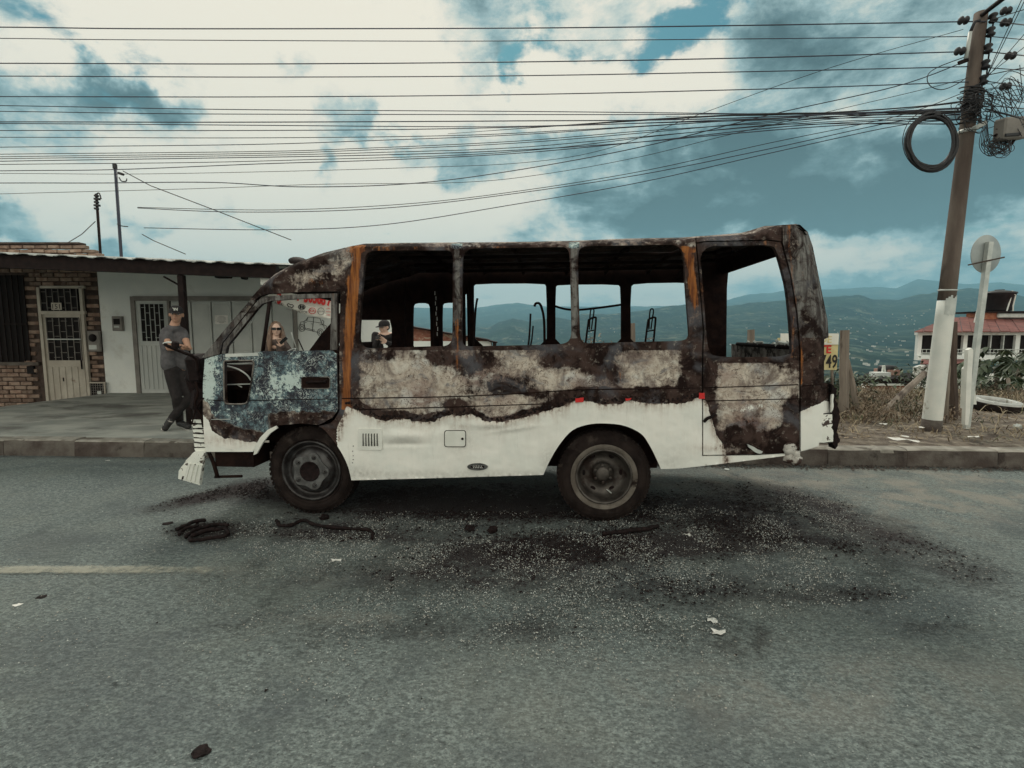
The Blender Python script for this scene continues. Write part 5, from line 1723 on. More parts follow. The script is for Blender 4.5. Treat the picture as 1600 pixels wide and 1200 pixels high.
m2 = rect_y('electric_meter', 174.5, 494, 190, 517, HY - 0.07, 0.08, M['frame'], wh, 0.01)
rect_y('meter_window', 177, 498, 187, 507, HY - 0.075, 0.01, M['dark'], m2)
rect_y('meter_label', 178, 509, 186, 512, HY - 0.075, 0.01, M['galv'], m2)
for a, b_1 in ((345, 430), (378, 432)):
    lf = rect_y('lamp_fitting', a - (11 if a < 360 else 3), b_1 - 3, a + (11 if a < 360 else 3), b_1 + 4, HY - 0.3, 0.2, M['dmetal'], wh, 0.02)
    rect_y('lamp_stem', a - 1, b_1 - 10, a + 1, b_1 - 3, HY - 0.2, 0.03, M['dmetal'], lf)
# drawing of an off-road car on the wall
car = [[(475, 502.5), (478.8, 499), (481, 495.5), (490, 496), (499.8, 497.3), (502.8, 505)], [(479, 501.6), (488, 502.6), (496, 503.8), (502.8, 505)],
       [(481, 495.5), (479, 501.6)], [(490, 496), (489.5, 503)], [(469, 507), (470, 503), (475, 502.5)], [(475, 502.5), (476, 511), (478, 514.8), (495.4, 519)],
       [(489.5, 503), (488, 517)], [(503, 506), (510, 509.5), (509.5, 514)], [(467.6, 508), (469, 507)], [(479, 513), (492, 516)], [(486, 506), (489, 506.4)], [(476.5, 503.6), (479, 504)],
       [(503, 500), (506, 502), (505.5, 506)], [(499.6, 508), (503, 506.5), (506, 509), (507, 514)]]
for cx_, cy_, ra, rb in ((471.8, 512.6, 4.5, 5.4), (500.6, 519.4, 4.6, 5.6), (471.8, 512.6, 2.2, 2.8), (500.6, 519.4, 2.3, 2.9)):
    car.append([(cx_ + ra * math.cos(t), cy_ + rb * math.sin(t)) for t in np.linspace(0, 2 * math.pi, 17)])
dm = MB()
for ln in car:
    dm.tube([on_y(a, b_1, HY - 0.001) for a, b_1 in ln], 0.0058, 4, False)
drw = dm.build('painted_car_outline', M['blackprint'], wh)

# low sheet roof on posts
pr = empty('porch_roof', Vector((-5.0, 7.5, 0.2)), 'low grey sheet porch roof with dark fascia and post over the pavement', 'roof')
ez = lambda x: 2.70 + (x + 7.5) * -0.040
sp = [(0, 0.0), (0.035, 0.002), (0.065, 0.016), (0.125, 0.019), (0.18, 0.014), (0.215, 0.002), (0.285, 0.0)]
sm = MB()
for a in range(len(sp) - 1):
    (x0, z0), (x1, z1) = sp[a], sp[a + 1]
    for (ya, za), (yb, zb) in (((0, 0), (2.0, .22)), ((2.0, .22), (4.3, .46))):
        sm.quad((x0, ya, z0 + za), (x1, ya, z1 + za), (x1, yb, z1 + zb), (x0, yb, z0 + zb))
        sm.quad((x0, ya, z0 + za - .012), (x0, yb, z0 + zb - .012), (x1, yb, z1 + zb - .012), (x1, ya, z1 + za - .012))
    sm.quad((x0, 0, z0 - .012), (x1, 0, z1 - .012), (x1, 0, z1), (x0, 0, z0))
sheet = sm.mesh('roof_sheet')
sheet.materials.append(M['fibro'])
k = 0
x = -12.4
while x < -3.55:
    o = bpy.data.objects.new('roof_sheet', sheet)
    sc.collection.objects.link(o)
    o.location = (x, 7.42 + random.uniform(-.02, .02), ez(x) + 0.010 + (0.006 if k % 2 else 0))
    o.rotation_euler = (0, 0.04, 0)
    o.parent = pr
    o.matrix_parent_inverse = Matrix.Translation(-Vector(pr.location))
    x += 0.28
    k += 1
b = MB()
b.prism([Vector((-12.4, 7.50, ez(-12.4) + 0.012)), Vector((-3.40, 7.50, ez(-3.40) + 0.012)), Vector((-3.40, 7.50, ez(-3.4) - 0.17)), Vector((-12.4, 7.50, ez(-12.4) - 0.19))], (0, 0.10, 0))
b.build('fascia', M['dmetal'], pr)
for xx in np.arange(-12, -3.4, 0.95):
    MB().box((xx, 9.5, ez(xx) + 0.13), (0.07, 3.9, 0.09), Euler((math.atan(0.11), 0, 0)).to_matrix()).build('rafter', M['dmetal'], pr)
pb = on_z(294, 665, 0.21)
pb = Vector((pb.x, 7.56, 0.2))
MB().box((pb.x, 7.56, (0.2 + ez(pb.x) - 0.18) / 2), (0.085, 0.085, ez(pb.x) - 0.38), None, 0.006).build('roof_post', M['dmetal'], pr)
MB().box((-11.6, 7.56, 1.3), (0.085, 0.085, 2.5), None, 0.006).build('roof_post', M['dmetal'], pr)
MB().tube([(pb.x, 7.55, 2.25), (pb.x - 0.25, 7.55, ez(pb.x) - 0.20)], 0.015, 6).build('post_brace', M['dmetal'], pr)
MB().prism([on_y(a, b_1, 7.6) for a, b_1 in ((406, 428), (432, 431), (428, 437), (420, 440), (412, 447), (407, 444))], (0, 0.12, 0)).build('eave_bracket', M['white'], pr)
MB().lathe([(0.0, 0.05), (0.09, 0.04), (0.17, 0.0), (0.16, -0.01), (0, -0.01)], on_y(467, 409, 9.0), Vector((0.3, -0.5, 0.8)), 18).build('roof_dish', M['dmetal'], pr, True)
MB().tube([on_y(455, 414, 9.0), on_y(467, 411, 9.0)], 0.02, 6).build('dish_arm', M['dmetal'], pr)

# masts behind the roof
ms = empty('service_mast', on_y(150, 405, 15.0), 'short dark mast with wrapped cable rising behind the brick parapet', 'mast')
MB().tube([Vector((on_y(150.5, 340, 15).x, 15, -0.2)), on_y(150.5, 303, 15)], 0.035, 8).build('pole', M['dmetal'], ms, True)
mk = MB()
for k in range(5):
    mk.box(on_y(150.7 + (k % 2), 306 + k * 5, 14.97), (0.09 + 0.05 * (k % 2), 0.08, 0.05))
mk.build('cable_clamps', M['cable'], ms)
MB().tube(smoothpts([on_y(151, 303, 15), on_y(155, 302, 15), on_y(158, 311, 15)]), 0.018, 6).build('cable_hook', M['cable'], ms, True)
ms2 = empty('service_mast', on_y(182, 405, 15.5), 'tall slim mast with a small bracket rising behind the sheet roof', 'mast')
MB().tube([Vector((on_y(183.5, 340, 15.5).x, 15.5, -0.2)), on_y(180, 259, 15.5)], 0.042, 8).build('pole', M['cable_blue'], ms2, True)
MB().lathe([(0, 0.1), (0.06, 0.08), (0.06, -0.05), (0, -0.06)], on_y(179.6, 261, 15.5), Vector((0, 0, 1)), 8).build('pole_cap', M['cable'], ms2)
MB().box(on_y(189, 271.5, 15.4), (0.16, 0.1, 0.07), Euler((0, .3, 0)).to_matrix(), 0.02).build('bracket', M['cable'], ms2)
MB().tube(smoothpts([on_y(186, 277, 15.4), on_y(190, 283, 15.4), on_y(197, 283, 15.4), on_y(198, 279, 15.4)]), 0.016, 6).build('cable_hook', M['cable'], ms2, True)
MB().tube(smoothpts([on_y(183, 350, 15.4), on_y(190, 353, 15.4), on_y(200, 354, 15.4)]), 0.014, 6).build('cable_hook', M['cable'], ms2, True)

# banner
bp_ = [(408, 438), (532, 438), (530, 500), (518, 498), (506, 496.5), (495, 494.5), (480, 492), (466, 487), (455, 482), (445, 478.5), (437, 475), (428, 470), (420, 464), (413, 456)]
BY = 9.2
bn = MB()
bn.prism([on_y(a, b_1, BY + 0.03 * math.sin(a / 7)) for a, b_1 in bp_], (0, 0.006, 0))
bo = bn.build('banner', M['banner'])
tag(bo, 'white cloth banner with red phone digits and car badges, hanging behind the cab', 'banner')
sB = BY / FPX
for ch, a, b_1 in (('3', 436, 474.0), ('1', 465.5, 469.0), ('5', 478.0, 471.5), ('0', 485.0, 472.3), ('5', 492.0, 473.2), ('6', 498.6, 474.4), ('8', 505.0, 475.8), ('7', 514.0, 477)):
    text_mesh(ch, 24 * sB, M['red'], parent=bo, mtx=facing(on_y(a, b_1, BY - 0.035), 0.58, 0.07), bold=0.012)
text_mesh('SUZUKI', 5.4 * sB, M['blackprint'], parent=bo, mtx=facing(on_y(435.5, 480.5, BY - 0.035) + Vector((0, 0, 0.05)), 0.75, 0.32))
text_mesh('MOTOR', 5.8 * sB, M['greyprint'], parent=bo, mtx=facing(on_y(472.5, 489.5, BY - 0.035), 0.72, 0.10))
text_mesh('KIA', 5.4 * sB, M['red'], parent=bo, mtx=facing(on_y(487.6, 487.4, BY - 0.035), 0.9, 0.05))
text_mesh('H', 6.6 * sB, M['blackprint'], parent=bo, mtx=facing(on_y(471.5, 482, BY - 0.035), 1.3, 0.05), bold=0.006)
text_mesh('NISSAN', 3.2 * sB, M['greyprint'], parent=bo, mtx=facing(on_y(501.5, 487.5, BY - 0.035), 0.9, 0.05))


def ring(cx_, cy_, ra, rb, mat, name='badge_ring', t=0.006):
    return MB().tube([on_y(cx_ + ra * math.cos(q), cy_ + rb * math.sin(q), BY - 0.034) for q in np.linspace(0, 2 * math.pi, 21)], t, 4, False).build(name, mat, bo)


ring(471.5, 479.6, 5.2, 4.2, M['blackprint'])
ring(488, 485.6, 5.4, 4.6, M['red'])
ring(501.5, 486.4, 5.0, 5.4, M['greyprint'])
bow = [(448.5, 475.5), (451, 474.2), (454, 476.2), (457, 476), (458.6, 478), (456, 481), (453.6, 479.4), (450.6, 479.4), (448.5, 475.5)]
MB().tube([on_y(a, b_1, BY - 0.034) for a, b_1 in bow], 0.008, 4, False).build('badge_outline', M['blackprint'], bo)
text_mesh('CHEVROLET', 2.6 * sB, M['greyprint'], parent=bo, mtx=facing(on_y(454, 485.5, BY - 0.035), 1, 0.25))
for k, yy in enumerate((482, 487, 492)):
    text_mesh('MAZDA' if k % 2 else 'FORD', 2.6 * sB, M['red'], parent=bo, mtx=facing(on_y(513, yy + 1, BY - 0.035), .8, 0.05))

# brick gable of the house beyond, seen through the bus
gh = empty('gable_house', on_y(700, 560, 14.5), 'low brick gable with a white base, seen through the rear windows of the bus', 'house')
gp = [(560, 494), (644.5, 511.5), (674, 516.5), (707, 522.5), (760, 531), (768, 534)]
b = MB()
b.prism([on_y(a, b_1 + 1, 14.5) for a, b_1 in gp] + [on_y(768, 600, 14.5), on_y(560, 600, 14.5)], (0, 0.25, 0))
M['oldbrick'] = pm('old_brickwork', (0.22, 0.075, 0.05), (0.36, 0.17, 0.12), 0.9, 0, 5, bump=0.6, bscale=20, c3=(0.40, 0.34, 0.26), s3=5, t3=(0.53, 0.6), stretch=(1, 1, 2))
b.build('gable_wall', M['oldbrick'], gh)
rect_y('white_base', 561, 533, 767.5, 600, 14.44, 0.05, M['plaster'], gh)
b = MB()
b.prism([on_y(a, b_1 - 1.2, 14.3) for a, b_1 in gp + [(776, 535.5)]] + [on_y(a, b_1 + 1.0, 14.3) for a, b_1 in reversed(gp + [(776, 535.5)])], (0, 0.9, 0))
b.build('roof_edge', M['dmetal'], gh)
rect_y('roof_end', 770, 535, 775, 541, 14.3, 0.4, M['dmetal'], gh)


# ------------------------------------------------------------------ people
def remeshed(mb, voxel, smooth=3, name='body'):
    me = bpy.data.meshes.new('t')
    me.from_pydata(mb.v, [], mb.f)
    bm = bmesh.new()
    bm.from_mesh(me)
    bmesh.ops.recalc_face_normals(bm, faces=bm.faces)
    bm.to_mesh(me)
    bm.free()
    o = bpy.data.objects.new('t', me)
    sc.collection.objects.link(o)
    m = o.modifiers.new('r', 'REMESH')
    m.mode = 'VOXEL'
    m.voxel_size = voxel
    if smooth:
        s = o.modifiers.new('s', 'SMOOTH')
        s.iterations = smooth
        s.factor = 0.5
    bpy.context.view_layer.update()
    out = bpy.data.meshes.new_from_object(o.evaluated_get(bpy.context.evaluated_depsgraph_get()))
    bpy.data.objects.remove(o)
    out.name = name
    return out


def ball(mb, c_, r, rot=None, seg=14):
    """ellipsoid; r = 3 radii"""
    c_ = Vector(c_)
    k = len(mb.v)
    nr_ = seg // 2 + 1
    for i in range(nr_ + 1):
        th = math.pi * i / nr_
        for j in range(seg):
            ph = 2 * math.pi * j / seg
            p_ = Vector((r[0] * math.sin(th) * math.cos(ph), r[1] * math.sin(th) * math.sin(ph), r[2] * math.cos(th)))
            if rot is not None:
                p_ = rot @ p_
            mb.v.append(tuple(c_ + p_))
    for i in range(nr_):
        for j in range(seg):
            a, b_1 = k + i * seg + j, k + i * seg + (j + 1) % seg
            mb.f.append((a, b_1, b_1 + seg, a + seg))


def limb(mb, chain):
    """chain of (point, radius): tapered tubes with balls at the joints"""
    pts = [Vector(p_) for p_, _ in chain]
    rs = [r for _, r in chain]
    for i in range(len(pts) - 1):
        mb.tube([pts[i], pts[i] * .5 + pts[i + 1] * .5, pts[i + 1]], 0, 12, True, radii=[rs[i], (rs[i] + rs[i + 1]) / 2 * 1.03, rs[i + 1]])
    for p_, r in zip(pts, rs):
        ball(mb, p_, (r, r, r), None, 12)


def hand(mb, wrist, dirv, palmn, s=1.0, curl=0.9):
    dirv, palmn = Vector(dirv).normalized(), Vector(palmn).normalized()
    side = dirv.cross(palmn).normalized()
    palm = Vector(wrist) + dirv * 0.045 * s
    rot = Matrix((side, palmn, dirv)).transposed()
    ball(mb, palm, (0.038 * s, 0.016 * s, 0.048 * s), rot)
    for k, (off, ln) in enumerate(((-0.030, 0.066), (-0.010, 0.076), (0.010, 0.072), (0.029, 0.058))):
        p0 = palm + side * off * s + dirv * 0.032 * s
        p1 = p0 + (dirv * math.cos(curl * .4) + palmn * math.sin(curl * .4)) * ln * .42 * s
        p2 = p1 + (dirv * math.cos(curl) + palmn * math.sin(curl)) * ln * .33 * s
        p3 = p2 + (dirv * math.cos(curl * 1.5) + palmn * math.sin(curl * 1.5)) * ln * .27 * s
        limb(mb, [(p0, .0095 * s), (p1, .0088 * s), (p2, .008 * s), (p3, .007 * s)])
    t0 = Vector(wrist) + dirv * 0.018 * s - side * 0.03 * s
    limb(mb, [(t0, .012 * s), (t0 - side * 0.022 * s + dirv * .022 * s + palmn * .008 * s, .0105 * s), (t0 - side * 0.026 * s + dirv * .046 * s + palmn * .018 * s, .0085 * s)])


def head_rot(fwd, tilt=0.0):
    f = Vector(fwd).normalized()
    up = Vector((tilt, 0, 1)).normalized()
    s = f.cross(up).normalized()
    up = s.cross(f).normalized()
    return Matrix((s, f, up)).transposed()       # columns: side, forward, up


def head(mb, c_, rot, s=1.0):
    c_ = Vector(c_)
    P_ = lambda x, y, z: c_ + rot @ Vector((x, y, z)) * s
    ball(mb, P_(0, -0.012, 0.022), (0.074 * s, 0.092 * s, 0.088 * s), rot, 20)
    ball(mb, P_(0, 0.012, -0.035), (0.060 * s, 0.072 * s, 0.068 * s), rot, 18)
    ball(mb, P_(0, 0.050, -0.082), (0.028 * s, 0.026 * s, 0.022 * s), rot)
    ball(mb, P_(0, 0.070, 0.020), (0.050 * s, 0.014 * s, 0.014 * s), rot)
    limb(mb, [(P_(0, 0.080, 0.008), .007 * s), (P_(0, 0.098, -0.022), .011 * s), (P_(0, 0.084, -0.032), .009 * s)])
    for q in (-1, 1):
        ball(mb, P_(q * 0.012, 0.086, -0.030), (0.009 * s, 0.008 * s, 0.007 * s), rot, 8)
        ball(mb, P_(q * 0.040, 0.058, -0.022), (0.022 * s, 0.018 * s, 0.022 * s), rot, 10)
        ball(mb, P_(q * 0.077, -0.008, -0.008), (0.010 * s, 0.020 * s, 0.032 * s), rot, 10)
    ball(mb, P_(0, 0.078, -0.052), (0.024 * s, 0.010 * s, 0.006 * s), rot, 10)
    ball(mb, P_(0, 0.075, -0.063), (0.019 * s, 0.010 * s, 0.007 * s), rot, 10)


def face_bits(parent, c_, rot, s=1.0, lips=(0.22, 0.08, 0.07), eyes=True):
    c_ = Vector(c_)
    P_ = lambda x, y, z: c_ + rot @ Vector((x, y, z)) * s
    if 'lips' not in M:
        M['lips'] = pm('lips', lips, None, 0.6, bump=0)
        M['eyewhite'] = pm('eye_white', (0.55, 0.52, 0.48), None, 0.3, bump=0)
    b = MB()
    ball(b, P_(0, 0.085, -0.0565), (0.021 * s, 0.005 * s, 0.0035 * s), rot, 8)
    b.build('lips', M['lips'], parent, True)
    if eyes:
        for q in (-1, 1):
            b = MB()
            ball(b, P_(q * 0.031, 0.066, 0.002), (0.014 * s, 0.012 * s, 0.009 * s), rot, 10)
            e = b.build('eye', M['eyewhite'], parent, True)
            b = MB()
            ball(b, P_(q * 0.031, 0.075, 0.002), (0.007 * s, 0.004 * s, 0.007 * s), rot, 8)
            b.build('iris', M['hairdark'], e, True)
            b = MB()
            ball(b, P_(q * 0.031, 0.078, 0.019), (0.020 * s, 0.006 * s, 0.004 * s), rot, 8)
            b.build('eyebrow', M['hairdark'], parent, True)


def cap(parent, c_, rot, s=1.0, logo=None):
    c_ = Vector(c_)
    P_ = lambda x, y, z: c_ + rot @ Vector((x, y, z)) * s
    b = MB()
    k = len(b.v)
    n, m = 20, 7
    for i in range(m + 1):
        th = (math.pi / 2) * i / m
        for j in range(n):
            ph = 2 * math.pi * j / n
            b.v.append(tuple(P_(0.086 * math.cos(ph) * math.sin(th) ** .8, -0.012 + 0.104 * math.sin(ph) * math.sin(th) ** .8, 0.034 + 0.086 * math.cos(th))))
    for j in range(n):
        ph = 2 * math.pi * j / n
        b.v.append(tuple(P_(0.086 * math.cos(ph), -0.012 + 0.104 * math.sin(ph), 0.018)))
    for i in range(m + 1):
        for j in range(n):
            a, b_1 = k + i * n + j, k + i * n + (j + 1) % n
            b.f.append((a, b_1, b_1 + n, a + n))
    co = b.build('cap', M['blackcloth'], parent, True)
    b = MB()
    top, bot = [], []
    for t in np.linspace(0, math.pi, 13):
        top.append(P_(0.080 * math.cos(t), 0.045 + 0.118 * math.sin(t) ** .7, 0.040 - 0.022 * math.sin(t) + 0.0 - 0.012 * abs(math.cos(t))))
    b.prism(top, rot @ Vector((0, 0, -0.006)))
    b.build('peak', M['blackcloth'], co)
    if logo:
        for ch, dx in ((logo[0], -0.012), (logo[1], 0.012)):
            mt = Matrix.Translation(P_(dx, 0.0965, 0.052)) @ (rot.to_4x4()) @ Matrix.Rotation(-0.25, 4, 'X') @ Matrix.Rotation(math.pi, 4, 'Z') @ Matrix.Rotation(math.pi / 2, 4, 'X')
            text_mesh(ch, 0.052, M['white'], 'cap_badge', co, mt, ext=0.004, bold=0.002)
    return co


def person(loc, label, Y, J, headpx, fwd, skin, top, trousers, hs=1.0, hands=(), tilt=0.0, sleeve=0.42, top_r=1.0, shoes=M['shoe']):
    """J: joints in picture pixels with depth offsets"""
    pt = {k: on_y(a, b_1, Y + c_) for k, (a, b_1, c_) in J.items()}
    root = empty('person', loc, label, 'person')
    hc = on_y(*headpx, Y)
    rot = head_rot(fwd, tilt)
    b = MB()
    head(b, hc, rot, hs)
    limb(b, [(hc + rot @ Vector((0, -0.02, -0.07)) * hs, .050 * hs), (pt['neck'], .055 * hs)])
    ch, hip = pt['chest'], pt['hip']
    limb(b, [(pt['shL'], .050), (pt['shR'], .050)])
    for q in (-.45, .45):
        off = (pt['shR'] - pt['shL']) * q * .8
        limb(b, [(ch + off, .080), (hip * .5 + ch * .5 + off * .85, .082), (hip + off, .090)])
    for s_ in 'LR':
        limb(b, [(pt['sh' + s_], .050), (pt['el' + s_], .038), (pt['wr' + s_], .026)])
        limb(b, [(pt['hp' + s_], .085), (pt['kn' + s_], .055), (pt['an' + s_], .038), (pt['toe' + s_], .035)])
    for (w_, d_, n_) in hands:
        hand(b, pt[w_], d_, n_, 1.0)
    bodyo = link_mesh('body', remeshed(b, 0.0085, 2), skin, root, True)
    face_bits(root, hc, rot, hs)
    # shirt
    b = MB()
    limb(b, [(pt['shL'], .060 * top_r), (pt['neck'] + Vector((0, 0, -0.03)), .066), (pt['shR'], .060 * top_r)])
    for q in (-.45, .45):
        off = (pt['shR'] - pt['shL']) * q * .85
        limb(b, [(ch + off, .094 * top_r), (hip * .5 + ch * .5 + off * .9, .097 * top_r), (hip + off * 1.05 + Vector((0, 0, 0.02)), .104 * top_r)])
    for s_ in 'LR':
        e_ = pt['sh' + s_].lerp(pt['el' + s_], sleeve)
        limb(b, [(pt['sh' + s_], .062 * top_r), (e_, .056 * top_r)])
        if sleeve >= 0.99:
            limb(b, [(pt['el' + s_], .056 * top_r), (pt['el' + s_].lerp(pt['wr' + s_], 0.95), .038)])
    link_mesh('shirt', remeshed(b, 0.011, 3), top, root, True)
    b = MB()
    for s_ in 'LR':
        limb(b, [(pt['hp' + s_] + Vector((0, 0, .03)), .098), (pt['hp' + s_].lerp(pt['kn' + s_], .5), .083), (pt['kn' + s_], .064), (pt['kn' + s_].lerp(pt['an' + s_], .45), .062), (pt['kn' + s_].lerp(pt['an' + s_], .94), .052)])
    limb(b, [(pt['hpL'] + Vector((0, 0, .04)), .10), (pt['hpR'] + Vector((0, 0, .04)), .10)])
    link_mesh('trousers', remeshed(b, 0.011, 3), trousers, root, True)
    for s_ in 'LR':
        b = MB()
        an, toe = pt['an' + s_], pt['toe' + s_]
        d_ = (toe - an)
        limb(b, [(an + Vector((0, 0, -.01)), .05), (an.lerp(toe, .5), .046), (toe, .042)])
        so = link_mesh('shoe', remeshed(b, 0.009, 1), shoes, root, True)
    return root, hc, rot, pt


M['shoewhite'] = pm('shoe_sole', (0.55, 0.53, 0.50), (0.65, 0.63, 0.6), 0.7, bump=0.1)
MY = 7.28
J = dict(neck=(272, 509, 0.0), chest=(271, 526, 0.0), hip=(275, 572, 0.0), shL=(258.5, 518.5, -.04), shR=(285.5, 519, .10), elL=(264, 544, -.16), wrL=(287, 544, -.26),
         elR=(295, 544, -.10), wrR=(278, 540, -.27), hpL=(268.5, 583, -.04), hpR=(282, 583, .06), knL=(276, 622, -.14), anL=(281, 660, .0), toeL=(294, 667, -.12),
         knR=(297, 620, -.02), anR=(267, 655, -.18), toeR=(258, 669, -.22))
pm_root, hc, rot, pt = person((pb.x - .1, MY, 0.21), 'man in grey tee and black cap leaning on the roof post, arms and ankles crossed', MY, J, (275.5, 491), (0.42, -0.9, -0.04), M['skin'], M['tee'], M['jeans'],
                              1.07, [('wrL', (1, -.1, .25), (0, -.6, -1)), ('wrR', (-1, -.2, .1), (0, -.5, -1))], 0.06)
cap(pm_root, hc, rot, 1.02, 'NY')
b = MB()
P_ = lambda x, y, z: hc + rot @ Vector((x, y, z))
ball(b, P_(0, -0.03, 0.012), (0.080, 0.082, 0.060), rot, 16)
b.build('hair', M['hairdark'], pm_root, True)
MB().lathe([(0.030, -0.018), (0.034, -0.012), (0.034, 0.012), (0.030, 0.018)], pt['wrL'] + Vector((-.03, 0, 0)), (pt['wrL'] - pt['elL']), 14).build('watch_strap', M['blackcloth'], pm_root, True)
for s_ in 'LR':
    an, toe = pt['an' + s_], pt['toe' + s_]
    sl = MB()
    dn = Vector((0, 0, -1)) if s_ == 'L' else Vector((-.75, -.1, -.35)).normalized()
    limb(sl, [(an + dn * .045, .018), (an.lerp(toe, .5) + dn * .042, .018), (toe + dn * .036, .02)])
    sl.build('shoe_sole', M['shoewhite'], pm_root, True)

WY = 7.7
k_ = 800 / WY


def wp(dx, z, dy):      # woman: metres from her head's axis, height above the pavement
    p_ = Vector((on_y(431, 514, WY).x + dx, WY, 0.22 + z))
    a, b_1 = to_px(p_)
    return (a, b_1, dy)


J = dict(neck=(430, 531, 0.0), chest=wp(-.01, 1.13, 0), hip=wp(0, .85, 0), shL=(416.5, 541, .03), shR=(445, 540, -.02), elL=wp(-.21, 1.0, .02), wrL=wp(-.10, .98, -.2),
         elR=wp(.22, 1.02, -.05), wrR=(442, 541, -.22), hpL=wp(-.08, .80, 0), hpR=wp(.08, .80, 0), knL=wp(-.09, .43, 0), knR=wp(.09, .43, 0),
         anL=wp(-.09, .08, 0), anR=wp(.09, .08, 0), toeL=wp(-.10, .045, -.14), toeR=wp(.11, .045, -.14))
wr_, hc, rot, pt = person((on_y(431, 514, WY).x, WY, 0.22), 'woman with long light hair and dark sunglasses standing behind the cab window', WY, J, (431.5, 514), (0.45, -0.88, -0.02), M['skinlight'], M['browncloth'], M['jeans'],
                          0.98, [('wrR', (-.3, -.3, .9), (.3, -1, 0)), ('wrL', (1, -.2, .2), (0, -.5, -1))], 0.0, sleeve=1.0)
P_ = lambda x, y, z: hc + rot @ Vector((x, y, z))
b = MB()
ball(b, P_(0, -0.025, 0.030), (0.084, 0.096, 0.088), rot, 18)
for q in (-1, 1):
    limb(b, [(P_(q * .070, -.01, .02), .030), (P_(q * .086, .0, -.06), .034), (P_(q * .098, .012, -.15), .042), (P_(q * .105, .03, -.25), .036), (P_(q * .10, .045, -.33), .018)])
    limb(b, [(P_(q * .055, -.05, .0), .045), (P_(q * .075, -.05, -.12), .05), (P_(q * .08, -.04, -.25), .04)])
link_mesh('hair', remeshed(b, 0.008, 2), M['hairlight'], wr_, True)
b = MB()
pts = [P_(x, y, .004) for x, y in ((-.072, .03), (-.066, .066), (-.04, .086), (-.006, .094), (.006, .094), (.04, .086), (.066, .066), (.072, .03))]
for i in range(len(pts) - 1):
    h = .018 if i not in (3,) else .006
    u = rot @ Vector((0, 0, 1))
    o_ = rot @ Vector((0, .006, 0))
    a, c_ = pts[i], pts[i + 1]
    b.prism([a - u * h, c_ - u * h, c_ + u * h, a + u * h], o_)
M['glassblack'] = pm('sunglasses', (0.006, 0.006, 0.007), None, 0.15, bump=0)
b.build('sunglasses', M['glassblack'], wr_)
ph = MB().box(on_y(443, 532, WY - .27), (0.045, 0.02, 0.14), Euler((0.1, .9, 0)).to_matrix(), 0.006).build('phone', M['glassblack'])
tag(ph, 'small black phone held up in the hand of the woman behind the cab', 'phone')

CY = 8.6
xc = on_y(600, 512, CY).x


def cp_(dx, z, dy):
    a, b_1 = to_px(Vector((xc + dx, CY, 0.22 + z)))
    return (a, b_1, dy)


J = dict(neck=(602, 525, 0.0), chest=cp_(.02, 1.15, 0), hip=cp_(.02, .88, 0), shL=cp_(-.15, 1.32, -.03), shR=cp_(.20, 1.32, .03), elL=cp_(-.17, 1.10, -.12), wrL=cp_(-.10, 1.24, -.26),
         elR=cp_(.22, 1.10, -.1), wrR=cp_(.04, 1.20, -.28), hpL=cp_(-.07, .84, 0), hpR=cp_(.11, .84, 0), knL=cp_(-.08, .46, -.02), knR=cp_(.12, .46, 0),
         anL=cp_(-.08, .08, 0), anR=cp_(.12, .08, 0), toeL=cp_(-.12, .045, -.13), toeR=cp_(.12, .045, -.14))
cr_, hc, rot, pt = person((xc, CY, 0.22), 'person in black cap and dark clothes seen small through the first side window', CY, J, (600, 511), (-0.5, -0.86, -0.12), M['skinlight'], M['blackcloth'], M['jeans'],
                          0.98, [('wrL', (.2, -.5, .8), (.6, -.6, 0)), ('wrR', (-.6, -.3, .5), (0, -1, 0))], 0.0, sleeve=1.0)
cap(cr_, hc, rot, 1.0)
b = MB()
ball(b, hc + rot @ Vector((0, -0.03, 0.0)), (0.080, 0.080, 0.070), rot, 14)
b.build('hair', M['hairdark'], cr_, True)
cm = MB()
cm.box(on_y(591, 527.5, CY - .34), (0.08, 0.06, 0.06), None, 0.012)
cm.lathe([(0.0, -.06), (0.03, -.06), (0.032, 0.0)], on_y(591, 527.5, CY - .37), Vector((0, 1, 0)), 12)
cm.box(on_y(591, 523.5, CY - .34), (0.04, 0.05, 0.04), None, 0.008)
tag(cm.build('camera_body', M['glassblack']), 'black camera held by the person behind the first side window', 'camera')

# ------------------------------------------------------------------ right: pole, cables, sign
PB = on_z(1455, 668, 0.24)
PT = on_y(1533, 20, PB.y - 0.1)
pole = empty('utility_pole', PB, 'tall leaning concrete utility pole with whitewashed foot and a tangle of cables', 'utility pole')


def pole_at(py):
    f = (668 - py) / (668 - 20)
    lo, hi = 0.0, 1.0
    for _ in range(30):
        mid = (lo + hi) / 2
        if to_px(PB.lerp(PT, mid))[1] > py:
            lo = mid
        else:
            hi = mid
    return PB.lerp(PT, lo), lo


def pr_(t):
    return 0.116 * (1 - t) + 0.074 * t


_, t0 = pole_at(470)
base_p = PB - (PT - PB).normalized() * 0.3
MB().tube([PB.lerp(PT, t) for t in np.linspace(t0 + .002, 1, 9)], 0, 20, True, radii=[pr_(t) for t in np.linspace(t0, 1, 9)]).build('shaft', M['pole'], pole, True)
MB().tube([base_p] + [PB.lerp(PT, t) for t in np.linspace(0.02, t0, 9)], 0, 20, True, radii=[0.118] + [pr_(t) + 0.002 for t in np.linspace(0, t0, 9)]).build('whitewashed_foot', M['polewhite'], pole, True)
MB().tube([base_p, PB.lerp(PT, 0.022)], 0.122, 20).build('foot_collar', M['kerb'], pole, True)
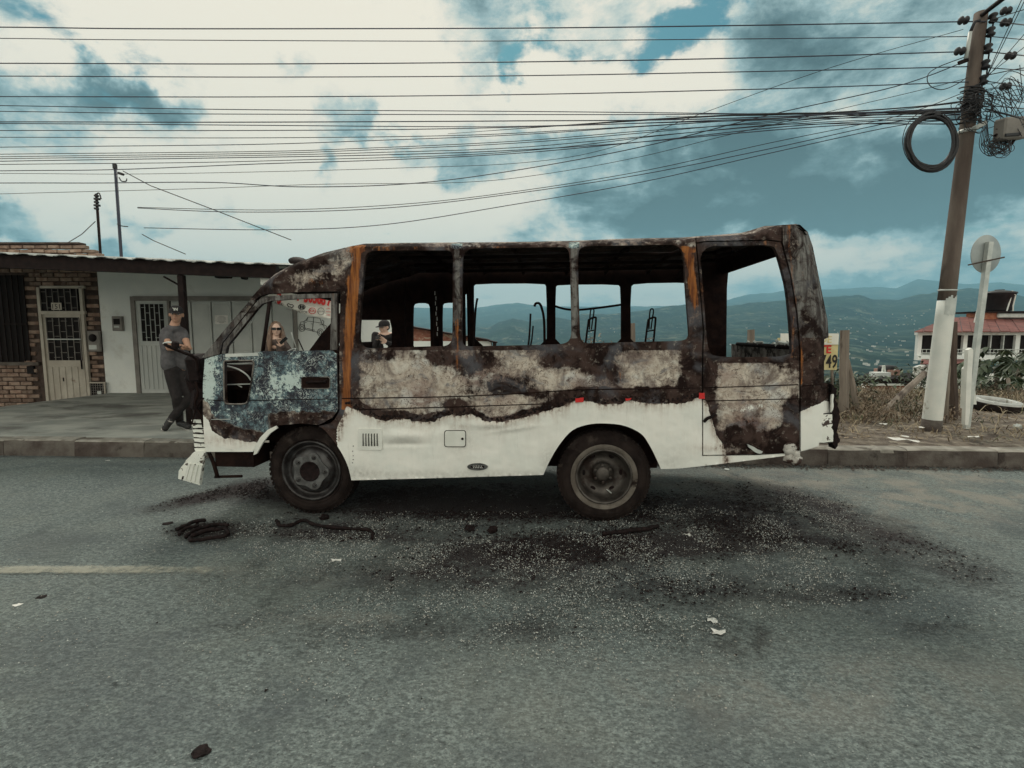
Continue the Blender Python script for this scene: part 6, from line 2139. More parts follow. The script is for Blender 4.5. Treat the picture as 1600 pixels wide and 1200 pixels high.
# torn bill on the shaft
q, tq = pole_at(478)
bill = MB()
ax = (PT - PB).normalized()
for j in range(7):
    a0_, a1_ = -2.35 + j * 0.24, -2.35 + (j + 1) * 0.24
    for (d0, d1) in ((-.12, .10 + .02 * ((j * 7) % 3)),):
        vv = [q + Vector((math.cos(a), math.sin(a), 0)) * (pr_(tq) + .006) + ax * d_ for a, d_ in ((a0_, d0), (a1_, d0 - .02 * (j % 2)), (a1_, d1), (a0_, d1))]
        bill.quad(*vv)
bill.build('torn_bill', M['galv'], pole)
for py, hgt in ((455, .02),):
    q, tq = pole_at(py)
    MB().tube([q, q + ax * hgt], pr_(tq) + .008, 20).build('band', M['galv'], pole, True)
for py in (170, 206):
    q, tq = pole_at(py)
    MB().tube([q - ax * .02, q + ax * .02], pr_(tq) + .012, 16).build('steel_band', M['galv'] if py > 200 else M['dmetal'], pole, True)
q = pole_at(203)[0]
MB().box(q + Vector((.04, -.14, 0)), (.16, .06, .06), Euler((0, -.5, 0)).to_matrix(), .01).build('clamp', M['galv'], pole)
PYd = PB.y - 0.1


def pp(px, py, dy=0.0):
    return on_y(px, py, PYd + dy)


def insulator(px, py, s=1.0, axis=(1, 0, 0.1)):
    return MB().lathe([(0, -.06), (.025, -.06), (.045, -.045), (.05, -.03), (.03, -.012), (.03, .012), (.05, .03), (.045, .045), (.025, .06), (0, .06)],
                      pp(px, py, -.08), Vector(axis), 12).build('insulator', M['cable'], pole, True)


for a, b_1 in ((1552, 28), (1548, 50), (1544, 76), (1540, 101), (1537, 125)):
    insulator(a, b_1, axis=(0, 0.1, 1))
    MB().tube([pp(a - 9, b_1 + 1), pp(a + 3, b_1, -.08)], .014, 6).build('insulator_arm', M['dmetal'], pole)
MB().tube([pp(1553, 30, -.08), pp(1548, 60, -.08), pp(1541, 122, -.08)], .010, 6).build('rack_rod', M['dmetal'], pole)
for a, b_1 in ((1505.5, 32), (1500, 80), (1572, 35), (1572, 17), (1579, 87), (1571, 135)):
    insulator(a, b_1, axis=(1, 0, 0.05))
MB().tube([pp(1516, 50, -.1), pp(1513, 70, -.1), pp(1509, 92, -.1)], .022, 8).build('riser_conduit', M['galv'], pole, True)
MB().tube([pp(1517, 48, -.1), pp(1523, 34, -.1), pp(1531, 32, -.1)], .018, 8).build('riser_bend', M['cable'], pole, True)
MB().tube([pp(1531, 26), pp(1545, 15, -.2), pp(1575, -8, -.6), pp(1640, -60, -1.3)], .028, 8).build('lamp_arm', M['dmetal'], pole, True)
MB().box(pp(1505, 96, -.1), (.14, .03, .05), Euler((0, -.35, 0)).to_matrix(), .01).build('cable_clamp', M['dmetal'], pole)
b = MB()
rr_ = random.Random(5)
for k in range(46):
    py = rr_.uniform(140, 195)
    q, tq = pole_at(py)
    a0_, a1_ = rr_.uniform(2.4, 4.0), rr_.uniform(5.0, 7.0)
    rr2 = pr_(tq) + rr_.uniform(.01, .05)
    sl = rr_.uniform(-.06, .06)
    b.tube([q + Vector((math.cos(a) * rr2, math.sin(a) * rr2, sl * (a - 4))) for a in np.linspace(a0_, a1_, 9)], rr_.uniform(.005, .011), 5, False)
tg_ = b.build('cable_wrapping', M['cable'], pole, True)
tg_['kind'] = 'stuff'
b = MB()
for k in range(34):      # loose loops beside the shaft
    cx_, cy_ = rr_.uniform(1500, 1548), rr_.uniform(150, 200)
    w_, h_ = rr_.uniform(4, 22), rr_.uniform(3, 16)
    dd = rr_.uniform(-.25, -.08)
    ph_ = rr_.uniform(0, 6)
    b.tube(smoothpts([pp(cx_ + w_ * math.cos(t + ph_), cy_ + h_ * math.sin(t + ph_) + rr_.uniform(-2, 2), dd) for t in np.linspace(0, rr_.uniform(3, 5.5), 7)], 4), .0045, 5, False)
tg_ = b.build('loose_cable_loops', M['cable'], pole, True)
tg_['kind'] = 'stuff'
# big coil of spare cable
cc = empty('cable_coil', pp(1455, 222, -.15), 'thick coil of spare black cable hanging from the wires beside the utility pole', 'cable coil')
for k in range(20):
    ra, rb = 37 + rr_.uniform(-4.5, 4), 42 + rr_.uniform(-4.5, 4)
    if k in (12, 13, 14):
        ra, rb = ra + 4, rb + 3
    ox, oy = rr_.uniform(-1.5, 1.5), rr_.uniform(-2, 2)
    tl = 0.18
    pts = []
    for t in np.linspace(0, 2 * math.pi, 33):
        x_, y_ = ra * math.cos(t), rb * math.sin(t)
        pts.append(pp(1456 + ox + x_ * math.cos(tl) - y_ * math.sin(tl) * .9 - (3.5 if k in (12, 13, 14) else 0), 222 + oy + x_ * math.sin(tl) + y_, -.15 + rr_.uniform(-.006, .006) + .02 * math.sin(k * 2.1)))
    MB().tube(pts, .0115 if k not in (12, 13, 14) else .005, 6, False).build('cable_turn', M['cable'], cc, True)
MB().box(pp(1463, 179, -.15), (.09, .07, .07), Euler((0, .1, 0)).to_matrix(), .015).build('tie', M['cable'], cc)
MB().tube(smoothpts([pp(1494, 195, -.15), pp(1499, 193, -.12), pp(1507, 192, -.1)]), .009, 6).build('tie_rod', M['dmetal'], cc, True)
# distribution box
db = empty('distribution_box', pp(1577, 202, -.2), 'pale grey cable distribution box tilted in the wires right of the pole', 'junction box')
rb_ = Euler((0.1, -0.12, 0.15)).to_matrix()
MB().box(pp(1579, 202, -.2), (.36, .16, .27), rb_, .02).build('housing', M['frame'], db)
bxm = M['frame']
MB().box(pp(1583, 210, -.29), (.23, .02, .035), rb_, .004).build('label_strip', M['cable'], db)
for k, (a, b_1) in enumerate(((1564, 192), (1561, 201), (1558, 210), (1575, 217), (1585, 218))):
    MB().tube([pp(a, b_1, -.2), pp(a - 4, b_1 + (2 if k < 3 else 7), -.2)], .016, 8).build('cable_gland', M['dmetal'], db)
b = MB()
for k in range(26):
    cx_, cy_ = rr_.uniform(1546, 1572), rr_.uniform(218, 236)
    w_, h_ = rr_.uniform(6, 17), rr_.uniform(5, 13)
    ph_, dd = rr_.uniform(0, 6), rr_.uniform(-.3, -.1)
    b.tube(smoothpts([pp(cx_ + w_ * math.cos(t + ph_), cy_ + h_ * math.sin(t + ph_), dd) for t in np.linspace(0, rr_.uniform(4, 6.4), 8)], 4), .004, 5, False)
for k in range(16):
    b.tube(smoothpts([pp(rr_.uniform(1530, 1550), rr_.uniform(120, 190), -.1), pp(rr_.uniform(1555, 1580), rr_.uniform(120, 200), -.2), pp(rr_.uniform(1570, 1600), rr_.uniform(110, 215), -.25), pp(rr_.uniform(1590, 1640), rr_.uniform(90, 220), -.3)], 5), .0042, 5, False)
for k in range(7):
    x0_ = rr_.uniform(1560, 1575)
    b.tube(smoothpts([pp(1543, 175 + k * 4, -.1), pp(1530 + k * 3, 225, -.15), pp(1545 + k * 3, 243 - k * 2, -.2), pp(x0_, 232, -.2), pp(x0_ + 4, 217, -.2)], 5), .004, 5, False)
o = b.build('cable_tangle', M['cable'], None, True)
tag(o, kind='stuff')
# single loop left of the pole
o = MB().tube(smoothpts([pp(1508, 89), pp(1470, 103), pp(1452, 114), pp(1449, 126), pp(1456, 136), pp(1472, 140), pp(1492, 133), pp(1511, 121)], 6), .0055, 6, False).build('slack_cable', M['cable'], None, True)
tag(o, 'single slack loop of thin cable curling left of the pole top', 'cable')

# wires along the street
WD = Vector((1.0, -0.05, 0)).normalized()
WN = Vector((0.05, 1.0, 0)).normalized()


def wpl(px, py, off=0.0):
    p0 = Vector((PB.x, PYd, 0)) + WN * off
    d = ray(px, py)
    return EYE + d * ((p0 - EYE).dot(WN) / d.dot(WN))


ordn = ['uppermost', 'second', 'third', 'fourth', 'fifth', 'sixth', 'seventh', 'eighth', 'ninth', 'tenth', 'eleventh', 'twelfth', 'thirteenth', 'fourteenth', 'fifteenth', 'sixteenth', 'seventeenth', 'eighteenth', 'nineteenth', 'twentieth', 'twenty-first', 'twenty-second', 'twenty-third', 'twenty-fourth']
wires = [([(0, 42.5), (250, 45), (800, 44), (1150, 40), (1505, 34), (1530, 34)], .0085), ([(0, 60), (170, 62), (550, 64), (800, 64), (1150, 61), (1525, 57)], .0062),
         ([(0, 99), (400, 100), (800, 97), (1150, 91), (1500, 81), (1520, 81)], .0085), ([(0, 119), (400, 120.5), (800, 118.5), (1200, 111.5), (1520, 104)], .0075),
         ([(0, 151), (400, 151.5), (800, 148), (1200, 139), (1515, 128)], .0075), ([(0, 165), (350, 171), (800, 174), (1100, 177), (1300, 179), (1505, 178)], .0065),
         ([(0, 174), (300, 178), (800, 179), (1100, 178.5), (1500, 173)], .0065), ([(0, 190.5), (360, 191), (800, 189), (1100, 186), (1505, 170)], .008),
         ([(0, 193), (360, 195.5), (700, 198), (830, 197), (1100, 190), (1500, 180)], .0065), ([(0, 204), (360, 204), (650, 202), (900, 196), (1200, 185), (1505, 176)], .0065),
         ([(0, 214.5), (380, 215.5), (700, 212), (900, 203), (1200, 186), (1500, 175)], .0055), ([(0, 230), (380, 226), (600, 219), (800, 211), (1000, 198), (1250, 182), (1505, 168)], .006),
         ([(0, 241), (390, 237), (560, 232), (800, 221), (1000, 205), (1250, 188), (1505, 160)], .0055), ([(0, 245), (390, 240), (560, 235), (800, 224), (1000, 208), (1250, 186), (1505, 173)], .0055),
         ([(0, 248), (390, 243), (600, 238), (800, 231), (1000, 214), (1250, 193), (1500, 182)], .0055), ([(0, 252), (390, 246), (600, 242), (800, 235), (1000, 222), (1250, 200), (1500, 186)], .0065),
         ([(0, 257), (300, 254), (500, 249), (700, 243), (850, 233), (1050, 210), (1300, 186), (1505, 168)], .0055), ([(0, 267), (180, 265), (410, 256), (600, 250), (800, 240), (1000, 222), (1250, 196), (1500, 184)], .0065),
         ([(0, 271), (200, 272), (430, 268), (640, 262), (820, 254), (950, 232), (1100, 176), (1300, 105), (1505, 46)], .004), ([(0, 286), (150, 286), (330, 285), (470, 292), (640, 287), (800, 267), (1000, 230), (1200, 180), (1400, 135), (1508, 96)], .007),
         ([(0, 303), (300, 295), (500, 288), (720, 285), (850, 272), (1000, 245), (1150, 208), (1400, 150), (1505, 124)], .0042), ([(215, 324), (430, 328), (630, 319), (800, 300), (1000, 268), (1200, 224), (1400, 182), (1505, 145)], .005),
         ([(215, 325), (350, 331), (500, 330), (640, 322), (800, 303), (1000, 273), (1200, 233), (1400, 190), (1505, 178)], .006), ([(225, 356), (430, 359), (600, 351), (800, 320), (1000, 285), (1200, 240), (1400, 197), (1505, 187)], .006)]
for i, (pts, r) in enumerate(wires):
    off = rr_.uniform(-.12, .12)
    if pts[0][0] == 0:
        (xa, ya), (xb, yb) = pts[0], pts[1]
        pts = [(-900, ya - (yb - ya) / (xb - xa) * 500 + 6), (-350, ya - (yb - ya) / (xb - xa) * 300 + 2)] + pts
    P3 = [wpl(a, b_1, off) for a, b_1 in pts]
    if pts[0][0] == 0 or pts[0][0] < 0:
        pass
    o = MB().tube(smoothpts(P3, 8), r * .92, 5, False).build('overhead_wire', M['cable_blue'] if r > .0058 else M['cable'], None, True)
    end = 'strung level to the pole top' if i < 5 else ('running into the thick bundle on the pole' if i < 18 else 'sagging steeply down leftwards from the pole')
    tag(o, f'{ordn[i]} overhead wire counted down the left half, {end}', 'wire', 'overhead wires across the street')
# thick bundle near the pole
for i, (pts, r, lb) in enumerate((([(700, 209), (880, 196), (1050, 185), (1200, 178), (1350, 176.5), (1500, 174)], .011, 'thick dark bundle of cables entering the pole from the left, upper strand'),
                                  ([(1040, 182), (1200, 180), (1330, 174), (1440, 166), (1505, 158)], .008, 'dark cable bundle rising into the pole just above the thick strand'),
                                  ([(1150, 195), (1300, 193.5), (1420, 193.5), (1500, 194)], .007, 'level cable passing behind the hanging coil into the pole'))):
    o = MB().tube(smoothpts([wpl(a, b_1, -.02) for a, b_1 in pts], 8), 0, 7, True, radii=None) if False else MB().tube(smoothpts([wpl(a, b_1, -.02) for a, b_1 in pts], 8), r, 7, True, radii=[max(.003, r * min(1, (j + 1) / 14)) for j in range((len(pts) - 1) * 8 + 1)]).build('cable_bundle', M['cable'], None, True)
    tag(o, lb, 'cable bundle')
# to the right of the pole
rw = [([(1545, 33), (1600, 39), (1760, 58)], .008), ([(1548, 57), (1600, 62), (1760, 76)], .006), ([(1545, 81), (1600, 87), (1760, 104)], .008), ([(1545, 106), (1600, 110), (1760, 122)], .0065),
      ([(1542, 127), (1600, 136), (1760, 162)], .007), ([(1540, 118), (1600, 106), (1760, 80)], .007), ([(1540, 124), (1572, 60), (1600, 3), (1640, -80)], .0055), ([(1537, 130), (1566, 64), (1597, -2), (1636, -90)], .0055),
      ([(1545, 118), (1600, 54), (1700, -60)], .005), ([(1545, 116), (1600, 74), (1720, -14)], .005), ([(1540, 170), (1600, 186), (1760, 226)], .012), ([(1545, 150), (1600, 160), (1760, 190)], .006),
      ([(1570, 150), (1590, 180), (1620, 240)], .004), ([(1552, 30), (1600, 15), (1700, -14)], .006), ([(1545, 165), (1600, 170), (1760, 186)], .0075)]
rlab = ['topmost level wire leaving the pole rightwards', 'second level wire leaving the pole rightwards', 'third level wire leaving the pole rightwards', 'fourth level wire leaving the pole rightwards',
        'fifth level wire leaving the pole rightwards', 'dark wire rising gently right from below the insulators', 'thin steep wire climbing right to the picture corner', 'thin steep wire just left of its steep twin',
        'wire climbing at half slope right of the pole', 'wire climbing gently right below the half slope one', 'thick cable running right from the pole onto the grey box', 'wire falling slightly right above the grey box',
        'short thin wire dropping behind the grey box', 'wire slanting up from the top right insulator', 'dark wire just above the thick cable right of the pole']
for (pts, r), lb in zip(rw, rlab):
    P3 = [pp(a, b_1, -.1 - 0.012 * max(0, a - 1545)) for a, b_1 in pts]
    o = MB().tube(smoothpts(P3, 6), r * .85, 5, False).build('service_wire', M['cable'], None, True)
    tag(o, lb, 'wire', 'wires leaving the pole to the right')
for pts, Y, lb in (([(192, 267), (235, 290), (340, 330), (455, 375)], 12, 'thin drop wire slanting down right from the tall slim mast'), ([(222, 366), (240, 376), (290, 397)], 12, 'short drop wire slanting down to the porch roof'),
                   ([(100, 383), (128, 366), (149, 346)], 13, 'short guy wire from the brick parapet up to the short mast')):
    o = MB().tube([on_y(a, b_1, Y) for a, b_1 in pts], .010, 5, False).build('drop_wire', M['cable'], None, True)
    tag(o, lb, 'wire')

# round sign seen from behind
SY = on_z(1510, 667, 0.24).y
sg = empty('road_sign', on_y(1510, 667, SY), 'round road sign seen from behind on a pale square post with a crossbar', 'road sign')
a, c_ = on_y(1509.5, 670, SY), on_y(1546, 378, SY)
MB().tube([a, a.lerp(c_, .3), c_], .045, 4, True).build('post', M['galv'], sg)
dc = on_y(1541, 397, SY + .05)
MB().lathe([(0, 0), (.258, 0), (.262, .002), (.262, .008), (.258, .010), (0, .010)], dc, Vector((-.2, 1, 0)), 40).build('sign_plate', M['signgrey'], sg, True)
cbm = MB().tube([on_y(1513, 414, SY - .05), on_y(1569, 402, SY - .03)], .013, 4).build('crossbar', M['wooddark'], sg)
wpst = empty('broken_post', on_y(1511, 655, SY - .15), 'short splintered white post beside the round sign', 'post')
MB().prism([on_y(a_, b_1, SY - .12) for a_, b_1 in ((1513, 547), (1518, 543.5), (1521, 547), (1519, 580), (1516, 640), (1513, 664), (1508, 664), (1510, 600))], (0, .06, 0)).build('post', M['white'], wpst)
MB().prism([on_y(a_, b_1, SY - .06) for a_, b_1 in ((1506, 576), (1511, 571), (1510, 640), (1504, 638))], (0, .04, 0)).build('side_plate', M['white'], wpst)
MB().prism([on_y(a_, b_1, SY + .1) for a_, b_1 in ((1520, 560), (1525, 556), (1523, 600), (1526, 632), (1519, 632))], (0, .04, 0)).build('torn_strip', M['white'], wpst)

# wooden posts
def wpost(pts_b, pts_t, Y, r, mat, label, tilt=0.0, seg=7):
    a_, c_ = on_y(*pts_b, Y), on_y(*pts_t, Y + tilt)
    a_ = a_ + (a_ - c_).normalized() * 0.12
    bb = MB()
    n = 8
    pts = [a_.lerp(c_, t) + Vector((random.uniform(-.008, .008), random.uniform(-.008, .008), 0)) for t in np.linspace(0, 1, n)]
    bb.tube(pts, 0, seg, True, radii=[r * random.uniform(.93, 1.07) for _ in pts])
    o = bb.build('wooden_post', mat)
    tag(o, label, 'post')
    return o


wpost((1317.5, 660), (1319, 516), 8.3, .075, M['wood'], 'weathered grey timber post just behind the tail of the bus', seg=5)
wpost((1342, 650), (1323, 562), 8.8, .050, M['wood'], 'slanting grey timber post leaning against the bigger one behind the bus')
wpost((1362, 662), (1445, 583), 8.6, .055, M['wood'], 'long timber brace propped diagonally behind the whitewashed pole', .6)
wpost((1488, 655), (1487, 503), 8.0, .070, M['wooddark'], 'dark thick timber post standing right behind the utility pole')
wpost((1478, 660), (1481, 560), 7.7, .040, M['wood'], 'narrow grey stake between the dark post and the utility pole')
wpost((1173, 640), (1173.5, 515), 9.5, .065, M['wood'], 'timber post top seen through the rear window opening of the bus')
wpost((988, 640), (988, 505), 9.5, .055, M['wood'], 'timber post top seen through the third side window of the bus')

# yellow board
yb_ = empty('sale_board', on_y(1265, 585, 9.2), 'yellow sale board with red and black lettering behind the tail of the bus', 'sign board')
rect_y('board', 1214, 528, 1309, 578, 9.2, 0.015, M['yellow'], yb_)
rect_y('top_strip', 1220, 521, 1310.5, 538.4, 9.17, 0.02, M['banner'], yb_)
sY = 9.2 / FPX
text_mesh('VENDE', 15 * sY, M['yellow'], parent=yb_, mtx=facing(on_y(1276, 535.5, 9.165), 1.0, 0), align='CENTER', bold=.002)
text_mesh('LOTE', 17 * sY, M['red'], parent=yb_, mtx=facing(on_y(1279, 551.5, 9.19), 0.95, 0), bold=.006)
text_mesh('31 749', 29 * sY, M['blackprint'], parent=yb_, mtx=facing(on_y(1308, 574.5, 9.19), 0.62, 0), align='RIGHT', bold=.004)
for a_ in (1222, 1300):
    MB().tube([on_y(a_, 640, 9.26), on_y(a_, 522, 9.26)], .025, 6).build('board_post', M['wood'], yb_)

# tyre lying on the verge
ty_c = on_y(1556, 633, 8.9) + Vector((0, 0, .03))
dty = empty('discarded_tyre', ty_c, 'old tyre lying flat on the dirt with a dusty pale upper side', 'tyre')
M['dustrubber'] = pm('dusty_rubber', (0.30, 0.30, 0.285), (0.44, 0.44, 0.42), 0.9, 0, 6, bump=0.3, c3=(0.10, 0.09, 0.085), s3=6)
axt = Vector((0.05, -0.12, 1)).normalized()
MB().lathe([(0.20, -.08), (0.21, .02), (0.24, .055), (0.30, .066), (0.355, .050), (0.372, .030)], ty_c, axt, 48).build('upper_sidewall', M['dustrubber'], dty, True)
MB().lathe([(0.372, .030), (0.385, .0), (0.385, -.09), (0.35, -.13), (0.22, -.13), (0.20, -.08)], ty_c, axt, 48).build('tread', M['rubber'], dty, True)
for rr0 in (0.26, 0.335):
    MB().lathe([(rr0 - .005, .058), (rr0, .070 if rr0 < .3 else .064), (rr0 + .005, .058)], ty_c, axt, 48).build('sidewall_ring', M['galv'], dty, True)

# white house with red roof on the slope
RY = 24.0
def rect_sk(name, x0, y0, x1, y1, Y, mat, parent, off):
    """a block whose plan is a parallelogram: front face at depth Y, sides running back along off"""
    ym = (y0 + y1) / 2
    xa, xb = on_y(x0, ym, Y).x, on_y(x1, ym, Y).x
    zt_, zb_ = on_y(x0, y0, Y).z, on_y(x0, y1, Y).z
    return MB().prism([Vector((xa, Y, zb_)), Vector((xb, Y, zb_)), Vector((xb, Y, zt_)), Vector((xa, Y, zt_))], (off[0], off[1], 0)).build(name, mat, parent)


rh = empty('hillside_house', on_y(1560, 600, RY), 'white house with red sheet roof, dark window band and black tank on the slope', 'house')
rect_sk('upper_wall', 1436, 516, 1760, 562, RY + .15, M['plaster'], rh, (5.6, 5.6))
wb = rect_y('window_band', 1443, 524, 1740, 552, RY + .05, 0.12, M['dark'], rh)
for a_, w_ in ((1437, 3.2), (1473, 1.5), (1508, 3.2), (1548, 1.5), (1568, 1.5), (1590, 3.5), (1620, 2), (1660, 3.5), (1700, 2)):
    rect_y('column', a_ - (w_ if w_ > 2.5 else .8), 523, a_ + (w_ if w_ > 2.5 else .8), 555, RY - .08, 0.16, M['plaster'] if w_ > 2.5 else M['galv'], rh)
rect_y('beam', 1434, 517.5, 1745, 523.5, RY - .14, 0.2, M['plaster'], rh)
rect_y('floor_slab', 1434, 555, 1745, 563, RY - .16, 0.22, M['plaster'], rh)
for k in range(2):
    rect_y('balustrade_rail', 1440, 545.5 + k * 5, 1740, 546.5 + k * 5, RY - .10, .03, M['galv'], rh)
for k in range(48):
    rect_y('baluster', 1441 + k * 6.2, 546, 1441.7 + k * 6.2, 555, RY - .09, .02, M['galv'], rh)
# corrugated roof in strips
for k in range(22):
    xa, xb = 1429 + k * 15, 1429 + (k + 1) * 15
    p0, p1 = on_y(xa, 516, RY - .5), on_y(xb - 0.8, 516, RY - .5)
    dz_ = 0.02 * (k % 2)
    b = MB()
    hgt = 0.95
    xs0, xs1 = p0.x, p1.x
    f0 = min(1, (k) / 4) if k < 4 else 1
    f1 = min(1, (k + 1) / 4) if k < 4 else 1
    z0 = p0.z - 0.1
    A = [Vector((xs0, RY - .5, z0 + dz_)), Vector((xs1, RY - .5, z0 + dz_)), Vector((xs1 + 2.6 * f1, RY - .5 + 3.2 * f1, z0 + dz_ + hgt * f1 * .78)), Vector((xs0 + 2.6 * f0, RY - .5 + 3.2 * f0 + .01, z0 + dz_ + hgt * f0 * .78))]
    b.prism(A, (0, 0, .04))
    b.build('roof_sheet', M['redroof'], rh)
rect_y('tank_plinth', 1534, 487, 1559, 505, RY + 2.2, .9, M['orange'], rh)
rect_y('tank_slab', 1534, 486, 1760, 488.5, RY + 2.0, 2.0, M['dmetal'], rh)
rect_y('roof_gutter', 1560, 489, 1605, 497, RY + 2.1, .3, M['galv'], rh, .05)
tkc = on_y(1559, 486, RY + 3)
tk = empty('water_tank', tkc, 'black tapered plastic water tank on the roof of the red roofed house', 'water tank')
MB().lathe([(0, 0), (.54, 0), (.56, .05), (.66, .86), (.70, .88), (.70, .95), (.60, .99), (.25, 1.06), (0, 1.08)], tkc, Vector((0, 0, 1)), 32).build('tank_body', M['tank'], tk, True)
MB().lathe([(.0, 1.05), (.2, 1.05), (.2, 1.10), (.0, 1.11)], tkc, Vector((0, 0, 1)), 20).build('tank_lid', M['tank'], tk, True)
for pts in ([(1573, 486), (1578, 470), (1582, 454)], [(1582, 498), (1583, 478), (1587, 461), (1581, 459)], [(1579, 500), (1580, 486)]):
    MB().tube([on_y(a_, b_1, RY + 2.4) for a_, b_1 in pts], .035, 6).build('pipe', M['white'], rh)
MB().tube([on_y(1522, 504, RY + 1), on_y(1528, 480, RY + 1), on_y(1538, 462, RY + 1.4)], .03, 6).build('pipe', M['white'], rh)
lr = empty('lower_house', on_y(1470, 590, 22.5), 'lower storey with a red lean-to roof and pale walls below the red roofed house', 'house')
rect_sk('wall', 1424, 573, 1530, 640, 22.6, M['plaster'], lr, (3, 3))
rect_y('garden_wall', 1528, 584, 1760, 650, 22.2, .2, M['plaster'], lr)
b = MB()
b.prism([on_y(1438, 568, 22.0), on_y(1535, 568, 22.0), on_y(1532, 561, 23.6), on_y(1440, 561, 23.6)], (0, 0, -.05))
b.build('lean_to_roof', M['redroof'], lr)
wn_ = rect_y('window', 1537, 590, 1556, 612, 22.15, .06, M['dark'], lr)
for k in range(4):
    rect_y('window_bar', 1538 + k * 5.4, 590, 1540 + k * 5.4, 612, 22.1, .03, M['white'], wn_)
for k in range(3):
    rect_y('window_bar', 1537, 592 + k * 8, 1556, 594 + k * 8, 22.09, .02, M['white'], wn_)

fh = empty('flat_roof_house', on_y(1370, 600, 26), 'low house with dark flat roof and orange brick wall below the verge', 'house')
rect_sk('brick_wall', 1346, 603, 1432, 660, 26, M['orange'], fh, (2.5, 3))
rect_sk('roof_slab', 1340, 592, 1440, 601, 25.8, M['dmetal'], fh, (3.2, 4))
rect_y('roof_edge', 1346, 600, 1412, 602.6, 25.6, .2, M['white'], fh)
rect_y('white_parapet', 1368, 582, 1392, 592, 27, .5, M['plaster'], fh)
rect_y('pink_room', 1389, 578, 1406, 592, 28, 1.2, M['pink'], fh)
MB().tube([on_y(1347, 605, 20), on_y(1386, 619, 17)], .05, 5).build('fallen_pole', M['white'], fh)
tk2c = on_y(1386, 584, 28.5)
tk2 = empty('water_tank', tk2c, 'small dark water tank and white pipes over the flat dark roof', 'water tank')
MB().lathe([(0, 0), (.44, 0), (.46, .40), (.40, .46), (0, .5)], tk2c, Vector((0, 0, 1)), 24).build('tank_body', M['tank'], tk2, True)
MB().tube([on_y(1378, 584, 27.5), on_y(1380, 571, 27.5), on_y(1381.5, 571, 27.5), on_y(1383.5, 584, 27.5)], .05, 5).build('pipe_frame', M['white'], tk2)
# distant houses scattered on the hillside
M['farwall'] = pm('distant_walls', (0.30, 0.29, 0.26), (0.62, 0.60, 0.55), 0.9, 0, 0.01, bump=0)
b = MB()
rh2 = random.Random(3)
for k in range(230):
    t = rh2.uniform(-0.05, 1.0) if k % 4 else rh2.uniform(0.6, .9)
    y = rh2.uniform(900, 3000)
    zc = hz_near(t, y)
    s = rh2.uniform(2.0, 5.0)
    b.box((t * y, y, zc + 1.5), (s * rh2.uniform(.8, 2.4), s, rh2.uniform(3, 6)), Euler((0, 0, rh2.random() * 3)).to_matrix())
tag(b.build('distant_houses', M['farwall']), kind='stuff')


# ------------------------------------------------------------------ plants on the verge
def leaf_blade(mb, base, dirv, ln, wd, droop=0.5, n=4):
    dirv = Vector(dirv).normalized()
    side = dirv.cross(Vector((0, 0, 1)))
    side = side.normalized() if side.length > .01 else Vector((1, 0, 0))
    p0 = Vector(base)
    prev = None
    for i in range(n + 1):
        t = i / n
        c_ = p0 + dirv * ln * t + Vector((0, 0, -droop * ln * t * t))
        w_ = wd * math.sin(math.pi * min(1, .12 + t * .88)) * .5 + .001
        a_, b_1 = c_ - side * w_, c_ + side * w_
        if prev:
            mb.quad(prev[0], prev[1], b_1, a_)
        prev = (a_, b_1)


def papaya(px, py_top, py_base, Y, sc_, label, n=15):
    r_ = random.Random(int(px))
    top, base = on_y(px, py_top, Y), on_y(px + 2, py_base, Y)
    root = empty('papaya_tree', base, label, 'tree')
    MB().tube(smoothpts([base - Vector((0, 0, .3)), base.lerp(top, .5) + Vector((.03, 0, 0)), top]), 0, 8, True, radii=None) if False else None
    MB().tube([base - Vector((0, 0, .4)), base.lerp(top, .5) + Vector((.03, 0, 0)), top], .035 * sc_, 7).build('trunk', M['wood'], root, True)
    st_ = MB()
    lm_ = MB()
    for k in range(n):
        a = r_.uniform(0, 6.28)
        up = r_.uniform(-.25, .9)
        d = Vector((math.cos(a), math.sin(a), up)).normalized()
        L = r_.uniform(.28, .55) * sc_
        tip = top + d * L + Vector((0, 0, -.08))
        st_.tube([top, top + d * L * .6, tip], .006, 4, False)
        nf = 7
        ld = (d + Vector((0, 0, -.9))).normalized()
        sd_ = ld.cross(Vector((0, 0, 1))).normalized()
        for j in range(nf):
            q_ = (j / (nf - 1) - .5) * 3.0
            dv = ld * math.cos(q_) + sd_ * math.sin(q_)
            leaf_blade(lm_, tip, dv + Vector((0, 0, -.15)), r_.uniform(.14, .22) * sc_, .07 * sc_, .5, 3)
    st_.build('leaf_stalks', M['green'], root)
    cr_ = lm_.build('crown', M['green'], root)
    return root


papaya(1556, 572, 640, 13.0, 1.5, 'papaya tree in front of the windows, behind the round sign', 20)
papaya(1590, 570, 640, 12.2, 1.5, 'papaya tree at the right edge above the discarded tyre', 20)
papaya(1534, 590, 640, 12.6, 1.2, 'smaller papaya tree just right of the sign post', 16)
papaya(1575, 590, 645, 11.4, 1.0, 'low papaya sapling with dangling leaves over the discarded tyre', 14)
papaya(1502, 590, 645, 12.8, 1.1, 'leafy sapling showing between the pole and the sign post', 14)


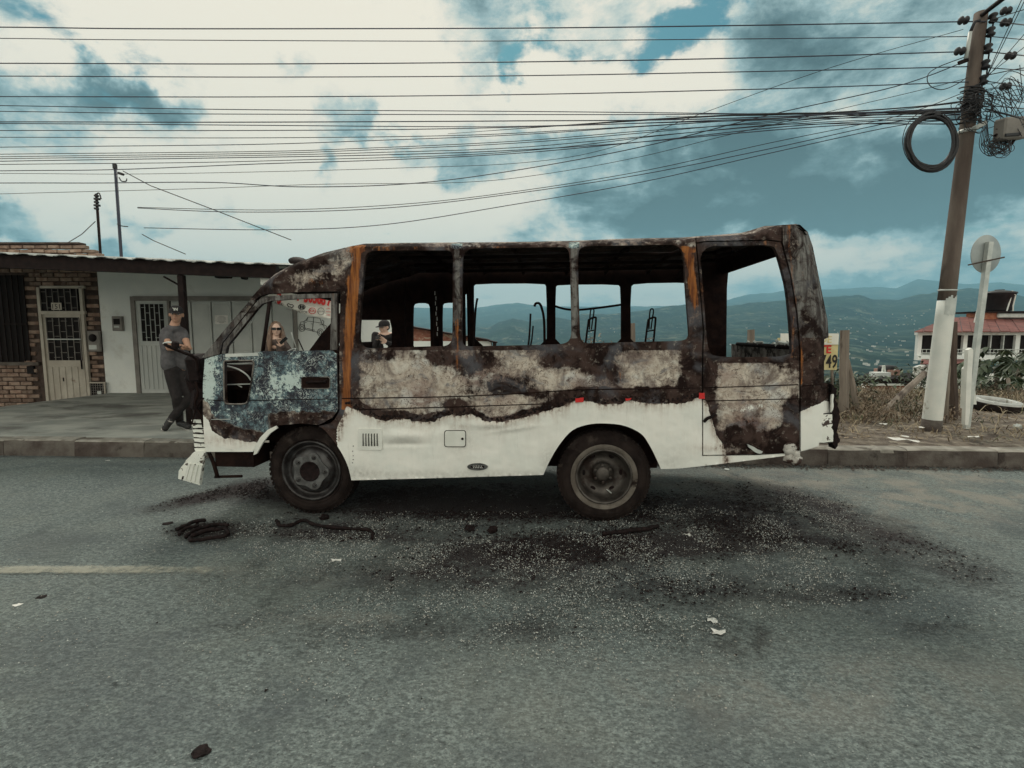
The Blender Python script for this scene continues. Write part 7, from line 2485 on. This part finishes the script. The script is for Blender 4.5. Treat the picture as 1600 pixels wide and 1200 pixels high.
def bush(px, py, Y, w, h, n, mat, label, ls=.10, seed=1):
    r_ = random.Random(seed)
    c_ = on_y(px, py, Y)
    root = empty('bush', c_, label, 'plant')
    lm_ = MB()
    st_ = MB()
    for k in range(12):
        a = r_.uniform(0, 6.28)
        st_.tube([c_, c_ + Vector((math.cos(a) * w * .4, math.sin(a) * w * .3, h * r_.uniform(.5, 1)))], .006, 4, False)
    for k in range(n):
        p_ = c_ + Vector((r_.gauss(0, w * .33), r_.gauss(0, w * .25), abs(r_.gauss(h * .5, h * .28))))
        a = r_.uniform(0, 6.28)
        leaf_blade(lm_, p_, (math.cos(a), math.sin(a), r_.uniform(-.3, .8)), ls * r_.uniform(.6, 1.5), ls * .35, .6, 2)
    st_.build('stem', M['wooddark'], root)
    lm_.build('foliage', mat, root)


bush(1296, 625, 9.6, .7, .55, 260, M['green'], 'green leafy plant between the bus tail and the timber post', .16, 2)
bush(1345, 605, 12, .8, .35, 120, M['green'], 'long leaved green plant right of the timber posts', .2, 3)
bush(1432, 612, 16, 1.0, .8, 300, M['green'], 'dark bush beside the flat roofed house left of the pole', .2, 4)
bush(1522, 625, 11.5, 1.3, .5, 400, M['green'], 'low green growth behind the broken white post', .14, 5)
bush(1597, 655, 9.0, .5, .25, 120, M['green'], 'dark creeper at the right edge beside the discarded tyre', .10, 6)
bush(930, 560, 13, .6, .6, 60, M['dryleaf'], 'thin dry shrub seen through the middle windows of the bus', .12, 7)

# tangled dry undergrowth at the lip of the verge
b = MB()
r_ = random.Random(21)
for k in range(2600):
    x, y = r_.uniform(3.6, 12), r_.uniform(7.6, 11.2)
    if float(fbm(x * 1.1 + 4, y * 1.1, 3)) < r_.uniform(.35, .62):
        continue
    if 7.3 < x < 9.6 and y < 9.4:
        continue
    z = float(verge_z(np.array([x]), np.array([y]))[0])
    a, h = r_.uniform(0, 6.28), r_.uniform(.08, .34)
    p0 = Vector((x, y, z - .02))
    p1 = p0 + Vector((math.cos(a) * h * .35, math.sin(a) * h * .35, h * .65))
    p2 = p1 + Vector((math.cos(a + r_.uniform(-1, 1)) * h * .6, math.sin(a) * h * .3, h * r_.uniform(-.25, .4)))
    b.tube([p0, p1, p2], 0, 3, False, radii=[.006, .004, .002])
    for q in range(3):
        leaf_blade(b, p1.lerp(p2, r_.random()), (r_.uniform(-1, 1), r_.uniform(-1, 1), r_.uniform(-.6, .4)), r_.uniform(.03, .09), .022, .6, 2)
M['bramble'] = pm('dry_bramble', (0.10, 0.065, 0.045), (0.26, 0.20, 0.14), 0.9, 0, 2.5, bump=0, c3=(0.05, 0.055, 0.03), s3=1.4, t3=(.52, .6))
tag(b.build('dry_undergrowth', M['bramble']), kind='stuff')

# dry grass and weeds: uncountable
b = MB()
r_ = random.Random(9)
cnt = 0
while cnt < 15000:
    x, y = r_.uniform(-1.2, 15), r_.uniform(6.45, 12.5)
    d = float(fbm(x * 1.4, y * 1.4, 3))
    near = min(1, max(0, (y - 6.3) / 2.0))
    if d + 0.25 * near < r_.uniform(.45, .95):
        continue
    if 7.0 < x < 9.6 and 7.4 < y < 9.5 and r_.random() < .85:
        continue
    if x < 3.2 and y < 7.5 and r_.random() < .5:
        continue
    cnt += 1
    z = float(verge_z(np.array([x]), np.array([y]))[0])
    h = r_.uniform(.02, .09) * (1 + 2.6 * near * d)
    a = r_.uniform(0, 6.28)
    le = r_.uniform(.5, 2.6)
    w_ = r_.uniform(.003, .008)
    dx, dy = math.cos(a), math.sin(a)
    p0, p1, p2 = Vector((x, y, z - .01)), Vector((x + dx * h * le * .4, y + dy * h * le * .4, z + h * .6)), Vector((x + dx * h * le, y + dy * h * le, z + h * .8))
    s_ = Vector((-dy, dx, 0)) * w_
    b.quad(p0 - s_, p0 + s_, p1 + s_ * .8, p1 - s_ * .8)
    b.tri(p1 - s_ * .8, p1 + s_ * .8, p2)
me = bpy.data.meshes.new('dry_grass')
me.from_pydata(b.v, [], b.f)
M['drygrass'] = pm('dry_grass', (0.17, 0.13, 0.085), (0.34, 0.28, 0.19), 0.9, 0, 3, bump=0, c3=(0.09, 0.10, 0.05), s3=1.2, t3=(.55, .62))
tag(link_mesh('dry_grass', me, M['drygrass']), kind='stuff')


def scatter(name, mat, n, dens, smin, smax, seed, flat=.5, area=(-4.5, 8.5, 2.0, 6.1), zf=lambda x, y: 0.004):
    q = np.random.default_rng(seed)
    vs, fs = [], []
    got = 0
    while got < n:
        x, y = q.uniform(area[0], area[1], 20000), q.uniform(area[2], area[3], 20000)
        P = np.stack([x, y, np.zeros_like(x)], 1)
        px, py = px_of(P)
        ok = q.random(20000) < dens(px, py, x, y)
        x, y = x[ok], y[ok]
        m = min(len(x), n - got)
        x, y = x[:m], y[:m]
        s = smin + (smax - smin) * q.random(m) ** 3
        ang_ = q.uniform(0, 6.28, m)
        base = got * 4
        V = np.zeros((m, 4, 3))
        for j in range(3):
            rr_j = s * q.uniform(.6, 1.3, m)
            V[:, j, 0] = x + rr_j * np.cos(ang_ + j * 2.09)
            V[:, j, 1] = y + rr_j * np.sin(ang_ + j * 2.09)
            V[:, j, 2] = 0.002 + s * q.random(m) * .4 * flat
        V[:, 3, 0], V[:, 3, 1], V[:, 3, 2] = x + s * q.uniform(-.3, .3, m), y, s * q.uniform(.6, 1.6, m) * flat + .004
        V[:, :, 2] += zf(x, y)[:, None] if callable(zf) and not np.isscalar(zf(x, y)) else zf(x, y)
        idx = base + np.arange(m)[:, None] * 4
        F = np.concatenate([idx + np.array([[0, 1, 3]]), idx + np.array([[1, 2, 3]]), idx + np.array([[2, 0, 3]])])
        vs.append(V.reshape(-1, 3))
        fs.append(F)
        got += m
    me = bpy.data.meshes.new(name)
    me.from_pydata(np.concatenate(vs).tolist(), [], np.concatenate(fs).tolist())
    me.update()
    return tag(link_mesh(name, me, mat), kind='stuff')


def dens_glass(px, py, x, y):
    d = eblob(px, py, 850, 880, 330, 60) + .8 * eblob(px, py, 500, 842, 180, 26) + .8 * eblob(px, py, 1150, 870, 230, 60) + .55 * eblob(px, py, 800, 960, 460, 60) + .10 * eblob(px, py, 900, 1050, 800, 200) + .5 * eblob(px, py, 1300, 800, 110, 30)
    d = d * (0.12 + 1.7 * sstep(fbm(x * 3.4, y * 3.4, 5, .6), .43, .62))
    under = (py < 800) & (px > 400) & (px < 1000)
    return np.clip(d * .8, 0, 1) * np.where(under, .05, 1)


def dens_char(px, py, x, y):
    return np.clip(soot_shade_at(px, py) * 1.3 - .45, 0, 1) * np.where(px > 1340, .35, 1) * np.where((py < 800) & (px > 420) & (px < 1000), .1, 1) * (0.15 + 1.6 * sstep(fbm(x * 2.2 + 9, y * 2.2, 4), .45, .6)) + 0.0006


M['glassbits'] = pm('glass_crumbs', (0.20, 0.225, 0.215), (0.58, 0.60, 0.57), 0.25, 0, 40, bump=0, spec=.8)
M['ashbits'] = pm('ash_crumbs', (0.22, 0.21, 0.19), (0.40, 0.38, 0.34), 0.9, 0, 40, bump=0)
scatter('glass_crumbs', M['glassbits'], 27000, dens_glass, .0010, .0058, 1, 0.6)
scatter('ash_crumbs', M['ashbits'], 14000, dens_glass, .0015, .008, 2, .3)
scatter('char_crumbs', M['char'], 15000, dens_char, .002, .017, 3, .35)
scatter('road_grit', M['ashbits'], 2500, lambda px, py, x, y: .3 + 0 * x, .0008, .0035, 4, .5, area=(-5, 6, 1.2, 6.0))
scatter('verge_litter', M['dryleaf'], 5000, lambda px, py, x, y: sstep(fbm(x * 2, y * 2, 3), .4, .6), .008, .045, 6, .4, area=(1.5, 13, 6.4, 10.5), zf=lambda x, y: verge_z(x, y))
scatter('gutter_litter', M['kerb'], 2500, lambda px, py, x, y: sstep(y, kerb_y(x) - .28, kerb_y(x)) * (y < kerb_y(x)) * (px > 1000), .004, .03, 7, .5, area=(1.5, 9, 5.5, 6.2))


# ------------------------------------------------------------------ countable debris on the road
def road_tube(name, pts, r, mat, label, cat, z=None, seg=7, jit=.004):
    P3 = [on_z(a_, b_1, r + .004) for a_, b_1 in pts]
    P3 = smoothpts(P3, 5)
    P3 = [p_ + Vector((random.uniform(-jit, jit), random.uniform(-jit, jit), random.uniform(0, jit))) for p_ in P3]
    rad = [r * random.uniform(.75, 1.25) for _ in P3]
    return tag(MB().tube(P3, 0, seg, True, radii=rad).build(name, mat, None, True), label, cat)


road_tube('burnt_strip', [(432, 813.6), (437, 821), (454, 821), (468, 815), (477.5, 813.6), (496.5, 821), (537, 825.5), (572, 828), (582, 832.6), (581, 842)], .014, M['char'], 'long bent strip of burnt rubber on the road below the front wheel', 'debris')
road_tube('burnt_strip', [(942, 834), (965, 832), (985, 829), (1005, 827), (1028, 822)], .018, M['char'], 'short thick charred strip on the road below the rear wheel', 'debris')
hp_ = empty('charred_seal', on_z(320, 832, 0), 'heap of charred looped seal rubber on the road left of the front wheel', 'debris')
for pts, r in (([(351, 826), (330, 829), (312, 833), (299, 839), (297, 844), (305, 845), (330, 841), (352, 838), (356, 832), (351, 826)], .014),
               ([(290, 840), (300, 831), (318, 824), (340, 820), (356, 821)], .014), ([(276, 828), (290, 822), (305, 815), (322, 813)], .016),
               ([(300, 838), (318, 831), (336, 827)], .018), ([(280, 836), (284, 829), (296, 824), (310, 822)], .012)):
    P3 = smoothpts([on_z(a_, b_1, r + .01) for a_, b_1 in pts], 5)
    MB().tube([p_ + Vector((random.uniform(-.005, .005), random.uniform(-.005, .005), random.uniform(0, .006))) for p_ in P3], r, 7).build('loop', M['char'], hp_, True)


def scrap_(px, py, s, mat, label, z0=0.0):
    """torn crumpled sheet: jagged outline, creased"""
    r2 = random.Random(int(px * 3 + py * 5))
    c_ = on_z(px, py, z0)
    bb = MB()
    n = 11
    ring_ = []
    for i in range(n):
        a = 2 * math.pi * i / n + r2.uniform(-.2, .2)
        rr = s * r2.uniform(.35, 1.25)
        ring_.append(c_ + Vector((rr * math.cos(a) * 1.3, rr * math.sin(a), r2.uniform(.002, .35) * s)))
    mid_ = c_ + Vector((0, 0, s * .30))
    k0 = len(bb.v)
    bb.v += [tuple(mid_)] + [tuple(p_) for p_ in ring_] + [tuple(c_ + Vector((0, 0, .001)))]
    for i in range(n):
        bb.f.append((k0, k0 + 1 + i, k0 + 1 + (i + 1) % n))
        bb.f.append((k0 + n + 1, k0 + 1 + (i + 1) % n, k0 + 1 + i))
    return tag(bb.build('scrap', mat), label, 'litter')


def lump(px, py, s, mat, label, cat='debris', zs=.6, z0=0.0, name='burnt_lump', col=None):
    bm2 = bmesh.new()
    bmesh.ops.create_icosphere(bm2, subdivisions=2, radius=s)
    r2 = random.Random(int(px * 7 + py))
    for v_ in bm2.verts:
        v_.co *= r2.uniform(.65, 1.2)
        v_.co.z *= zs
    me = bpy.data.meshes.new(name)
    bm2.to_mesh(me)
    bm2.free()
    c_ = on_z(px, py, z0) + Vector((0, 0, s * zs * .6))
    me.transform(Matrix.Translation(c_))
    o = link_mesh(name, me, mat, None, False)
    tag(o, label, cat)
    return o


lump(734, 829, .045, M['char'], 'small burnt lump on the glass strewn road, left of a pair')
lump(769, 831, .05, M['char'], 'small burnt lump on the glass strewn road, right of a pair')
lump(507, 811, .045, M['char'], 'knobbly burnt lump above the long rubber strip')
lump(263, 818, .04, M['char'], 'thin charred flake left of the looped seal heap', zs=.15)
lump(313, 1177, .035, M['char'], 'dark flattened stone near the bottom edge of the road', zs=.3)
lump(65, 933, .028, M['char'], 'dark flat scrap on the road at the far left', zs=.12)
for k, (a_, b_1, s, lb) in enumerate(((525, 876, .045, 'crumpled white scrap on the road below the long rubber strip'), (1113, 970, .04, 'pale scrap on the dark road, upper of two below the rear wheel'),
                                     (1125, 989, .05, 'pale scrap on the dark road, lower of two below the rear wheel'), (1075, 836, .035, 'small white scrap right of the thick charred strip'),
                                     (30, 945, .03, 'flat pale scrap at the left edge of the road'), (168, 720, .03, 'tiny white scrap near the left kerb'))):
    scrap_(a_, b_1, s * .72, M['paper'], lb)
for k, (a_, b_1, s, lb) in enumerate(((1405, 688, .10, 'long pale board scrap lying on the verge before the pole'), (1428, 690, .05, 'short pale scrap next to the long board scrap'),
                                     (1416, 683, .06, 'bluish white plastic rag on the verge before the pole'), (1380, 663, .05, 'white scrap by the foot of the timber brace'),
                                     (1590, 669, .05, 'small grey can at the right edge of the verge'), (1522, 684, .06, 'flat pale scrap right of the sign post foot'),
                                     (1440, 668, .04, 'tiny pale scrap by the foot of the whitewashed pole'))):
    (scrap_(a_, b_1, s, M['paper'], lb, .25) if k != 4 else lump(a_, b_1, s, M['galv'], lb, 'litter', .8, .25, name='can'))
lump(1335, 716, .10, M['kerb'], 'loose stone leaning against the right kerb', 'stone', .7, .05, name='stone')
lump(1108, 714, .04, M['galv'], 'small pale rubble by the kerb under the bus tail, left piece', 'stone', .5, .0, name='stone')
lump(1135, 735, .03, M['galv'], 'small pale rubble by the kerb under the bus tail, right piece', 'stone', .5, .0, name='stone')
for o in list(bpy.data.objects):
    if o.type == 'MESH' and o.name.startswith('stone'):
        pass
